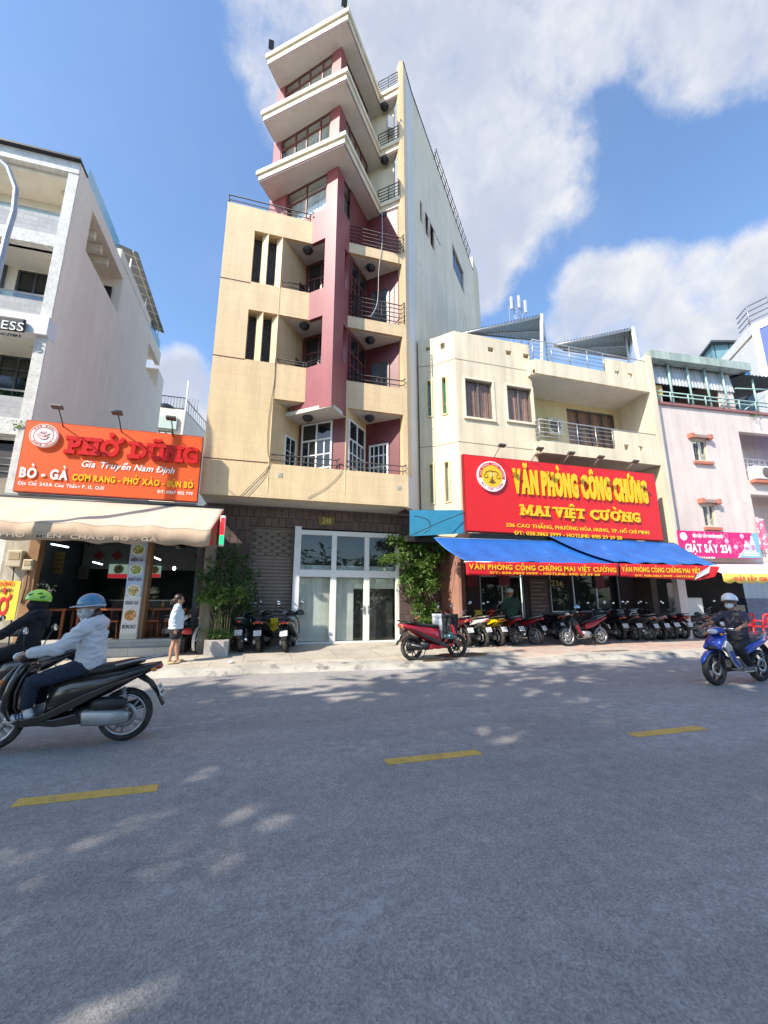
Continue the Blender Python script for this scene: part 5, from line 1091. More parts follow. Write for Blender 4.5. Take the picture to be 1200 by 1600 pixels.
crt = thing('cardboard_box', 'tan cardboard box on the roof terrace of the pink house', 'box', (*at(.5, .4), 9.5)); c = V((*at(.5, .3), 9.98)); MB().obox(c, (.28, .2, .22), rot_of(UP)).build('carton', M('cardboard', (.55, .36, .16), .8, var=.1), crt, bevel=.01); MB().obox(c - V((0, 0, .37)), (.24, .18, .15), rot_of(UP)).build('lower_carton', M('cardboard_pale', (.5, .45, .38), .8, var=.1), crt, bevel=.01)
pl_ = thing('drain_pipe', 'grey drain pipe running down the seam between cream and pink houses', 'pipe', (*at(.02, -.1), 0)); MB().tube([(*at(.02, -.1), 3.5), (*at(.02, -.1), 11.1)], .05, 8).build('pipe', m_steel, pl_)
# pink sign
SP = (14.4, 11.44); ps = thing('laundry_sign', 'magenta laundry signboard with white lettering and pale hexagons', 'sign', (16.2, 11.3, 3.0)); UPz = V((*UP, 0)); o_ = V((*SP, 0))
def su2(px, py): q = PV(px, py, SP, AZP); return (q - o_).dot(UPz), q.z
uu0, zz1 = su2(1057, 828.5); uu1, _ = su2(1183, 833); _, zz0 = su2(1062, 869)
def sg(u, d=0): q = o_ + UPz * u - V((NP.x, NP.y, 0)) * d; return (q.x, q.y)
MB().wall(sg(uu0), sg(uu1), zz0 - .02, zz1, .08).build('board', M('magenta_board', (.62, .012, .16), .5, var=.04), ps)
mb = MB(); nrm = -V((NP.x, NP.y, 0)); rr_ = random.Random(4)
for i in range(11):
    for j in range(6):
        u_ = uu1 - 2.05 + i * .185; z_ = zz0 + .08 + j * .21 + (i % 2) * .105; cc = o_ + UPz * u_ + V((0, 0, z_)) + nrm * .003
        if z_ > zz1 - .08 or z_ < zz0 + .06 or u_ > uu1 - .15 or rr_.random() < .25 + (.5 if i < 3 else 0): continue
        disc(mb, cc, UPz, UZ, .0 if rr_.random() < .35 else .085, .10, 0, .003, rr_.choice((0, 0, 1)), 6)
mb.build('hexagon_pattern', [M('hex_pale', (.80, .45, .60), .5), M('hex_pink', (.80, .20, .42), .5)], ps)
mb = MB(); q3 = lambda u, z, d=.008: o_ + UPz * u + V((0, 0, z)) + nrm * d
mb.add([q3(uu1 - 1.05, zz0), q3(uu1, zz0), q3(uu1, zz1), q3(uu1 - .28, zz1), q3(uu1 - .45, zz0 + .55)], [(0, 1, 2, 3, 4)]); mb.build('blue_corner', M('sign_pale_blue', (.20, .42, .58), .5), ps)
mb = MB(); mb.add([q3(uu1 - 1.12, zz0 + .0, .01), q3(uu1 - 1.04, zz0, .01), q3(uu1 - .50, zz0 + .5, .01), q3(uu1 - .56, zz0 + .5, .01)], [(0, 1, 2, 3)]); disc(mb, q3(uu0 + .26, zz1 - .22, .0), UPz, UZ, 0, .15, 0, .012, 0, 22)
for k in range(2): mb.add([q3(uu1 - .85 + k * .03, zz0 + .08 + k * .08, .012), q3(uu1 - .1, zz0 + .08 + k * .08, .012), q3(uu1 - .1, zz0 + .12 + k * .08, .012), q3(uu1 - .85, zz0 + .12 + k * .08, .012)], [(0, 1, 2, 3)])
textP(mb, 'TIỆM GIẶT SẤY CHUYÊN NGHIỆP', SP, AZP, (1082, 839), (1130, 841.5), (1082, 834.2), .012, bold=.02); mb.build('small_lettering', m_wl, ps); mb = MB()
textP(mb, 'GIẶT SẤY 234', SP, AZP, (1072, 862.5), (1143, 864.5), (1071.5, 849.5), .014, bold=.03); mb.build('large_lettering', m_wl, ps); mb = MB(); textP(mb, '234 CAO THẮNG, P. 12, Q. 10, HCM', SP, AZP, (1072, 871.5), (1117, 873), (1072, 869), .012, bold=.02); mb.build('lettering', m_wl, ps)
for dx, w_, h_ in ((.62, .13, .42), (.33, .11, .60)):
    mb = MB(); cu = uu1 - dx; zb_ = zz0 + .22; pr_ = [(-w_, 0), (w_, 0), (w_, h_ * .62), (w_ * .45, h_ * .75), (w_ * .45, h_), (-w_ * .45, h_), (-w_ * .45, h_ * .75), (-w_, h_ * .62)]
    mb.add([q3(cu + a_, zb_ + b_, .011) for a_, b_ in pr_], [tuple(range(8))], 0); mb.add([q3(cu - w_ * .8, zb_ + .06, .013), q3(cu + w_ * .8, zb_ + .06, .013), q3(cu + w_ * .8, zb_ + h_ * .45, .013), q3(cu - w_ * .8, zb_ + h_ * .45, .013)], [(0, 1, 2, 3)], 1); mb.build('bottle_picture', [M('bottle_white', (.75, .78, .82), .4), M('bottle_label', (.5, .22, .4), .5)], ps)
# white awning with yellow banner, and the dark laundry inside
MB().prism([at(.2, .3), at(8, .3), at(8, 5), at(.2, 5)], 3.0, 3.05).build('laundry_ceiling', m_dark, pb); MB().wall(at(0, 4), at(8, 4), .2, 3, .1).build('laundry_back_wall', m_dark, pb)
wa = thing('white_awning', 'white canvas awning over the laundry with a scalloped yellow strip', 'awning', (*at(3.5, -.5), 2.8)); mb = MB(); a, b, c, d = PV(1098, 880, at(0, -.1), AZP), PV(1240, 880, at(0, -.1), AZP), PV(1128, 896, at(0, -1.1), AZP), PV(1260, 897, at(0, -1.1), AZP)
mb.add(*sheet(a, b, c, d, 30, 6, lambda u, v: V((0, 0, -.04 * sin(pi * v)))), 0, True); mb.build('canopy', M('white_canvas', (.76, .74, .70), .8, var=.08), wa).modifiers.new('solid', 'SOLIDIFY').thickness = .008
mb = MB(); N2 = 48; vs = []
for i in range(N2 + 1): p_ = c.lerp(d, i / N2); vs += [p_ + V((0, -.005, 0)), p_ + V((0, -.02, -.27 - .07 * abs(sin(i * pi / 6))))]
mb.add(vs, [(2 * i, 2 * i + 1, 2 * i + 3, 2 * i + 2) for i in range(N2)], 0, True); mb.build('yellow_strip', M('strip_yellow', (.76, .56, .10), .6, var=.05), wa).modifiers.new('solid', 'SOLIDIFY').thickness = .004
t = MB(); SPW = tuple(V(at(0, -1.135))); textP(t, 'GIẶT SẤY CHUYÊN NGHIỆP', SPW, AZP, (1147, 906.5), (1245, 908.5), (1147, 900.5), .004, bold=.03); t.build('lettering', M('strip_red', (.62, .05, .05), .5), wa)

# ================================================================== FAR BUILDING with the blue banner
fb = thing('far_building', 'tall pale building at the far right with a big blue banner', 'building', (25, 15, .2)); QF = V((24., 13.35)); ZF = 15.86
dA = V((sin(R(32.5)), cos(R(32.5)))); dB = V((sin(R(167)), cos(R(167))))
m_far = M('far_white', (.70, .70, .70), .8, var=.05, streak=.08)
MB().wall(QF + dA * 14, QF, .2, ZF, .3, [(9.0, 13.2, 11.4, 14.0), (9.0, 13.2, 7.5, 10.3)]).build('side_wall', m_far, fb); MB().wall(QF, QF + dB * 6, .2, ZF, .3).build('front_wall', m_far, fb)
MB().wall(QF + dA * 14 + V((.8, -.3)), QF + V((.8, .3)), .2, ZF - .2, .2).build('back_room', M('far_room', (.30, .32, .36), .8, var=.2), fb)
MB().wall(QF + dA * 5.0, QF + dA * .9, 13.35, 14.0, .02).build('blue_panel', M('far_blue', (.05, .22, .50), .5), fb)
window(fb, QF + dA * 4 + V((.7, -.2)), QF + dA * 1 + V((.7, -.2)), 11.4, 12.8, m_iron, m_dglass, (.3, .6), (), .06, .06, -.3)
MB().wall(QF + dA * 14, QF, ZF - .7, ZF - .55, .1).build('joint_line', M('joint_grey', (.28, .24, .18), .8), fb)
bn = thing('blue_banner', 'large blue banner in a white frame on the far right building', 'banner', (*QF, 10)); n_ = V((dB.y, -dB.x)); MB().wall(QF + dB * .35 + n_ * .1, QF + dB * 6 + n_ * .1, 4, ZF - .5, .08).build('sheet', M('banner_blue', (.10, .15, .52), .5, var=.12, vs=.6, streak=.1), bn)
MB().wall(QF + dB * .05 + n_ * .14, QF + dB * 6 + n_ * .14, 4, ZF - .2, .1, [(.3, 6, 4, ZF - .5)]).build('frame', m_white, bn)
mb = MB()
for h in (.2, .5, .8, 1.1): mb.tube([(*(QF + dB * 6), ZF + h), (*QF, ZF + h), (*(QF + dA * 1.0), ZF + h)], .04, 5)
for k in range(6): mb.tube([(*(QF + dB * k * .9), ZF), (*(QF + dB * k * .9), ZF + 1.2)], .04, 5)
mb.build('roof_railing', m_steel, fb)
q = PV(1158, 522, QF + dA * 3, 32.5); tk = QF + dA * 7
s_ = MB(); s_.prism([QF + dA * 4.2 + V((.2, 0)), QF + dA * 8.8 + V((.2, 0)), QF + dA * 8.8 + V((2, -.6)), QF + dA * 4.2 + V((2, -.6))], ZF - .1, ZF + 1.6); s_.build('roof_shed', M('teal_shed', (.16, .30, .34), .5, tile=(.9, 3, .05, (.06, .10, .12), 0, .1)), fb)
s_ = MB(); s_.prism([QF + dA * 3.9, QF + dA * 9.1, QF + dA * 9.1 + V((2.2, -.6)), QF + dA * 3.9 + V((2.2, -.6))], ZF + 1.6, ZF + 1.72); s_.build('shed_roof', m_corr, fb)
# street lamp at the left edge
lp = thing('street_lamp', 'grey curved street lamp post cut by the left edge', 'street lamp', (-5.9, 9.45, .1)); pa = [(-5.9, 9.45, .1), (-5.88, 9.45, 6), (-5.86, 9.45, 9.3), (-5.83, 9.45, 9.9), (-5.88, 9.44, 10.5), (-6.1, 9.42, 11.0), (-6.6, 9.38, 11.4), (-7.3, 9.3, 11.55), (-8.2, 9.2, 11.45)]
MB().tube(pa, [.09, .08, .06, .058, .055, .05, .05, .045, .045], 12).build('pole', m_steel, lp); MB().obox((-8.5, 9.17, 11.4), (.35, .12, .05)).build('lamp_head', m_steel, lp, bevel=.03)
# ================================================================== PLANTS
def leafmat(name, c, tr=.25):
    m = M(name, c, .5, var=.35, vs=1.7, spec=.35); nt = m.node_tree; N, L = nt.nodes, nt.links; b = N['Principled BSDF']
    t = N.new('ShaderNodeBsdfTranslucent'); t.inputs[0].default_value = (c[0] * 1.6, c[1] * 1.7, c[2] * .8, 1); mx = N.new('ShaderNodeMixShader'); mx.inputs[0].default_value = tr
    L.new(b.outputs[0], mx.inputs[1]); L.new(t.outputs[0], mx.inputs[2]); L.new(mx.outputs[0], N['Material Output'].inputs[0]); return m
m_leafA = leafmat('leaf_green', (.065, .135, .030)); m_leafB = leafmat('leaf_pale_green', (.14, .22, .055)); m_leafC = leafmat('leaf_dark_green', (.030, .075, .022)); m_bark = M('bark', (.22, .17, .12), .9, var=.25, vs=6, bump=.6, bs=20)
def leaf(mb, p, d, up, L, w, m):
    d = d.normalized(); s = d.cross(up); s = s.normalized() if s.length > 1e-4 else V((1, 0, 0)); n = s.cross(d); k = len(mb.v)
    mb.v += [p, p + d * L * .45 + s * w + n * w * .35, p + d * L - n * L * .10, p + d * L * .45 - s * w + n * w * .35, p + d * L * .5]
    for f in ((0, 1, 4), (1, 2, 4), (2, 3, 4), (3, 0, 4)): mb.f.append([k + i for i in f]); mb.m.append(m); mb.s.append(False)
def clump(mb, c, r, twigs, L, rr, nm=2, squash=1., drop=.25):
    c = V(c)
    for _ in range(twigs):
        d = V((rr.gauss(0, 1), rr.gauss(0, 1), rr.gauss(0, 1) * squash + .15)).normalized(); ln = r * (.55 + .5 * rr.random()); st = c + V((rr.gauss(0, .25), rr.gauss(0, .25), rr.gauss(0, .25))) * r; k = max(3, int(ln / (L * .55))); m = rr.randrange(nm)
        for i in range(k):
            t = (i + .6) / k; p = st + d * ln * t + V((0, 0, -drop * ln * t * t))
            ld_ = (d * .5 + V((rr.gauss(0, .7), rr.gauss(0, .7), rr.gauss(0, .5)))); leaf(mb, p, ld_, V((rr.gauss(0, .4), rr.gauss(0, .4), 1)), L * (.7 + .6 * rr.random()), L * .24, m)
def limbs(mb, base, tips, r0, rr, fork=.45):
    base = V(base)
    for t in tips:
        t = V(t); mid = base.lerp(t, fork) + V((rr.gauss(0, .06), rr.gauss(0, .06), .05)) * (t - base).length; mb.tube([base, base.lerp(mid, .5), mid, t], [r0, r0 * .8, r0 * .6, r0 * .25], 6)
rr = random.Random(11)
# bush with planter beside the noodle shop
bp_ = thing('potted_bush', 'dark leafy bush rising behind the rough concrete planter beside the noodle shop', 'bush', (-1.0, 11.2, .2))
YBh = 11.35; mb = MB(); tips = []
def at_(px, py, Y): return tuple(PY(px, py, Y))
cl = [(345, 868, .42, 12.15), (372, 872, .36, 12.25), (332, 892, .40, 11.95), (362, 900, .48, 12.15), (390, 905, .34, 12.25), (340, 925, .40, 11.65), (372, 922, .42, 11.85), (395, 930, .30, 12.15), (322, 922, .26, 11.55), (352, 945, .38, 11.95), (382, 948, .30, 12.15), (360, 968, .32, 12.15), (318, 905, .22, 11.85), (345, 985, .26, 12.15), (375, 975, .22, 12.25)]
for px, py, r, Y in cl: c_ = at_(px, py, Y); tips.append(c_); clump(mb, c_, r, int(42 * r / .35), .115, rr, 2)
mb.build('crown', [m_leafC, m_leafA], bp_)  # darker leaves put the overhang's shade into the crown colour
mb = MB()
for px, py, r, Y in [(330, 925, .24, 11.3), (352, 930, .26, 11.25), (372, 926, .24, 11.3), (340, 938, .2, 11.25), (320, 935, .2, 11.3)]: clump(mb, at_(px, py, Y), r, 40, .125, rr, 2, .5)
mb.build('sun_toned_branch', [m_leafA, m_leafB], bp_)  # paler leaves put the sunlit band into the colour
mb = MB(); b_ = V(at_(348, 1005, 11.85)); b_.z = .25; limbs(mb, b_, tips[:10:2], .035, rr); limbs(mb, b_ + V((-.15, .1, 0)), tips[1:10:2], .03, rr); mb.build('trunk', m_bark, bp_)
pt = thing('concrete_planter', 'rough grey concrete planter with low yellow-green plants at the pavement', 'planter', (-1.05, 10.7, .17))
a, b = PZ(317, 1028, .165), PZ(354, 1028, .165); mb = MB(); w_ = b.x - a.x; h_ = .40; y0 = a.y
mb.box(a.x, a.x + w_, y0, y0 + .08, .1, .17 + h_); mb.box(a.x, a.x + .08, y0 + .08, y0 + .7, .1, .17 + h_); mb.box(a.x + w_ - .08, a.x + w_, y0 + .08, y0 + .7, .1, .17 + h_); mb.box(a.x + .08, a.x + w_ - .08, y0 + .08, y0 + .7, .1, .17 + h_ - .06)
mb.build('trough', M('rough_concrete', (.48, .44, .40), .95, var=.18, vs=6, bump=1., bs=12, fine=.15, fs=20), pt)
mb = MB()
for k in range(9): clump(mb, (a.x + .05 + w_ * k / 9, y0 + .15 + .3 * rr.random(), .62 + .16 * rr.random()), .19, 13, .085, rr, 2, .9)
for k in range(4): clump(mb, (a.x + .1 + w_ * .5 * rr.random(), y0 + .35, .95 + .25 * k / 3), .14, 10, .08, rr, 2)
mb.build('low_plants', [m_leafB, m_leafA], pt)['kind'] = 'stuff'
mb = MB()
for k in range(9): x = a.x + .16 + .04 * k; mb.tube([(x, y0 + .3 + .02 * k, .5), (x + rr.gauss(0, .03), y0 + .3, 1.0 + .35 * rr.random())], [.016, .004], 5)
mb.build('dry_stalks', M('dry_straw', (.52, .38, .18), .9, var=.2), pt)
MB().tube([PZ(340, 1005, .2), PY(343, 930, 11.2)], .035, 6).build('pale_stake', m_conc, pt)
# climbing tree against the stone pier
vt = thing('pavement_tree', 'small sunlit leafy tree growing against the stone pier beside the blue awning', 'tree', (4.7, 12.3, .22)); mb = MB(); tips = []
cl = [(648, 838, .30), (630, 848, .28), (655, 856, .28), (670, 840, .26), (612, 843, .2), (684, 850, .22), (676, 838, .14), (613, 874, .20), (630, 870, .22), (600, 875, .18), (652, 876, .30), (672, 872, .26), (690, 868, .18), (693, 862, .12), (640, 893, .26), (660, 898, .34), (680, 900, .26), (632, 905, .22), (655, 918, .30), (676, 915, .24), (645, 925, .22), (660, 938, .24), (652, 950, .18), (668, 958, .18), (678, 950, .16), (662, 970, .15), (672, 978, .13), (655, 890, .3), (667, 885, .28)]
for px, py, r in cl: Y = 12.3 + rr.gauss(0, .22) - (.2 if py > 900 else 0); c_ = at_(px, py, Y); tips.append(c_); clump(mb, c_, r, int(72 * (r / .25)), .13, rr, 3, .8)
mb.build('crown', [m_leafA, m_leafB, m_leafB], vt); mb = MB(); b_ = V(at_(664, 1000, 12.5)); b_.z = .2; top_ = V(at_(660, 930, 12.5)); mb.tube([b_, b_.lerp(top_, .5) + V((.05, 0, 0)), top_], [.05, .04, .035], 7); limbs(mb, top_, tips[:20:2], .025, rr); mb.build('trunk', m_bark, vt)
# little plants inside the shop and on ledges
fp = thing('flower_pot', 'small potted plant with pale leaves beside the left shop post', 'plant', tuple(PY(68, 945, 12.3))); mb = MB(); c_ = PY(68, 925, 12.3); clump(mb, c_, .32, 26, .10, rr, 2); mb.build('leaves', [m_leafC, M('pale_flower', (.6, .62, .55), .6)], fp); MB().lathe([(0, .56), (.12, .56), (.16, .95), (.14, .95), (.13, .9)], (c_.x, c_.y, 0), 'z', 14).build('pot', m_terra, fp)
for (px, py, Y, r, lb) in ((32, 665, 12.1, .22, 'weedy sprig growing on the white building balcony beside the orange sign'), (1180, 650, 11.3, .22, 'weedy sprig growing from the parapet of the pink house')):
    mb = MB(); clump(mb, PY(px, py, Y), r, 12, .09, rr, 2); o = mb.build('weed', [m_leafB, m_leafA], None, tuple(PY(px, py, Y))); tag(o, lb, 'plant')
# street trees on the near side of the road, whose crowns shade the carriageway, and an unseen low leaf belt added to block sky light and fill reflections
mb = MB(); rr = random.Random(5)
for tx, ty in ((-21, -2.2), (-16.5, -1.8), (-12, -2.2), (-7.5, -1.9), (-3.0, -2.3), (1.8, -2.4)):
    for k in range(62):
        a_ = rr.random() * 6.28; rad = 3.5 * rr.random() ** .5; zc = 11.0 + rr.gauss(0, 1.7); clump(mb, (tx + cos(a_) * rad, ty + sin(a_) * rad * 1.1, min(max(zc, 8.0), 14.6)), 1.0, 25, .50, rr, 2, .6)
for k in range(200):
    clump(mb, (-26 + 60 * rr.random(), -11 - 3 * rr.random(), 5.5 * rr.random()), 1.6, 9, 1.0, rr, 2, .8)
can = mb.build('roadside_canopy', [m_leafA, m_leafC]); can['kind'] = 'stuff'
# ================================================================== MOTORBIKES (local axes: x forward, y left, z up)
def sring(c, hw, up, n=16, e=2.4):
    c = V(c); up = V(up); out = []
    for j in range(n):
        a = 2 * pi * j / n; ca, sa = cos(a), sin(a); k = 2 / e
        out.append(c + V((0, 1, 0)) * (hw * abs(ca) ** k * (1 if ca >= 0 else -1)) + up * (abs(sa) ** k * (1 if sa >= 0 else -1)))
    return out
def sloft(mb, secs, m=0, n=16, e=2.4, y=0.):
    """sections (x, z, half width, half height, lean in degrees)"""
    return mb.loft([sring((s[0], y + (s[5] if len(s) > 5 else 0), s[1]), s[2], V((-sin(R(s[4])), 0, cos(R(s[4])))) * s[3], n, e) for s in secs][::1], m)
def panel(mb, pts, y0, y1, m=0):
    n = len(pts); a = sum(pts[i][0] * pts[(i + 1) % n][1] - pts[(i + 1) % n][0] * pts[i][1] for i in range(n))
    if a < 0: pts = pts[::-1]
    lo, hi = sorted((y0, y1)); vs = [(p[0], hi, p[1]) for p in pts] + [(p[0], lo, p[1]) for p in pts]
    return mb.add(vs, [tuple(range(n))[::-1], tuple(range(n, 2 * n))] + [(i, (i + 1) % n, n + (i + 1) % n, n + i) for i in range(n)], m)
m_tyre = M('tyre_rubber', (.022, .022, .022), .85, var=.25, vs=8, blotch=((.12, .105, .085), 6, .52, .75)); m_rimb = M('black_alloy', (.03, .03, .032), .4, metal=.5); m_rims = M('silver_alloy', (.50, .50, .50), .35, metal=.8, var=.15)
m_chr = M('chrome', (.62, .62, .62), .15, metal=1.); m_alu = M('cast_aluminium', (.40, .40, .39), .45, metal=.7, var=.2, vs=8); m_seat = M('seat_vinyl', (.018, .018, .018), .5, var=.25, vs=6); m_pl = M('scratched_black_plastic', (.022, .022, .023), .48, var=.3, vs=5, fine=.2, fs=60)
m_plate = M('plate_white', (.72, .72, .70), .5, var=.04); m_pltx = M('plate_ink', (.03, .03, .03), .6); m_tail = M('tail_red', (.42, .012, .02), .2, coat=.6); m_amber = M('amber_lens', (.70, .25, .02), .2); m_lens = M('headlight_lens', (.62, .64, .66), .08, spec=.8, var=.1); m_mir = M('mirror_glass', (.75, .78, .8), .03, metal=1.)
def paint(name, c, metal=.15, coat=.7): return M('paint_' + name, c, .32, metal=metal, var=.06, vs=3, coat=coat)
def wheel(par, x, r, w, rim, spokes=5, double=True, disc_=True, wire=False):
    o = MB().lathe([(r * .76, -w * .38), (r * .86, -w * .5), (r * .955, -w * .42), (r, 0), (r * .955, w * .42), (r * .86, w * .5), (r * .76, w * .38), (r * .74, 0)], (x, 0, r), 'y', 36, closed=True); o.lathe([(r * 1.001, -.006), (r * 1.004, 0), (r * 1.001, .006)], (x, 0, r), 'y', 36)
    wh = o.build('wheel', m_tyre, par); mb = MB()
    mb.lathe([(r * .70, -w * .36), (r * .78, -w * .40), (r * .78, w * .40), (r * .70, w * .36), (r * .68, 0)], (x, 0, r), 'y', 32, closed=True)
    mb.lathe([(0, -w * .6), (r * .16, -w * .6), (r * .18, 0), (r * .16, w * .6), (0, w * .6)], (x, 0, r), 'y', 14)
    if wire:
        for k in range(24): a = 2 * pi * k / 24; mb.tube([(x + r * .12 * cos(a + .5), (-1) ** k * w * .3, r + r * .12 * sin(a + .5)), (x + r * .70 * cos(a), 0, r + r * .70 * sin(a))], .003, 4)
    else:
        for k in range(spokes):
            for off in ((-.13, .13) if double else (0,)):
                a = 2 * pi * k / spokes + off; b = 2 * pi * k / spokes + off * 1.6
                mb.tube([(x + r * .13 * cos(a), 0, r + r * .13 * sin(a)), (x + r * .72 * cos(b), 0, r + r * .72 * sin(b))], [r * .055, r * .045] if double else [r * .085, r * .06], 6)
    mb.build('rim', rim, wh)
    if disc_: MB().lathe([(r * .26, w * .48), (r * .46, w * .48), (r * .46, w * .54), (r * .26, w * .54)], (x, 0, r), 'y', 24, closed=True).build('brake_disc', m_alu, wh)
    return wh
def mirrors(t, x, z, y=.17, up=.22, out=.14):
    for s in (-1, 1):
        mb = MB(); mb.tube([(x, s * y, z), (x - .01, s * (y + out * .6), z + up * .55), (x - .03, s * (y + out), z + up)], .007, 6, 1)
        c = V((x - .035, s * (y + out + .03), z + up + .03)); mb.ell(c, (.022, .066, .045), 14, 8, 1); mb.ell(c + V((-.014, 0, 0)), (.010, .058, .038), 14, 8, 0)
        mb.build('mirror', [m_mir, m_pl], t)
def bars(t, x, z, w=.34, back=.07, grip=.12):
    mb = MB(); mb.tube([(x - back, w, z + .015), (x - back * .4, w * .5, z + .02), (x, 0, z), (x - back * .4, -w * .5, z + .02), (x - back, -w, z + .015)], .013, 8); 
    for s in (-1, 1): mb.tube([(x + .03, s * w * .5, z + .0), (x + .01, s * w * .95, z - .0)], .006, 5)
    hb = mb.build('handlebar', m_chr, t); mb = MB()
    for s in (-1, 1): mb.tube([(x - back - .002, s * (w + .01), z + .015), (x - back * .72, s * (w - grip), z + .018)], [.020, .018], 10)
    mb.build('grip', m_pl, hb) if False else None
    for s in (-1, 1): MB().tube([(x - back - .002, s * (w + .01), z + .015), (x - back * .72, s * (w - grip), z + .018)], [.020, .018], 10).build('grip', m_pl, hb)
    return hb
def plate(t, x, z, lean, dig, mc=None):
    q = Matrix.Rotation(R(lean), 3, 'Y'); mb = MB(); c = V((x, 0, z)); mb.obox(c, (.004, .095, .07), q); o = mb.build('licence_plate', mc or m_plate, t, bevel=.004)
    mb = MB(); U = V((0, -1, 0)); W = q @ V((0, 0, 1)); b_ = c + q @ V((-.0045, 0, 0))
    text(mb, dig[0], b_, U, W, -.06, .06, .012, .036, .0015, bold=.0); text(mb, dig[1], b_, U, W, -.078, .078, -.055, .044, .0015, bold=.0); mb.build('plate_digits', m_pltx, o)
def scooter(name, lab, group, pm, inner=None, seatm=None, dig=('59-X1', '271.40'), rail=m_alu, rim=None, stand=True, plate_m=None):
    t = thing(name, lab, 'motorbike', (0, 0, 0), group); inner = inner or m_pl; r = .285; rim = rim or m_rimb
    wheel(t, -.63, r, .105, rim); wheel(t, .63, r, .09, rim)
    mb = MB(); sloft(mb, [(.13, .50, .11, .21, 8), (.10, .51, .15, .22, 6), (-.08, .56, .19, .19, 0), (-.28, .61, .205, .165, -4), (-.48, .67, .195, .125, -8), (-.66, .735, .165, .085, -12), (-.82, .785, .115, .055, -14), (-.95, .825, .06, .03, -16)], e=2.6); body = mb.build('body_shell', pm, t)
    mb = MB()
    for s in (-1, 1): panel(mb, [(.30, .26), (.10, .30), (-.22, .45), (-.50, .60), (-.80, .735), (-.84, .76), (-.5, .655), (-.2, .53), (.12, .37), (.30, .33)], s * .17, s * .215)
    mb.build('side_trim', inner, body, bevel=.008)
    mb = MB(); sloft(mb, [(.13, .735, .07, .03, 12), (.09, .755, .105, .05, 6), (-.06, .765, .14, .055, 0), (-.25, .78, .15, .055, -2), (-.42, .80, .15, .06, -8), (-.60, .845, .135, .05, -10), (-.76, .875, .085, .03, -10)], e=2.5); mb.build('seat', seatm or m_seat, t)
    mb = MB(); sloft(mb, [(.36, .26, .15, .035, -75), (.42, .32, .185, .04, -70), (.475, .44, .215, .045, -82), (.475, .58, .225, .05, -98), (.445, .72, .215, .055, -104), (.41, .84, .17, .06, -106), (.385, .93, .11, .05, -104)], e=2.8); mb.build('leg_shield', pm, t)
    mb = MB(); sloft(mb, [(.33, .30, .14, .02, -80), (.40, .45, .185, .025, -85), (.405, .60, .19, .03, -98), (.375, .74, .17, .03, -104), (.345, .86, .12, .03, -105)], e=2.8); mb.build('inner_panel', inner, t)
    mb = MB(); sloft(mb, [(.47, .86, .08, .03, -75), (.545, .74, .115, .05, -85), (.565, .62, .12, .05, -95), (.54, .50, .09, .04, -100), (.49, .42, .05, .02, -100)], e=2.4); mb.build('nose_cowl', pm, t)
    mb = MB(); mb.box(.0, .37, -.165, .165, .245, .30); mb.build('floorboard', inner, t, bevel=.02)
    mb = MB()
    for s in (-1, 1): panel(mb, [(.40, .30), (.0, .235), (-.25, .25), (-.20, .36), (.02, .315), (.34, .345)], s * .165, s * .205)
    mb.build('lower_skirt', pm, t, bevel=.012)
    mb = MB(); rr_ = r + .035; mb.loft([sring((.63 + rr_ * cos(R(a)), 0, r + rr_ * sin(R(a))), .062 * k, V((cos(R(a)), 0, sin(R(a)))) * .012, 12, 3) for a, k in ((28, .55), (45, .85), (70, 1), (95, 1.05), (120, 1.05), (145, .95), (165, .7))]); mb.build('front_fender', pm, t)
    mb = MB()
    for s in (-1, 1): mb.tube([(.63, s * .065, r), (.56, s * .065, .50), (.47, s * .05, .76)], [.022, .024, .024], 8)
    mb.build('fork', m_alu, t)
    mb = MB(); mb.loft([sring((.40 + .03 * k, 0, .955 + .0 * k), h, V((0, 0, 1)) * v_, 16, 2.3) for k, h, v_ in ((-3.2, .06, .03), (-2, .12, .055), (0, .145, .075), (1.6, .13, .07), (3.2, .085, .05), (4.2, .03, .02))]); mb.build('handlebar_cover', pm, t)
    MB().ell((.515, 0, .955), (.035, .085, .045), 16, 8).build('headlight', m_lens, t); bars(t, .385, .985); mirrors(t, .385, 1.0)
    for s in (-1, 1): MB().ell((.575, s * .10, .70), (.03, .035, .028), 10, 6).build('turn_signal', m_amber, t)
    MB().ell((-.93, 0, .80), (.045, .085, .036), 16, 8).build('tail_light', m_tail, t)
    for s in (-1, 1): MB().ell((-.90, s * .10, .775), (.035, .028, .024), 10, 6).build('turn_signal', m_amber, t)
    mb = MB(); mb.tube([(-.50, .135, .84), (-.70, .145, .885), (-.90, .10, .915), (-.985, 0, .925), (-.90, -.10, .915), (-.70, -.145, .885), (-.50, -.135, .84)], .015, 8, flat=.8); mb.build('grab_rail', rail, t)
    mb = MB(); sloft(mb, [(-.74, .70, .09, .03, 60), (-.86, .62, .08, .018, 62), (-.95, .50, .07, .014, 66), (-1.02, .36, .06, .010, 64)], e=3); mb.build('rear_mudguard', m_pl, t)
    plate(t, -.978, .535, 24, dig, plate_m)
    mb = MB(); sloft(mb, [(-.20, .30, .03, .05, 0), (-.26, .30, .055, .085, 0), (-.45, .29, .06, .085, 0), (-.62, .285, .055, .08, 0), (-.70, .285, .03, .05, 0)], 0, 14, 3.4, .135); mb.build('gear_case', m_alu, t)
    mb = MB(); sloft(mb, [(-.30, .42, .04, .05, 0), (-.36, .425, .06, .075, 0), (-.55, .43, .06, .075, 0), (-.66, .43, .03, .04, 0)], 0, 14, 3, .12); sloft(mb, [(-.1, .30, .12, .08, 0), (-.25, .32, .14, .11, 0), (-.42, .34, .12, .09, 0)], 0, 12, 2.6); mb.build('engine', m_pl, t)
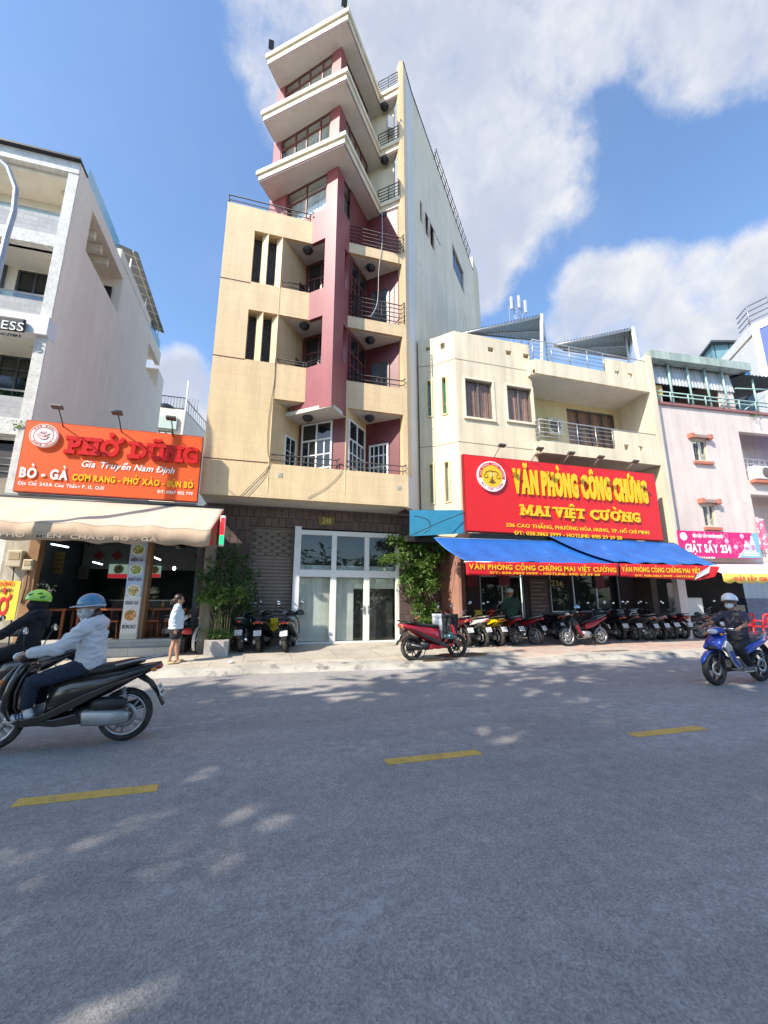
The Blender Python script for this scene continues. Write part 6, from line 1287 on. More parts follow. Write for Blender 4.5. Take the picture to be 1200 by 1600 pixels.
    mb = MB(); mb.tube([(-.12, -.10, .24), (-.25, -.15, .25), (-.38, -.165, .28), (-.42, -.17, .29), (-.80, -.175, .37), (-.83, -.175, .376)], [.018, .018, .025, .058, .062, .03], 12); mb.build('exhaust', m_pl, t); MB().tube([(-.46, -.20, .305), (-.74, -.205, .365)], [.042, .044], 10, flat=.5).build('heat_shield', m_alu, t)
    mb = MB(); pts = []; 
    for i in range(57): a = i * .75; f = i / 56; pts.append((-.66 + .05 * f + .026 * cos(a), .105 + .026 * sin(a), .36 + .22 * f))
    mb.tube(pts, .006, 5); mb.tube([(-.66, .105, .34), (-.61, .105, .60)], .010, 6); mb.build('shock_absorber', m_alu, t)
    if stand:
        mb = MB(); mb.tube([(-.16, .16, .24), (-.19, .29, .015), (-.21, .30, .0)], .011, 6); mb.build('side_stand', m_pl, t)
    return t
def underbone(name, lab, group, pm, acc, wing=None, dig=('59-P2', '633.18'), rim=None, tailm=None, wire=False, sporty=False, seatm=None, stand=True):
    t = thing(name, lab, 'motorbike', (0, 0, 0), group); r = .29; rim = rim or m_rims; wing = wing or pm; tailm = tailm or acc
    wheel(t, -.63, r, .09 if not sporty else .11, rim, 5 if sporty else 6, not sporty and True, True, wire); wheel(t, .63, r, .078 if not sporty else .095, rim, 5 if sporty else 6, not sporty and True, True, wire)
    mb = MB(); mb.tube([(.42, 0, .86), (.30, 0, .66), (.08, 0, .52), (-.18, 0, .52), (-.55, 0, .70)], [.035, .05, .05, .05, .03], 10); mb.build('frame_tube', m_pl, t)
    mb = MB(); sloft(mb, [(.24, .36, .05, .07, 0), (.16, .37, .085, .085, 0), (.06, .37, .09, .09, 0)], 0, 12, 3.2); sloft(mb, [(.10, .34, .10, .10, 0), (-.10, .32, .115, .12, 0), (-.22, .33, .09, .09, 0)], 0, 12, 3); mb.build('engine', m_alu, t)
    mb = MB()
    for k in range(5): sloft(mb, [(.145 + .02 * k, .375, .10, .10, 0), (.150 + .02 * k, .375, .10, .10, 0)], 0, 12, 4)
    mb.build('cylinder_fins', m_pl, t)
    # wings of the leg shield, each its own panel
    for s in (-1, 1):
        mb = MB(); panel(mb, [(.46, .80), (.54, .68), (.44, .52), (.34, .36), (.20, .27), (.12, .30), (.22, .40), (.30, .55), (.33, .70)], s * .145, s * .185); w_ = mb.build('leg_shield_wing', wing, t, bevel=.014)
        mb = MB(); panel(mb, [(.36, .62), (.44, .60), (.34, .40), (.22, .30), (.20, .335), (.29, .45)], s * .186, s * .193); mb.build('wing_stripe', acc, w_)
    mb = MB(); sloft(mb, [(.36, .90, .06, .03, -60), (.46, .84, .13, .05, -70), (.54, .74, .16, .06, -80), (.56, .64, .13, .05, -95), (.53, .57, .06, .02, -100)], e=2.3); nc_ = mb.build('nose_cowl', pm, t)
    if sporty:
        for s in (-1, 1):
            q_ = MB(); panel(q_, [(.40, .93), (.52, .80), (.66, .66), (.60, .60), (.46, .66), (.36, .78)], s * .08, s * .15); q_.build('fairing_panel', pm, t, bevel=.03, seg=4)
            q_ = MB(); panel(q_, [(.46, .80), (.60, .665), (.57, .65), (.42, .76)], s * .149, s * .157); q_.build('fairing_stripe', wing, t)
        q_ = MB(); panel(q_, [(.585, .72), (.635, .64), (.57, .58), (.53, .62)], -.10, .10); q_.build('front_grille', m_pl, t, bevel=.01)
    mb = MB(); sloft(mb, [(-.02, .56, .09, .08, 0), (-.18, .60, .145, .11, 0), (-.38, .655, .16, .10, -6), (-.58, .72, .14, .07, -12), (-.78, .79, .09, .04, -15), (-.94, .845, .045, .02, -16)], e=2.5); mb.build('tail_cowl', tailm, t)
    for s in (-1, 1):
        mb = MB(); panel(mb, [(-.06, .54), (-.30, .60), (-.60, .70), (-.88, .825), (-.60, .745), (-.30, .67), (-.08, .60)], s * .14, s * .168); mb.build('side_stripe', acc, t, bevel=.006)
    mb = MB(); sloft(mb, [(.06, .675, .05, .03, 8), (.02, .70, .09, .045, 4), (-.15, .725, .125, .055, 0), (-.38, .745, .13, .055, -4), (-.60, .80, .115, .045, -10), (-.78, .845, .07, .03, -12)], e=2.5); mb.build('seat', seatm or m_seat, t)
    mb = MB(); rr_ = r + .03; mb.loft([sring((.63 + rr_ * cos(R(a)), 0, r + rr_ * sin(R(a))), .055 * k, V((cos(R(a)), 0, sin(R(a)))) * .010, 12, 3) for a, k in ((20, .5), (40, .85), (70, 1), (100, 1.05), (130, 1.0), (155, .7))]); mb.build('front_fender', pm, t)
    mb = MB()
    for s in (-1, 1): mb.tube([(.63, s * .07, r), (.55, s * .07, .52), (.46, s * .055, .80)], [.024, .026, .024], 8)
    mb.build('fork', m_alu if not sporty else m_pl, t)
    mb = MB(); mb.loft([sring((.41 + .03 * k, 0, .96 - .006 * k), h, V((0, 0, 1)) * v_, 16, 2.3) for k, h, v_ in ((-3, .05, .03), (-2, .11, .05), (0, .14, .07), (1.8, .13, .07), (3.4, .09, .05), (4.4, .03, .02))]); mb.build('handlebar_cover', pm, t)
    MB().ell((.53, 0, .945), (.035, .10, .05), 16, 8).build('headlight', m_lens, t); bars(t, .39, .985); mirrors(t, .39, 1.0)
    for s in (-1, 1): MB().ell((.50, s * .135, .90), (.03, .03, .024), 10, 6).build('turn_signal', m_amber, t)
    MB().ell((-.92, 0, .815), (.05, .06, .035), 14, 8).build('tail_light', m_tail, t)
    mb = MB(); mb.tube([(-.48, .125, .80), (-.70, .13, .855), (-.88, .09, .90), (-.95, 0, .915), (-.88, -.09, .90), (-.70, -.13, .855), (-.48, -.125, .80)], .012, 8); mb.build('grab_rail', m_alu, t)
    mb = MB(); sloft(mb, [(-.72, .70, .075, .03, 55), (-.84, .64, .07, .016, 60), (-.94, .52, .06, .012, 66), (-1.0, .40, .055, .010, 64)], e=3); mb.build('rear_mudguard', m_pl, t)
    plate(t, -.968, .545, 26, dig)
    mb = MB(); mb.tube([(.20, -.09, .30), (.12, -.14, .20), (-.20, -.15, .20), (-.36, -.155, .24), (-.42, -.16, .26), (-.86, -.17, .36), (-.89, -.17, .365)], [.016, .016, .018, .025, .048, .052, .025], 12); mb.build('exhaust', m_chr if not sporty else m_pl, t)
    mb = MB()
    for s in (-1, 1): mb.tube([(-.15, s * .10, .30), (-.63, s * .075, r)], [.022, .018], 8)
    mb.build('swing_arm', m_pl, t)
    for s in (-1, 1):
        mb = MB(); pts = []
        for i in range(45): a = i * .8; f = i / 44; pts.append((-.60 + .05 * f + .022 * cos(a), s * .12 + .022 * sin(a), .36 + .26 * f))
        mb.tube(pts, .006, 5); mb.build('shock_absorber', m_chr, t)
        MB().tube([(-.02, s * .10, .22), (-.02, s * .24, .22)], .014, 8).build('foot_peg', m_pl, t)
    if stand: MB().tube([(-.08, .12, .22), (-.12, .27, .01), (-.14, .28, .0)], .011, 6).build('side_stand', m_pl, t)
    return t
def park(t, rear, front=None, heading=None, z=None, lean=0.):
    """stand the bike with its rear wheel on ground point rear (photo pixel), pointing to heading (deg clockwise from +Y)"""
    g = PZ(*rear, .17)
    for _ in range(4): g = PZ(*rear, z if z is not None else sz(g.y))
    if front is not None:
        f = PZ(*front, .17)
        for _ in range(4): f = PZ(*front, z if z is not None else sz(f.y))
        d = V((f.x - g.x, f.y - g.y)); heading = math.degrees(math.atan2(d.x, d.y))
    h = R(90 - heading); o = V((g.x + .63 * cos(h), g.y + .63 * sin(h), g.z)); t.location = o
    t.rotation_mode = 'XYZ'; slope = math.atan(.036 * sin(h)) if z is None else 0
    t.rotation_euler = (Matrix.Rotation(h, 3, 'Z') @ Matrix.Rotation(-slope, 3, 'Y') @ Matrix.Rotation(R(lean), 3, 'X')).to_euler(); return t
P_blk = paint('black', (.012, .012, .014)); P_red = paint('red', (.38, .008, .02)); P_yel = paint('yellow', (.72, .50, .008), 0.); P_wht = paint('white', (.62, .62, .60), 0.); P_gry = paint('grey', (.16, .17, .18), .5); P_blu = paint('blue', (.015, .06, .40), .4); P_brn = paint('brown_black', (.022, .015, .012), .2); P_mar = paint('dark_red', (.16, .008, .018)); P_sil = paint('silver', (.48, .49, .50), .6); P_grn = paint('dark_green', (.012, .05, .045))
GR = 'motorbikes parked along the pavement'
red_s = park(scooter('parked_scooter', 'red scooter parked side-on at the kerb with clothes hung on its handlebar', GR, P_red, m_pl, dig=('59-T1', '528.06'), rail=m_pl), (644, 1031.5), (716, 1027), lean=-3)
sA = park(scooter('parked_scooter', 'dark red scooter first in the row behind the red scooter front wheel', GR, P_mar, m_pl, dig=('59-C2', '184.77')), (728, 1011), heading=-4, lean=-4)
sB = park(scooter('parked_scooter', 'pale brown seated white scooter between the dark red and the yellow scooters', GR, P_wht, P_brn, M('brown_seat', (.10, .06, .045), .6), ('59-L1', '440.93')), (755, 1010), heading=-8, lean=-4)
sC = park(scooter('parked_scooter', 'bright yellow scooter in the parked row', GR, P_yel, m_pl, dig=('59-N2', '359.21')), (780, 1009), heading=-3, lean=-3)
uD = park(underbone('parked_motorbike', 'red motorbike parked right beside the yellow scooter', GR, P_red, m_pl, dig=('59-S3', '702.65'), tailm=P_red), (806, 1008), heading=-8, lean=-4)
uE = park(underbone('parked_motorbike', 'black and red motorbike with silver wheels at the end of the left parked group', GR, P_blk, P_red, dig=('59-K1', '816.39'), tailm=P_mar), (838, 1007), heading=-20, lean=-4)
uF = park(underbone('parked_motorbike', 'black motorbike with red stripes standing side-on in front of the parked row', GR, P_blk, P_red, P_blk, dig=('59-D1', '095.52'), rim=m_rims), (940, 1007.5), (881, 1010), lean=3)
sG = park(dup(sA), (872, 999), heading=-2, lean=-4); sG['label'] = 'dark scooter half hidden behind the side-on black motorbike front wheel'
protos = {'k': scooter('parked_scooter', 'black scooter at the left of the long right row, nearest the side-on motorbike', GR, P_blk, m_pl, dig=('59-V1', '618.44'), rail=m_pl), 'u': underbone('parked_motorbike', 'black motorbike second in the long right row under the awning', GR, P_blk, P_gry, dig=('59-H2', '273.80')),
          'g': scooter('parked_scooter', 'grey scooter third in the long right row under the awning', GR, P_gry, m_pl, dig=('59-B1', '991.07'), rim=m_rims)}
row = [('k', (969.5, 1000.5), 6, None), ('u', (994, 1000.5), 14, None), ('g', (1015, 1000.5), -2, None), ('k', (1033, 999.5), 3, 'black scooter fourth in the long right row under the awning'), ('u', (1051, 998.5), 12, 'black motorbike fifth in the long right row under the awning'), ('k', (1068, 998), 1, 'black scooter sixth in the long right row, before the white cabinet'), ('u', (1096, 997.5), -6, 'black motorbike seventh in the long right row, in front of the white cabinet')]
used = set(); rowb = []
for k, px, hd, lb in row:
    o = protos[k] if k not in used else dup(protos[k]); used.add(k); park(o, px, heading=hd, lean=-4)
    if lb: o['label'] = lb
    rowb.append(o)
wr = park(underbone('parked_motorbike', 'white and red motorbike at the right end of the parked row', GR, P_wht, P_red, dig=('59-Y3', '507.12'), tailm=P_wht), (1118, 996), heading=2, lean=-4)
for px, hd, k, lb in (((905, 992), 8, 'k', 'black scooter deep in the shade behind the side-on black motorbike'), ((948, 991), 10, 'u', 'black motorbike deep in the shade right behind the side-on motorbike seat'), ((985, 990), 12, 'g', 'grey scooter in the shaded second row under the awning'), ((1025, 989), 12, 'k', 'black scooter in the shaded second row, right of its grey neighbour'), ((660, 1003), 30, 'g', 'grey scooter half hidden behind the red scooter against the stone pier'), ((1142, 990), 15, 'k', 'black scooter in the dark laundry entrance')):
    o = dup(protos[k]); o['label'] = lb; park(o, px, heading=hd, lean=-3)
def repaint(o, new, _=0):
    for ch in o.children_recursive:
        for sl in ch.material_slots:
            if sl.material and sl.material.name.startswith('paint_') and sl.material not in (new,): sl.link = 'OBJECT'; sl.material = new
for o, pm_, lb in zip(rowb[3:], (P_sil, P_blk, P_mar, P_gry), ('silver scooter fourth in the long right row under the awning', None, 'dark red scooter sixth in the long right row, before the white cabinet', 'grey motorbike seventh in the long right row, in front of the white cabinet')):
    repaint(o, pm_)
    if lb: o['label'] = lb
repaint(sG, P_blk)
# three bikes in front of the shutter, the white scooter behind the woman, one by the left edge
cub = park(underbone('parked_motorbike', 'old dark green moped with a round red tail lamp, leftmost before the shutter', GR, P_grn, P_grn, dig=('54-Z4', '336.29'), wire=True), (376, 1018.5), heading=8, lean=-3)
s2 = park(scooter('parked_scooter', 'black scooter with a yellow bag, in the middle before the brown shutter', GR, P_blk, m_pl, dig=('59-E1', '741.86'), rail=m_pl), (406, 1018.5), heading=10, lean=-3)
s3 = park(scooter('parked_scooter', 'black scooter with a big pale mudguard, right before the brown shutter', GR, P_blk, m_alu, dig=('59-G2', '662.15'), rail=m_pl), (448, 1019), heading=12, lean=-5)
w2 = dup(sB); w2['label'] = 'white scooter half hidden behind the standing woman'; park(w2, (268, 1014), heading=20)
dk = dup(protos['u']); dk['label'] = 'black motorbike parked by the yellow board at the left edge'; park(dk, (28, 1018), heading=-75)
# moving bikes
mvL = scooter('moving_scooter', 'large brown black scooter ridden past on the near lane at the left', None, P_brn, P_brn, dig=('59-X3', '418.50'), rim=m_rims, stand=False); mvL.scale = (.96, .96, .96); park(mvL, (195, 1156.5), heading=-90, z=0.)
mvB = scooter('moving_scooter', 'black scooter ridden beyond the near one at the left edge', None, P_blk, m_pl, dig=('59-F1', '209.73'), stand=False); park(mvB, (84, 1106), heading=-90, z=0.)
mvR = underbone('moving_motorbike', 'blue and silver sporty motorbike ridden towards the left at the right edge', None, P_blu, P_blu, P_sil, dig=('59-M1', '850.34'), rim=m_rimb, sporty=True, tailm=P_blu, stand=False); park(mvR, (1190, 1064), (1119, 1071), z=0.)
# ---- bits carried by the bikes
def hel(name, lab, p, r, m, brim=None, open_=True):
    t = thing(name, lab, 'helmet', p); MB().ell(p, (r * 1.12, r, r), 18, 10, z0=-.35).build('shell', m, t); return t
def on(bike, q): return bike.matrix_basis @ V(q)
bpy.context.view_layer.update()
hel('helmet', 'dark teal helmet resting on the red scooter floorboard', on(red_s, (.36, -.18, .50)), .115, M('helmet_teal', (.02, .07, .08), .2, coat=.8))
hel('helmet', 'black helmet hung on the handlebar of the right scooter before the shutter', on(s3, (.30, -.27, .93)), .12, P_blk)
hel('helmet', 'round red helmet hanging beside the old bicycle', PY(292, 988, 11.7), .115, M('helmet_red', (.55, .03, .015), .3, coat=.5))
hel('helmet', 'pale blue helmet perched on the side-on black motorbike handlebar', on(uF, (.36, .25, 1.14)), .085, M('helmet_sky', (.25, .48, .75), .3, coat=.5))
def cloth(name, lab, cat, p, U, h, wd, m):
    t = MB(); U = V(U); vs = []; n, k = 14, 14; dpt = U.cross(V((0, 0, 1)))
    for i in range(n + 1):
        for j in range(k + 1): u, v = i / n - .5, j / k; vs.append(V(p) + U * (u * wd * (1 - .25 * v)) + V((0, 0, -h * v * (1 - .25 * abs(u)))) + dpt * (.05 * sin(u * 17 + v * 2) * (.3 + v) + .04 * sin(v * 6) + .07 * (1 - v) * (1 if v < .12 else 0)))
    t.add(vs, [(i * (k + 1) + j, (i + 1) * (k + 1) + j, (i + 1) * (k + 1) + j + 1, i * (k + 1) + j + 1) for i in range(n) for j in range(k)], 0, True); o = t.build(name, m, None, tuple(p)); o.modifiers.new('solid', 'SOLIDIFY').thickness = .025; return tag(o, lab, cat)
q = on(red_s, (.24, .05, 1.06)); cloth('hanging_shirt', 'white shirt draped over the red scooter handlebar', 'clothing', q, (.86, -.5, 0), .62, .42, M('white_cotton', (.74, .74, .74), .9, var=.05))
q = on(red_s, (.40, -.12, 1.05)); cloth('hanging_jacket', 'black jacket draped over the front of the red scooter', 'clothing', q, (.9, -.35, 0), .52, .42, M('black_cotton', (.022, .022, .026), .9, var=.2))
q = on(s2, (.18, -.24, .80)); cloth('yellow_bag', 'yellow bag hanging at the right of the middle scooter before the shutter', 'bag', q, (1, .0, 0), .36, .2, M('bag_yellow', (.78, .60, .02), .7))
# red plastic chair behind the mopeds and red chairs at the right
m_rp = M('red_plastic', (.62, .03, .04), .4, var=.06)
def pchair(p, rz, lab, mm):
    t = thing('plastic_chair', lab, 'chair', p, 'red plastic chairs on the pavement'); c, s = cos(rz), sin(rz); F = lambda x, y, z: (p[0] + x * c - y * s, p[1] + x * s + y * c, p[2] + z); rt = Matrix.Rotation(rz, 3, 'Z')
    MB().obox(F(0, 0, .43), (.21, .21, .02), rt).build('seat', mm, t, bevel=.015)
    for sx in (-1, 1):
        for sy in (-1, 1): MB().tube([F(sx * .22, sy * .22, 0), F(sx * .18, sy * .18, .42)], .025, 6).build('leg', mm, t)
    mb = MB()
    for sx in (-1, 1): mb.tube([F(sx * .19, .19, .42), F(sx * .20, .24, .65), F(sx * .16, .27, .84)], [.03, .028, .03], 6)
    mb.tube([F(-.17, .27, .84), F(0, .29, .86), F(.17, .27, .84)], .035, 6); mb.obox(F(0, .25, .64), (.06, .012, .2), rt); mb.build('backrest', mm, t)
    for sx in (-1, 1): MB().tube([F(sx * .20, .22, .63), F(sx * .23, -.1, .64), F(sx * .21, -.18, .44)], .022, 6).build('armrest', mm, t)
    return t
g = PZ(1168, 996, .2); pchair((g.x, g.y, .19), 2.6, 'bright red plastic chair on the pavement behind the blue motorbike', m_rp); g = PZ(1196, 998, .2); pchair((g.x, g.y, .19), 2.9, 'bright red plastic chair cut by the right edge', m_rp)
g = PZ(392, 1010, .2); pchair((g.x, g.y + .3, .22), .15, 'dark red plastic chair behind the moped before the shutter', M('dark_red_plastic', (.28, .012, .03), .45))
# bicycle
def bicycle(p, hd, lab):
    t = thing('bicycle', lab, 'bicycle', (0, 0, 0)); r = .31
    for x in (-.5, .5):
        wh = MB().lathe([(r - .03, -.012), (r - .01, -.02), (r, 0), (r - .01, .02), (r - .03, .012)], (x, 0, r), 'y', 32, closed=True).build('wheel', m_tyre, t); mb = MB()
        for k in range(20): a = 2 * pi * k / 20; mb.tube([(x, (-1) ** k * .025, r), (x + (r - .03) * cos(a), 0, r + (r - .03) * sin(a))], .002, 4)
        mb.build('spokes', m_chr, wh)
    mw = M('bicycle_white', (.62, .60, .56), .5, var=.1); mb = MB()
    for a, b in (((-.5, .06, r), (-.1, .03, .28)), ((-.5, -.06, r), (-.1, -.03, .28)), ((-.1, 0, .28), (-.2, 0, .78)), ((-.1, 0, .28), (.36, 0, .72)), ((-.18, 0, .6), (.36, 0, .74)), ((.34, 0, .9), (.5, 0, r)), ((-.5, .05, r), (-.18, .03, .62)), ((-.5, -.05, r), (-.18, -.03, .62))): mb.tube([a, b], .016, 8)
    mb.build('frame', mw, t); mb = MB(); mb.loft([sring((-.5 + (r + .03) * cos(R(a)), 0, r + (r + .03) * sin(R(a))), .035, V((cos(R(a)), 0, sin(R(a)))) * .006, 10, 3) for a in range(40, 221, 15)]); mb.build('rear_fender', mw, t)
    mb = MB(); sloft(mb, [(-.38, .86, .03, .02, 0), (-.33, .87, .12, .045, 0), (-.22, .87, .125, .05, 0), (-.12, .865, .06, .035, 0), (-.02, .86, .025, .02, 0)]); mb.build('saddle', M('saddle_pale', (.55, .50, .42), .7, var=.1), t)
    mb = MB(); mb.tube([(.22, .30, .98), (.30, .22, 1.0), (.34, 0, .92), (.30, -.22, 1.0), (.22, -.30, .98)], .013, 8); mb.build('handlebar', m_chr, t)
    mb = MB(); mb.box(.42, .62, -.16, .16, .68, .92); mb.build('basket', m_pl, t, bevel=.02); t.location = p; t.rotation_euler = (0, 0, R(90 - hd)); return t
g = PZ(308, 1021, .2); bicycle((g.x + .1, g.y + .5, .2), 12, 'old pale bicycle standing left of the concrete planter')
# yellow plastic bag / litter on the pavement
g = PZ(361, 1036, .15); o = MB().ell((g.x, g.y, sz(g.y) + .03), (.07, .05, .035), 10, 6).build('litter', M('white_litter', (.7, .7, .7), .7), None, (g.x, g.y, sz(g.y))); tag(o, 'small crumpled white litter on the pavement before the planter', 'litter')
# ================================================================== PEOPLE
def cap(mb, p0, r0, p1, r1, n=14):
    """closed tapered limb piece with round ends"""
    p0, p1 = V(p0), V(p1); d = p1 - p0; L = d.length; d = d / L if L > 1e-6 else V((0, 0, 1)); a = d.orthogonal().normalized(); b = d.cross(a); rings = []
    def ring(c, r): rings.append([c + (a * cos(2 * pi * j / n) + b * sin(2 * pi * j / n)) * r for j in range(n)])
    for k in range(4): f = -pi / 2 + (pi / 2) * (k + .25) / 4; ring(p0 + d * r0 * sin(f), max(r0 * cos(f), .0005))
    ring(p0, r0); ring(p1, r1)
    for k in range(4): f = (pi / 2) * (k + .75) / 4; ring(p1 + d * r1 * sin(f), max(r1 * cos(f), .0005))
    return mb.loft(rings)
def chain(mb, pts):
    for (p, r), (q, s) in zip(pts, pts[1:]): cap(mb, p, r, q, s)
def fuse(mb, name, mat, par, voxel=.011, smooth=3, fold=0., ff=7., seed=0, cut=None):
    """one continuous skin over overlapping limb pieces (voxel fusion), with cloth folds pushed in along the normals"""
    o = mb.build(name, mat, None, (0, 0, 0)); r = o.modifiers.new('r', 'REMESH'); r.mode = 'VOXEL'; r.voxel_size = voxel; s_ = o.modifiers.new('s', 'SMOOTH'); s_.factor = .5; s_.iterations = smooth
    dg = bpy.context.evaluated_depsgraph_get(); dg.update(); me = bpy.data.meshes.new_from_object(o.evaluated_get(dg)); old = o.data; bpy.data.objects.remove(o); bpy.data.meshes.remove(old)
    bm = bmesh.new(); bm.from_mesh(me); bm.normal_update()
    if fold:
        offs = []
        for v in bm.verts:
            p = v.co; a = NZ.noise(V((p.x * ff, p.y * ff, p.z * ff * 2.0 + seed))); b = NZ.noise(V((p.x * ff * 2.2 + 5, p.y * ff * 2.2, p.z * ff * 3.2 + seed)))
            offs.append(v.normal * (fold * (1 - abs(a) * 2.2) + fold * .45 * b))
        for v, q in zip(bm.verts, offs): v.co += q
    if isinstance(cut, (int, float)): bmesh.ops.bisect_plane(bm, geom=list(bm.verts) + list(bm.edges) + list(bm.faces), plane_co=(0, 0, cut), plane_no=(0, 0, -1), clear_outer=True)
    elif cut: bmesh.ops.delete(bm, geom=[v for v in bm.verts if cut(v.co)], context='VERTS')
    for f in bm.faces: f.smooth = True
    bm.to_mesh(me); bm.free(); me.name = name; me.materials.clear(); [me.materials.append(m) for m in (mat if isinstance(mat, list) else [mat])]
    q = bpy.data.objects.new(name, me); COL.objects.link(q); q.parent = par; WL[q.name] = V((0, 0, 0)); return q
m_skin = M('skin', (.46, .25, .16), .5, var=.07, vs=9, spec=.4); m_skin2 = M('tanned_skin', (.34, .17, .105), .5, var=.07, vs=9, spec=.4); m_hair = M('dark_brown_hair', (.035, .016, .011), .45, var=.3, vs=30); m_eye = M('eye_dark', (.02, .012, .01), .2); m_lip = M('lips', (.38, .13, .10), .5)
def hand(mb, w, d, pn, curl=1.0, k=1.0, side=1):
    """palm and five jointed fingers; w wrist, d finger direction, pn palm normal (towards what is gripped)"""
    w, d, pn = V(w), V(d).normalized(), V(pn).normalized(); s = d.cross(pn).normalized() * side
    pc = w + d * .05 * k
    for u in (-.028, -.010, .010, .028): cap(mb, w + s * u * .55 * k, .014 * k, w + s * u * k + d * .085 * k, .0105 * k)
    cap(mb, w, .020 * k, pc, .022 * k)
    for i, (u, L) in enumerate(((-.030, .070), (-.010, .080), (.010, .074), (.029, .058))):
        p = w + s * u * k + d * .088 * k; ang = 0; L = L * k
        for f, r in ((.45, .0092), (.32, .0085), (.24, .0076)):
            ang += curl * R(58); dd = d * cos(ang) + pn * sin(ang); q = p + dd * L * f; cap(mb, p, r * k, q, r * .93 * k); p = q
    p = w - s * .026 * k + d * .028 * k; t1 = (-s * .75 + d * .6 + pn * .45).normalized(); q = p + t1 * .040 * k; cap(mb, p, .0125 * k, q, .0105 * k); t2 = (d * .55 + pn * (.4 + .5 * curl) - s * .1).normalized(); cap(mb, q, .0102 * k, q + t2 * .034 * k, .0085 * k)
def head(mb, c, f, k=1.0, chin=True):
    """skull, jaw, nose, ears; c centre, f facing direction (horizontal)"""
    c = V(c); f = V(f).normalized(); l = V((-f.y, f.x, 0)).normalized(); u = V((0, 0, 1)); rot = Matrix((f, l, u)).transposed()
    mb.ell(c + u * .02 * k, (.098 * k, .077 * k, .105 * k), 20, 14, rot=rot); cap(mb, c + f * .038 * k - u * .045 * k, .058 * k, c + f * .060 * k - u * .088 * k, .030 * k)
    for s in (-1, 1): cap(mb, c - u * .03 * k + l * s * .045 * k, .036 * k, c + f * .05 * k - u * .078 * k + l * s * .02 * k, .028 * k); mb.ell(c - f * .005 * k + l * s * .078 * k - u * .008 * k, (.020 * k, .010 * k, .032 * k), 10, 8, rot=rot); mb.ell(c + f * .070 * k + l * s * .036 * k - u * .022 * k, (.022 * k, .024 * k, .018 * k), 10, 8, rot=rot)
    cap(mb, c + f * .090 * k + u * .012 * k, .010 * k, c + f * .108 * k - u * .026 * k, .0135 * k); cap(mb, c + f * .082 * k + u * .03 * k + l * .03 * k, .012 * k, c + f * .082 * k + u * .03 * k - l * .03 * k, .012 * k); cap(mb, c + f * .086 * k - u * .056 * k + l * .016 * k, .009 * k, c + f * .086 * k - u * .056 * k - l * .016 * k, .009 * k)
def eyes(par, c, f, k=1.0):
    c = V(c); f = V(f).normalized(); l = V((-f.y, f.x, 0)).normalized(); u = V((0, 0, 1)); mb = MB()
    for s in (-1, 1): mb.ell(c + f * .086 * k + l * s * .032 * k + u * .008 * k, (.010 * k, .013 * k, .007 * k), 10, 6)
    mb.build('eyes', m_eye, par); mb = MB()
    for s in (-1, 1): cap(mb, c + f * .094 * k + l * s * .016 * k + u * .032 * k, .0035, c + f * .086 * k + l * s * .046 * k + u * .034 * k, .0030, 6)
    mb.build('eyebrows', m_hair, par)
def half_helmet(par, c, f, r, m, name='helmet', brim=None, strap=True):
    c = V(c); f = V(f).normalized(); l = V((-f.y, f.x, 0)); rot = Matrix((f, l, V((0, 0, 1)))).transposed(); t = MB()
    t.ell(c, (r * 1.14, r * .98, r), 28, 14, rot=rot @ Matrix.Rotation(R(-6), 3, 'Y'), z0=-.18); o = t.build(name, m, par)
    if brim:
        t = MB(); vs = []; n = 16
        for i in range(n + 1):
            a = R(-62 + 124 * i / n); e = (1 - (abs(a) / R(62)) ** 2); b0 = c + f * (r * 1.12 * cos(a)) + l * (r * .98 * sin(a)) - V((0, 0, r * .12)); vs += [b0, b0 + (f * cos(a) + l * sin(a) * .5) * (.075 * e) - V((0, 0, .022 * e))]
        t.add(vs, [(2 * i, 2 * i + 1, 2 * i + 3, 2 * i + 2) for i in range(n)], 0, True); b = t.build('brim', brim, o); b.modifiers.new('solid', 'SOLIDIFY').thickness = .006
        t = MB(); rg = []
        for i in range(28): a = 2 * pi * i / 28; rg.append(c + f * (r * 1.13 * cos(a)) + l * (r * .985 * sin(a)) - V((0, 0, r * .17)) + V((0, 0, -r * .12 * cos(a) * .9)))
        t.tube(rg + [rg[0]], .008, 6); t.build('rim', brim, o)
    return o
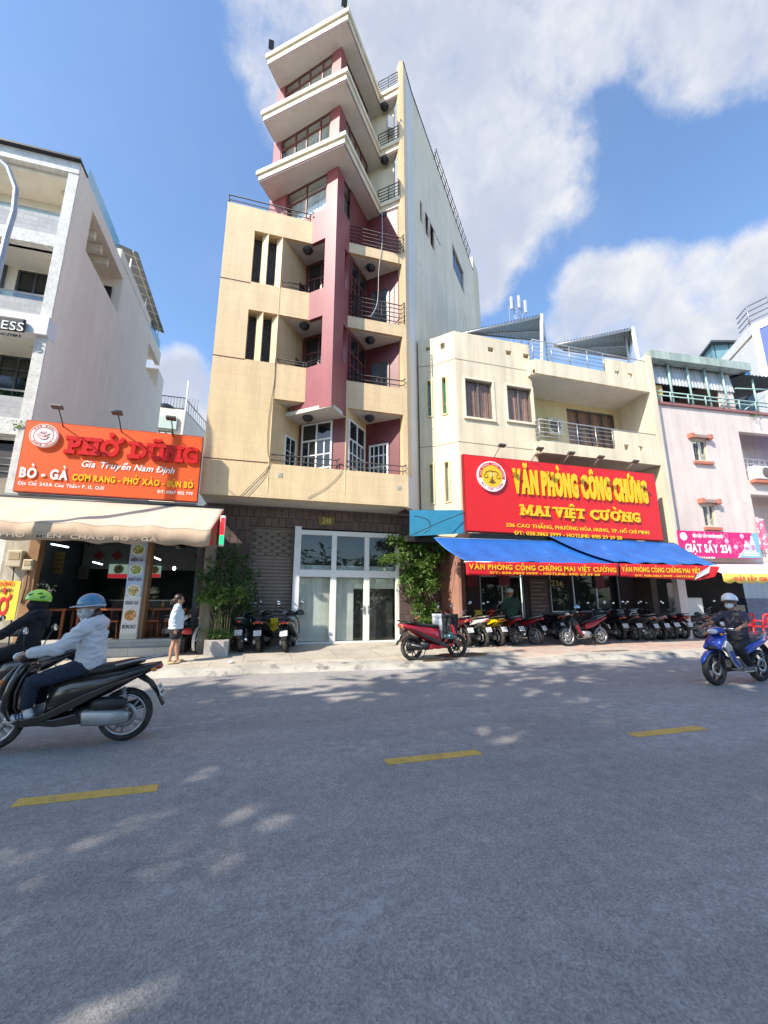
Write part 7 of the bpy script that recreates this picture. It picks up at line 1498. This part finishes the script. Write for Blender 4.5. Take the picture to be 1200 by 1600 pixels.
def rider(name, lab, bike, pose, skin, mats, opts):
    """pose in the bike's axes"""
    t = thing(name, lab, 'person'); t.matrix_world = bike.matrix_basis; P_ = {k: V(v) for k, v in pose.items()}; f = V(opts.get('face', (1, 0, 0))); hd = P_['head']; neck = P_['neck']; ch = P_['chest']; pv = P_['pelvis']
    sh = {s: V((P_['sh'].x, s * P_['sh'].y, P_['sh'].z)) for s in (-1, 1)}; el = {s: V((P_['el'].x, s * P_['el'].y, P_['el'].z)) for s in (-1, 1)}; wr_ = {s: V((P_['wr'].x, s * P_['wr'].y, P_['wr'].z)) for s in (-1, 1)}
    hp = {s: V((P_['hip'].x, s * P_['hip'].y, P_['hip'].z)) for s in (-1, 1)}; kn = {s: V((P_['kn'].x, s * P_['kn'].y, P_['kn'].z)) for s in (-1, 1)}; an = {s: V((P_['an'].x, s * P_['an'].y, P_['an'].z)) for s in (-1, 1)}
    b = MB(); head(b, hd, f); chain(b, [(hd - V((.01, 0, .06)), .052), (neck, .056), (ch, .09), (pv, .09)])
    for s in (-1, 1):
        chain(b, [(ch, .08), (sh[s], .045), (el[s], .038), (wr_[s], .026)]); chain(b, [(pv, .08), (hp[s], .07), (kn[s], .05), (an[s], .036)])
        hd_ = (wr_[s] - el[s]).normalized(); hd_ = V((hd_.x, hd_.y * .6, hd_.z - .05)).normalized(); hand(b, wr_[s], hd_, (0.25, 0, -1), 1.15, 1.0, s)
    fuse(b, 'body', skin, t, .0068, 1)
    # top
    b = MB(); k = opts.get('bulk', 1.0)
    chain(b, [(pv + V((.0, 0, -.02)), .135 * k), (pv.lerp(ch, .5), .125 * k), (ch, .128 * k), (neck - V((0, 0, .05)), .075)])
    for s in (-1, 1):
        cap(b, pv + V((.02, s * .06, -.01)), .115 * k, ch + V((0, s * .07, .02)), .105 * k); sl = opts.get('sleeve', 'long'); cap(b, ch + V((0, s * .06, .08)), .085, sh[s], .068 * k)
        if sl == 'long': chain(b, [(sh[s], .070 * k), (sh[s].lerp(el[s], .6), .064 * k), (el[s], .060 * k), (el[s].lerp(wr_[s], .6), .052 * k), (wr_[s] - (wr_[s] - el[s]).normalized() * .015, .044 * k)])
        else: chain(b, [(sh[s], .070 * k), (sh[s].lerp(el[s], .62), .070 * k)])
    if opts.get('hood'): 
        q = neck + V((-.085, 0, -.03)); b.ell(q, (.085, .16, .095), 18, 12, rot=Matrix.Rotation(R(25), 3, 'Y')); chain(b, [(neck + V((-.06, .12, .0)), .045), (neck + V((.05, .10, -.03)), .038), (neck + V((.085, 0, -.075)), .03), (neck + V((.05, -.10, -.03)), .038), (neck + V((-.06, -.12, .0)), .045)]); cap(b, q, .08, q + V((-.05, 0, -.14)), .05)
    top = fuse(b, opts.get('topname', 'jacket'), mats[0], t, .011, 3, opts.get('fold', .010), 8, opts.get('seed', 0))
    b = MB(); chain(b, [(pv, .105), (pv + V((.04, 0, -.03)), .105)])
    for s in (-1, 1): chain(b, [(pv + V((.02, s * .05, -.02)), .098), (hp[s], .098), (hp[s].lerp(kn[s], .6), .086), (kn[s], .072), (kn[s].lerp(an[s], .5), .066), (an[s] + V((0, 0, opts.get('cuff', .03))), .060)])
    fuse(b, 'trousers', mats[1], t, .011, 3, .008, 9, 3)
    for s in (-1, 1):
        b = MB(); q = an[s]; chain(b, [(q + V((-.045, 0, -.055)), .040), (q + V((.05, 0, -.062)), .042), (q + V((.15, 0, -.07)), .034)]); cap(b, q + V((-.02, 0, -.01)), .044, q + V((-.02, 0, -.05)), .045)
        sh_ = fuse(b, 'shoe', mats[2], t, .008, 2); b = MB(); b.loft([[q + V((x, s2 * w_, -.112 + dz)) for x, w_, s2 in ((-.088, .02, 1), (-.06, .036, 1), (.03, .042, 1), (.12, .040, 1), (.178, .018, 1), (.178, .018, -1), (.12, .040, -1), (.03, .042, -1), (-.06, .036, -1), (-.088, .02, -1))] for dz in (0, .022)]); b.build('sole', mats[3], sh_)
        if opts.get('stripes'):
            b = MB()
            for k_ in range(3): b.obox(q + V((.005 + k_ * .030, s * .040, -.050)), (.0065, .007, .034), Matrix.Rotation(R(22), 3, 'Y'))
            b.build('shoe_stripes', opts['stripes'], sh_)
    return t, P_, f
POSE = dict(head=(-.215, 0, 1.475), neck=(-.225, 0, 1.335), chest=(-.225, 0, 1.16), pelvis=(-.19, 0, .86), sh=(-.215, .175, 1.265), el=(.02, .265, 1.06), wr=(.265, .325, 1.02), hip=(-.13, .10, .83), kn=(.27, .165, .70), an=(.30, .14, .41))
m_hood = M('grey_sweat_cloth', (.62, .62, .63), .95, var=.05, vs=6, bump=.25, bs=220, fine=.05, fs=120); m_jean = M('dark_denim', (.018, .026, .05), .9, var=.25, vs=7, fine=.15, fs=150); m_shoe = M('white_leather', (.70, .69, .67), .5, var=.06); m_sole = M('cream_sole', (.55, .50, .40), .6)
pa = dict(POSE); pa.update(head=(-.115, 0, 1.475), neck=(-.15, 0, 1.335), chest=(-.185, 0, 1.15), pelvis=(-.215, 0, .86), sh=(-.15, .18, 1.26), el=(.045, .265, 1.05), hip=(-.16, .10, .83))
t, P_, f = rider('person', 'rider in pale grey hoodie and light blue peaked helmet on the near scooter', mvL, pa, m_skin, [m_hood, m_jean, m_shoe, m_sole], dict(hood=True, fold=.017, topname='hoodie', stripes=M('shoe_blue', (.03, .05, .16), .5), cuff=.06, bulk=1.02))
half_helmet(t, P_['head'] + V((-.01, 0, .055)), (1, 0, 0), .128, M('helmet_blue', (.075, .20, .33), .35, var=.18, vs=18, coat=.3), brim=M('brim_pale', (.55, .58, .62), .5))
b = MB(); c = P_['head']; b.ell(c + V((.015, 0, -.035)), (.108, .088, .095), 20, 12); cap(b, c + V((.02, 0, -.08)), .075, c + V((0, 0, -.14)), .07); fuse(b, 'face_wrap', M('patterned_wrap', (.30, .30, .30), .9, var=.3, vs=30, blotch=((.60, .60, .58), 28, .48, .56)), t, .009, 2, .004, 18, 2, cut=lambda p: p.x > c.x + .05 and p.z > c.z + .002)
b = MB(); b.ell(P_['head'] + V((-.075, 0, -.075)), (.055, .07, .09), 14, 10); b.build('hair', m_hair, t)
m_blkc = M('black_cloth', (.014, .014, .018), .9, var=.25, vs=8, fine=.1, fs=120); pb_ = dict(POSE); pb_['el'] = (.03, .28, 1.04)
t, P_, f = rider('person', 'rider in a black jacket and lime green helmet behind the near scooter', mvB, pb_, m_skin, [m_blkc, m_blkc, m_pl, m_pl], dict(fold=.010, seed=5, hood=True))
hl = half_helmet(t, P_['head'] + V((-.005, 0, .06)), (1, 0, 0), .142, M('helmet_lime', (.36, .72, .07), .3, coat=.5)); c = P_['head']
b = MB()
for s in (-1, 1):
    for x, z in ((-.05, .135), (.05, .125), (-.10, .085)): b.obox(c + V((x, s * .128 * (1 - (z - .06) * 2.0), z)), (.030, .010, .008), Matrix.Rotation(R(18), 3, 'Y'))
b.build('vents', m_pl, hl); b = MB(); b.ell(c + V((0, 0, -.03)), (.125, .112, .10), 18, 12); cap(b, c + V((0, 0, -.07)), .098, c + V((-.01, 0, -.15)), .085); fuse(b, 'balaclava', m_blkc, t, .010, 2, .005, 14, 1)
t, P_, f = rider('person', 'rider in a dark patterned t-shirt, white helmet and white mask on the blue motorbike', mvR, dict(head=(-.10, 0, 1.47), neck=(-.13, 0, 1.325), chest=(-.16, 0, 1.14), pelvis=(-.20, 0, .82), sh=(-.135, .185, 1.245), el=(.055, .30, 1.07), wr=(.265, .325, 1.03), hip=(-.15, .10, .80), kn=(.20, .20, .66), an=(-.02, .20, .345)), m_skin2,
    [M('patterned_shirt', (.05, .05, .075), .9, var=.2, blotch=((.28, .16, .20), 14, .56, .64)), m_blkc, M('grey_shoe', (.16, .13, .14), .7), m_sole], dict(sleeve='short', topname='t_shirt', face=(.95, .25, 0), fold=.009, seed=9))
half_helmet(t, P_['head'] + V((-.005, 0, .06)), (.95, .25, 0), .132, M('helmet_white', (.72, .72, .74), .25, coat=.6), brim=m_pl); c = P_['head']; ff_ = V((.95, .25, 0)).normalized(); l_ = V((-ff_.y, ff_.x, 0))
b = MB(); b.ell(c + ff_ * .060 + V((0, 0, -.050)), (.066, .068, .062), 16, 10, rot=Matrix((ff_, l_, V((0, 0, 1)))).transposed()); fuse(b, 'face_mask', M('white_mask', (.74, .74, .74), .9), t, .007, 2)
b = MB(); b.tube([P_['wr'].lerp(P_['el'], .12) + V((0, 0, .0)), P_['wr'].lerp(P_['el'], .20)], .033, 14); b.build('wristwatch', m_pl, t); eyes(t, c, ff_); b = MB(); b.ell(c + V((-.05, 0, -.02)), (.075, .082, .075), 14, 10); b.build('hair', m_hair, t)
# ---- standing people
def stander(name, lab, loc, facing, skin, H, opts):
    """built upright facing +x, then turned to facing (deg clockwise from +Y)"""
    t = thing(name, lab, 'person', loc); WL[t.name] = V((0, 0, 0)); k = H / 1.62; q = lambda x, y, z: V((x * k, y * k, z * k)); hd = q(.02, 0, 1.50); b = MB(); head(b, hd, (1, opts.get('turn', 0), 0), k); chain(b, [(hd - V((.01, 0, .06)), .05 * k), (q(0, 0, 1.36), .052 * k), (q(0, 0, 1.18), .09 * k), (q(0, 0, .88), .10 * k)])
    arms = opts['arms']; sh = {s: q(-.01, s * .165, 1.29) for s in (-1, 1)}
    for s in (-1, 1):
        el, wr, hdv, pn, cu = arms[s]; el, wr = q(*el), q(*wr); chain(b, [(q(0, 0, 1.22), .08 * k), (sh[s], .045 * k), (el, .037 * k), (wr, .025 * k)]); hand(b, wr, hdv, pn, cu, k * .96, s)
        kx, ax = opts.get('leg', {}).get(s, (0.02, 0.0)); hp, kn, an = q(0, s * .085, .86), q(kx, s * .09, .47), q(ax, s * .095, .085)
        chain(b, [(q(0, 0, .9), .09 * k), (hp, .078 * k), (kn, .052 * k), (kn.lerp(an, .3) + q(-.012, 0, 0), .054 * k), (an, .034 * k)]); chain(b, [(an + q(-.03, 0, -.045), .034 * k), (an + q(.07, 0, -.055), .030 * k), (an + q(.15, s * .01, -.062), .022 * k)])
    fuse(b, 'body', skin, t, .0068, 1); eyes(t, hd, (1, opts.get('turn', 0), 0), k); return t, q, k, hd, sh
g = PZ(269, 1036, .15); 
for _ in range(3): g = PZ(269, 1036, sz(g.y) + .0)
g.z = sz(g.y) + .01
arms = {1: ((.04, .22, 1.02), (.22, .13, 1.06), (.85, -.15, .45), (-.3, -1, .2), .45), -1: ((-.06, -.21, 1.03), (.0, -.215, .80), (.1, .05, -1), (.2, 1, 0), .35)}
t, q, k, hd, sh = stander('person', 'woman in a pale blue jacket and black shorts looking at her phone on the pavement', tuple(g), 90, m_skin, 1.47, dict(arms=arms, turn=0., leg={1: (.06, .10), -1: (-.01, -.06)}))
b = MB(); chain(b, [(q(0, 0, .84), .150), (q(0, 0, .98), .145), (q(.01, 0, 1.16), .135), (q(0, 0, 1.34), .075)]); 
for s in (-1, 1): 
    el, wr = q(*arms[s][0]), q(*arms[s][1]); cap(b, q(0, s * .06, .83), .125, q(0, s * .07, 1.2), .105); cap(b, q(0, s * .05, 1.26), .085, sh[s], .068); chain(b, [(sh[s], .070), (sh[s].lerp(el, .6), .066), (el, .060), (wr.lerp(el, .12), .046)])
fuse(b, 'jacket', M('pale_blue_nylon', (.56, .66, .74), .7, var=.04, vs=5), t, .011, 3, .012, 8, 4, cut=.80 * k); b = MB(); cap(b, q(.105, 0, .99), .052, q(.07, 0, 1.30), .05); fuse(b, 'top', m_blkc, t, .010, 2)
b = MB(); cap(b, q(0, 0, .87), .118, q(0, 0, .80), .140)
for s in (-1, 1): cap(b, q(0, s * .06, .80), .115, q(.01, s * .085, .62), .108)
fuse(b, 'shorts', m_blkc, t, .011, 3, .012, 10, 8, cut=.56 * k)
b = MB(); b.ell(hd + q(-.025, 0, .045), (.105 * k, .090 * k, .105 * k), 20, 14); cap(b, hd + q(-.06, 0, .0), .075, hd + q(-.10, 0, -.02), .05); chain(b, [(hd + q(-.11, 0, -.005), .036), (hd + q(-.155, 0, -.03), .042), (hd + q(-.175, .01, -.10), .024)]); fuse(b, 'hair', m_hair, t, .009, 2, .006, 22, 3, cut=lambda p: p.x > hd.x + .045 and p.z < hd.z + .085)
for s in (-1, 1):
    ax = {1: .10, -1: -.06}[s]; c = q(ax + .05, s * .10, .0); b = MB(); b.loft([[c + V((x, y * 1.0, z)) for x, y in ((-.105, .02), (-.08, .038), (.03, .042), (.10, .046), (.145, .022), (.145, -.022), (.10, -.046), (.03, -.042), (-.08, -.038), (-.105, -.02))] for z in (-.002, .024)]); sd_ = b.build('sandal', M('sandal_cream', (.66, .52, .28), .7), t); b = MB(); b.tube([c + V((.02, .045, .015)), c + V((.05, .03, .06)), c + V((.06, 0, .07)), c + V((.05, -.03, .06)), c + V((.02, -.045, .015))], .018, 6, flat=.5); b.build('strap', MC['sandal_cream'], sd_)
t.rotation_euler = (0, 0, R(90 - 82)); bpy.context.view_layer.update()
wp_ = q(.32, .10, 1.13); ph = thing('phone', 'dark phone held up by the standing woman', 'phone'); ph.matrix_world = t.matrix_basis; b = MB(); b.obox(wp_, (.006, .036, .072), Matrix.Rotation(R(-30), 3, 'Y')); b.build('case', m_pl, ph, bevel=.004); b = MB(); b.obox(wp_ + V((-.0068, 0, 0)), (.001, .032, .066), Matrix.Rotation(R(-30), 3, 'Y')); b.build('screen', m_dglass, ph)
# man in the shade under the blue awning, seen from behind
g = PZ(802, 1003, .2); 
for _ in range(3): g = PZ(802, 1003, sz(g.y))
arms = {1: ((.0, .24, 1.04), (.10, .20, .84), (.2, -.1, -1), (0, -1, 0), .4), -1: ((-.02, -.24, 1.04), (.12, -.18, .90), (.4, .1, -.9), (0, 1, 0), .4)}
t, q, k, hd, sh = stander('person', 'man in a dark green jacket and white cap standing behind the yellow scooter', (g.x, g.y, sz(g.y)), 0, m_skin2, 1.68, dict(arms=arms)); b = MB(); chain(b, [(q(0, 0, .86), .150), (q(0, 0, 1.05), .15), (q(0, 0, 1.20), .145), (q(0, 0, 1.34), .075)])
for s in (-1, 1):
    el, wr = q(*arms[s][0]), q(*arms[s][1]); cap(b, q(0, s * .07, .84), .125, q(0, s * .08, 1.22), .11); cap(b, q(0, s * .06, 1.26), .085, sh[s], .07); chain(b, [(sh[s], .074), (el, .064), (wr, .048)])
fuse(b, 'jacket', M('dark_green_cloth', (.03, .065, .045), .9, var=.2), t, .012, 3, .012, 8, 2, cut=.78); b = MB(); cap(b, q(0, 0, .9), .13, q(0, 0, .84), .135)
for s in (-1, 1): chain(b, [(q(0, s * .085, .84), .10), (q(.02, s * .09, .47), .075), (q(0, s * .095, .10), .062)])
fuse(b, 'trousers', m_blkc, t, .012, 3, .008, 9, 1); half_helmet(t, hd + V((-.005, 0, .05)), (1, 0, 0), .115, M('cap_white', (.6, .6, .58), .7), 'cap', brim=M('cap_brim', (.5, .5, .48), .7))
for s in (-1, 1): b = MB(); chain(b, [(q(-.04, s * .095, .045), .042), (q(.06, s * .095, .04), .042), (q(.15, s * .1, .03), .03)]); fuse(b, 'shoe', m_pl, t, .009, 2)
t.rotation_euler = (0, 0, R(90 - 15))
# ================================================================== wet patch, manhole and small street details
from mathutils.bvhtree import BVHTree
pv_ = bpy.data.objects['pavement']; bvh = BVHTree.FromPolygons([v.co[:] for v in pv_.data.vertices], [tuple(p.vertices) for p in pv_.data.polygons])
def drape(cx, cy, rx, ry, seed, dz=.005, n=40, rings=7):
    mb = MB(); vs = []
    for i in range(rings + 1):
        for j in range(n):
            a = 2 * pi * j / n; f = i / rings * (1 + .32 * NZ.noise(V((cos(a) * 1.6, sin(a) * 1.6, seed)))) ; x, y = cx + rx * f * cos(a), cy + ry * f * sin(a); h = bvh.ray_cast(V((x, y, 3)), V((0, 0, -1)))[0]; vs.append((x, y, (h.z if h else 0) + dz))
    return mb.add(vs, [(i * n + j, i * n + (j + 1) % n, (i + 1) * n + (j + 1) % n, (i + 1) * n + j) for i in range(rings) for j in range(n)], 0, True)
m_wet = M('wet_stain', (.10, .065, .045), .28, var=.25, vs=3)
g = PZ(722, 1023, .15); struct(drape(g.x, g.y, .75, .30, 2.0).build('wet_patch', m_wet)); g = PZ(690, 1031, .13); struct(drape(g.x, g.y + .05, .55, .13, 5.0).build('wet_patch', m_wet)); g = PZ(955, 1016, .15); struct(drape(g.x, g.y, .6, .12, 7.0).build('wet_patch', M('dry_stain', (.20, .16, .12), .8, var=.2)))
# noodle shop clutter
def pic(px0, px1, py0, py1, Y, lab, c, name='wall_poster', cat='poster', grp=None):
    a, b = PY(px0, py1, Y), PY(px1, py0, Y); t = thing(name, lab, cat, ((a.x + b.x) / 2, Y, a.z), grp); MB().box(a.x, b.x, Y, Y + .03, a.z, b.z).build('sheet', M('poster_%d' % px0, c, .5, var=.2, vs=6), t); mb = MB()
    for k in range(4): z = a.z + (b.z - a.z) * (.18 + .2 * k); mb.box(a.x + (b.x - a.x) * .15, b.x - (b.x - a.x) * (.15 + .1 * (k % 2)), Y - .004, Y, z, z + (b.z - a.z) * .06)
    mb.build('printed_lines', M('poster_print', (.12, .06, .03), .6), t)
pic(72, 102, 862, 896, 14.2, 'dim yellow menu poster hanging high at the left inside the noodle shop', (.20, .15, .05)); pic(62, 69, 862, 890, 12.9, 'narrow pale calendar on the shop wall beside the left post', (.35, .33, .26))
pic(120, 140, 885, 905, 15.7, 'small framed picture deep in the noodle shop left of the lit menu pair', (.10, .11, .12)); pic(206, 214, 930, 946, 14.9, 'small blue screen glowing dimly on the shop counter right of the pillar', (.06, .13, .30))
ct = thing('shop_counter', 'dark counter with a glass food case at the back of the noodle shop', 'counter', (-3.4, 15.2, FLZ)); MB().box(-4.6, -2.6, 15.0, 15.6, FLZ, FLZ + .95).build('base', M('counter_panel', (.09, .085, .08), .4, var=.2), ct, bevel=.01); MB().box(-4.4, -3.4, 15.05, 15.5, FLZ + .95, FLZ + 1.4).build('glass_case', m_gl, ct); MB().box(-4.65, -2.55, 14.96, 15.64, FLZ + .95, FLZ + .985).build('counter_top', M('counter_steel', (.35, .36, .36), .3, metal=.7), ct)
for k, (x, c, lb) in enumerate(((-4.5, (.5, .05, .03), 'red sauce bottle standing on the shop table left of the pillar'), (-4.2, (.1, .3, .08), 'green chopstick jar standing on the shop table left of the pillar'), (-2.7, (.55, .3, .05), 'orange sauce bottle standing on the shop table right of the pillar'), (-2.3, (.4, .4, .4), 'steel spoon jar standing on the shop table right of the pillar'))):
    o = MB().lathe([(0, 0), (.035, 0), (.037, .1), (.02, .15), (.018, .2), (0, .2)], (x, 12.9, FLZ + .755), 'z', 12).build('table_jar', M('jar_%d' % k, c, .35), None, (x, 12.9, FLZ + .755)); tag(o, lb, 'jar', 'jars on the shop tables')
for x, z, lb in ((-4.9, 3.05, 'dark ceiling fan turning still at the left inside the noodle shop'), (-2.5, 3.05, 'dark ceiling fan at the right inside the noodle shop')):
    fn = thing('ceiling_fan', lb, 'fan', (x, 13.6, 3.4)); MB().lathe([(0, 0), (.07, .01), (.09, .06), (.03, .1), (.012, .12), (.012, .35), (0, .35)], (x, 13.6, z), 'z', 14).build('motor', m_iron, fn)
    for a in (0, 120, 240): MB().obox(V((x, 13.6, z + .05)) + V((cos(R(a)), sin(R(a)), 0)) * .32, (.24, .05, .006), Matrix.Rotation(R(a), 3, 'Z')).build('blade', m_iron, fn)
# laundry shop inside the pink house
for k, (px0, px1, py0, py1, c, lb) in enumerate(((1168, 1196, 935, 972, (.05, .10, .22), 'blue stack of wrapped goods inside the dark laundry entrance'), (1148, 1160, 945, 972, (.16, .15, .14), 'grey washing machine inside the dark laundry entrance'))):
    a, b = PY(px0, py1, 13.4), PY(px1, py0, 13.4); t = thing('washing_machine' if k else 'goods_stack', lb, 'machine' if k else 'goods', ((a.x + b.x) / 2, 13.4, .2)); MB().box(a.x, b.x, 13.3, 13.9, .22, b.z).build('body', M('goods_%d' % k, c, .5, var=.5, vs=7), t, bevel=.02); g = MB()
    if k: g.lathe([(0, 0), (.2, 0), (.22, .02), (.2, .03)], ((a.x + b.x) / 2, 13.27, (b.z + .3) / 2 + .1), 'y', 20).build('round_front', m_dglass, t)
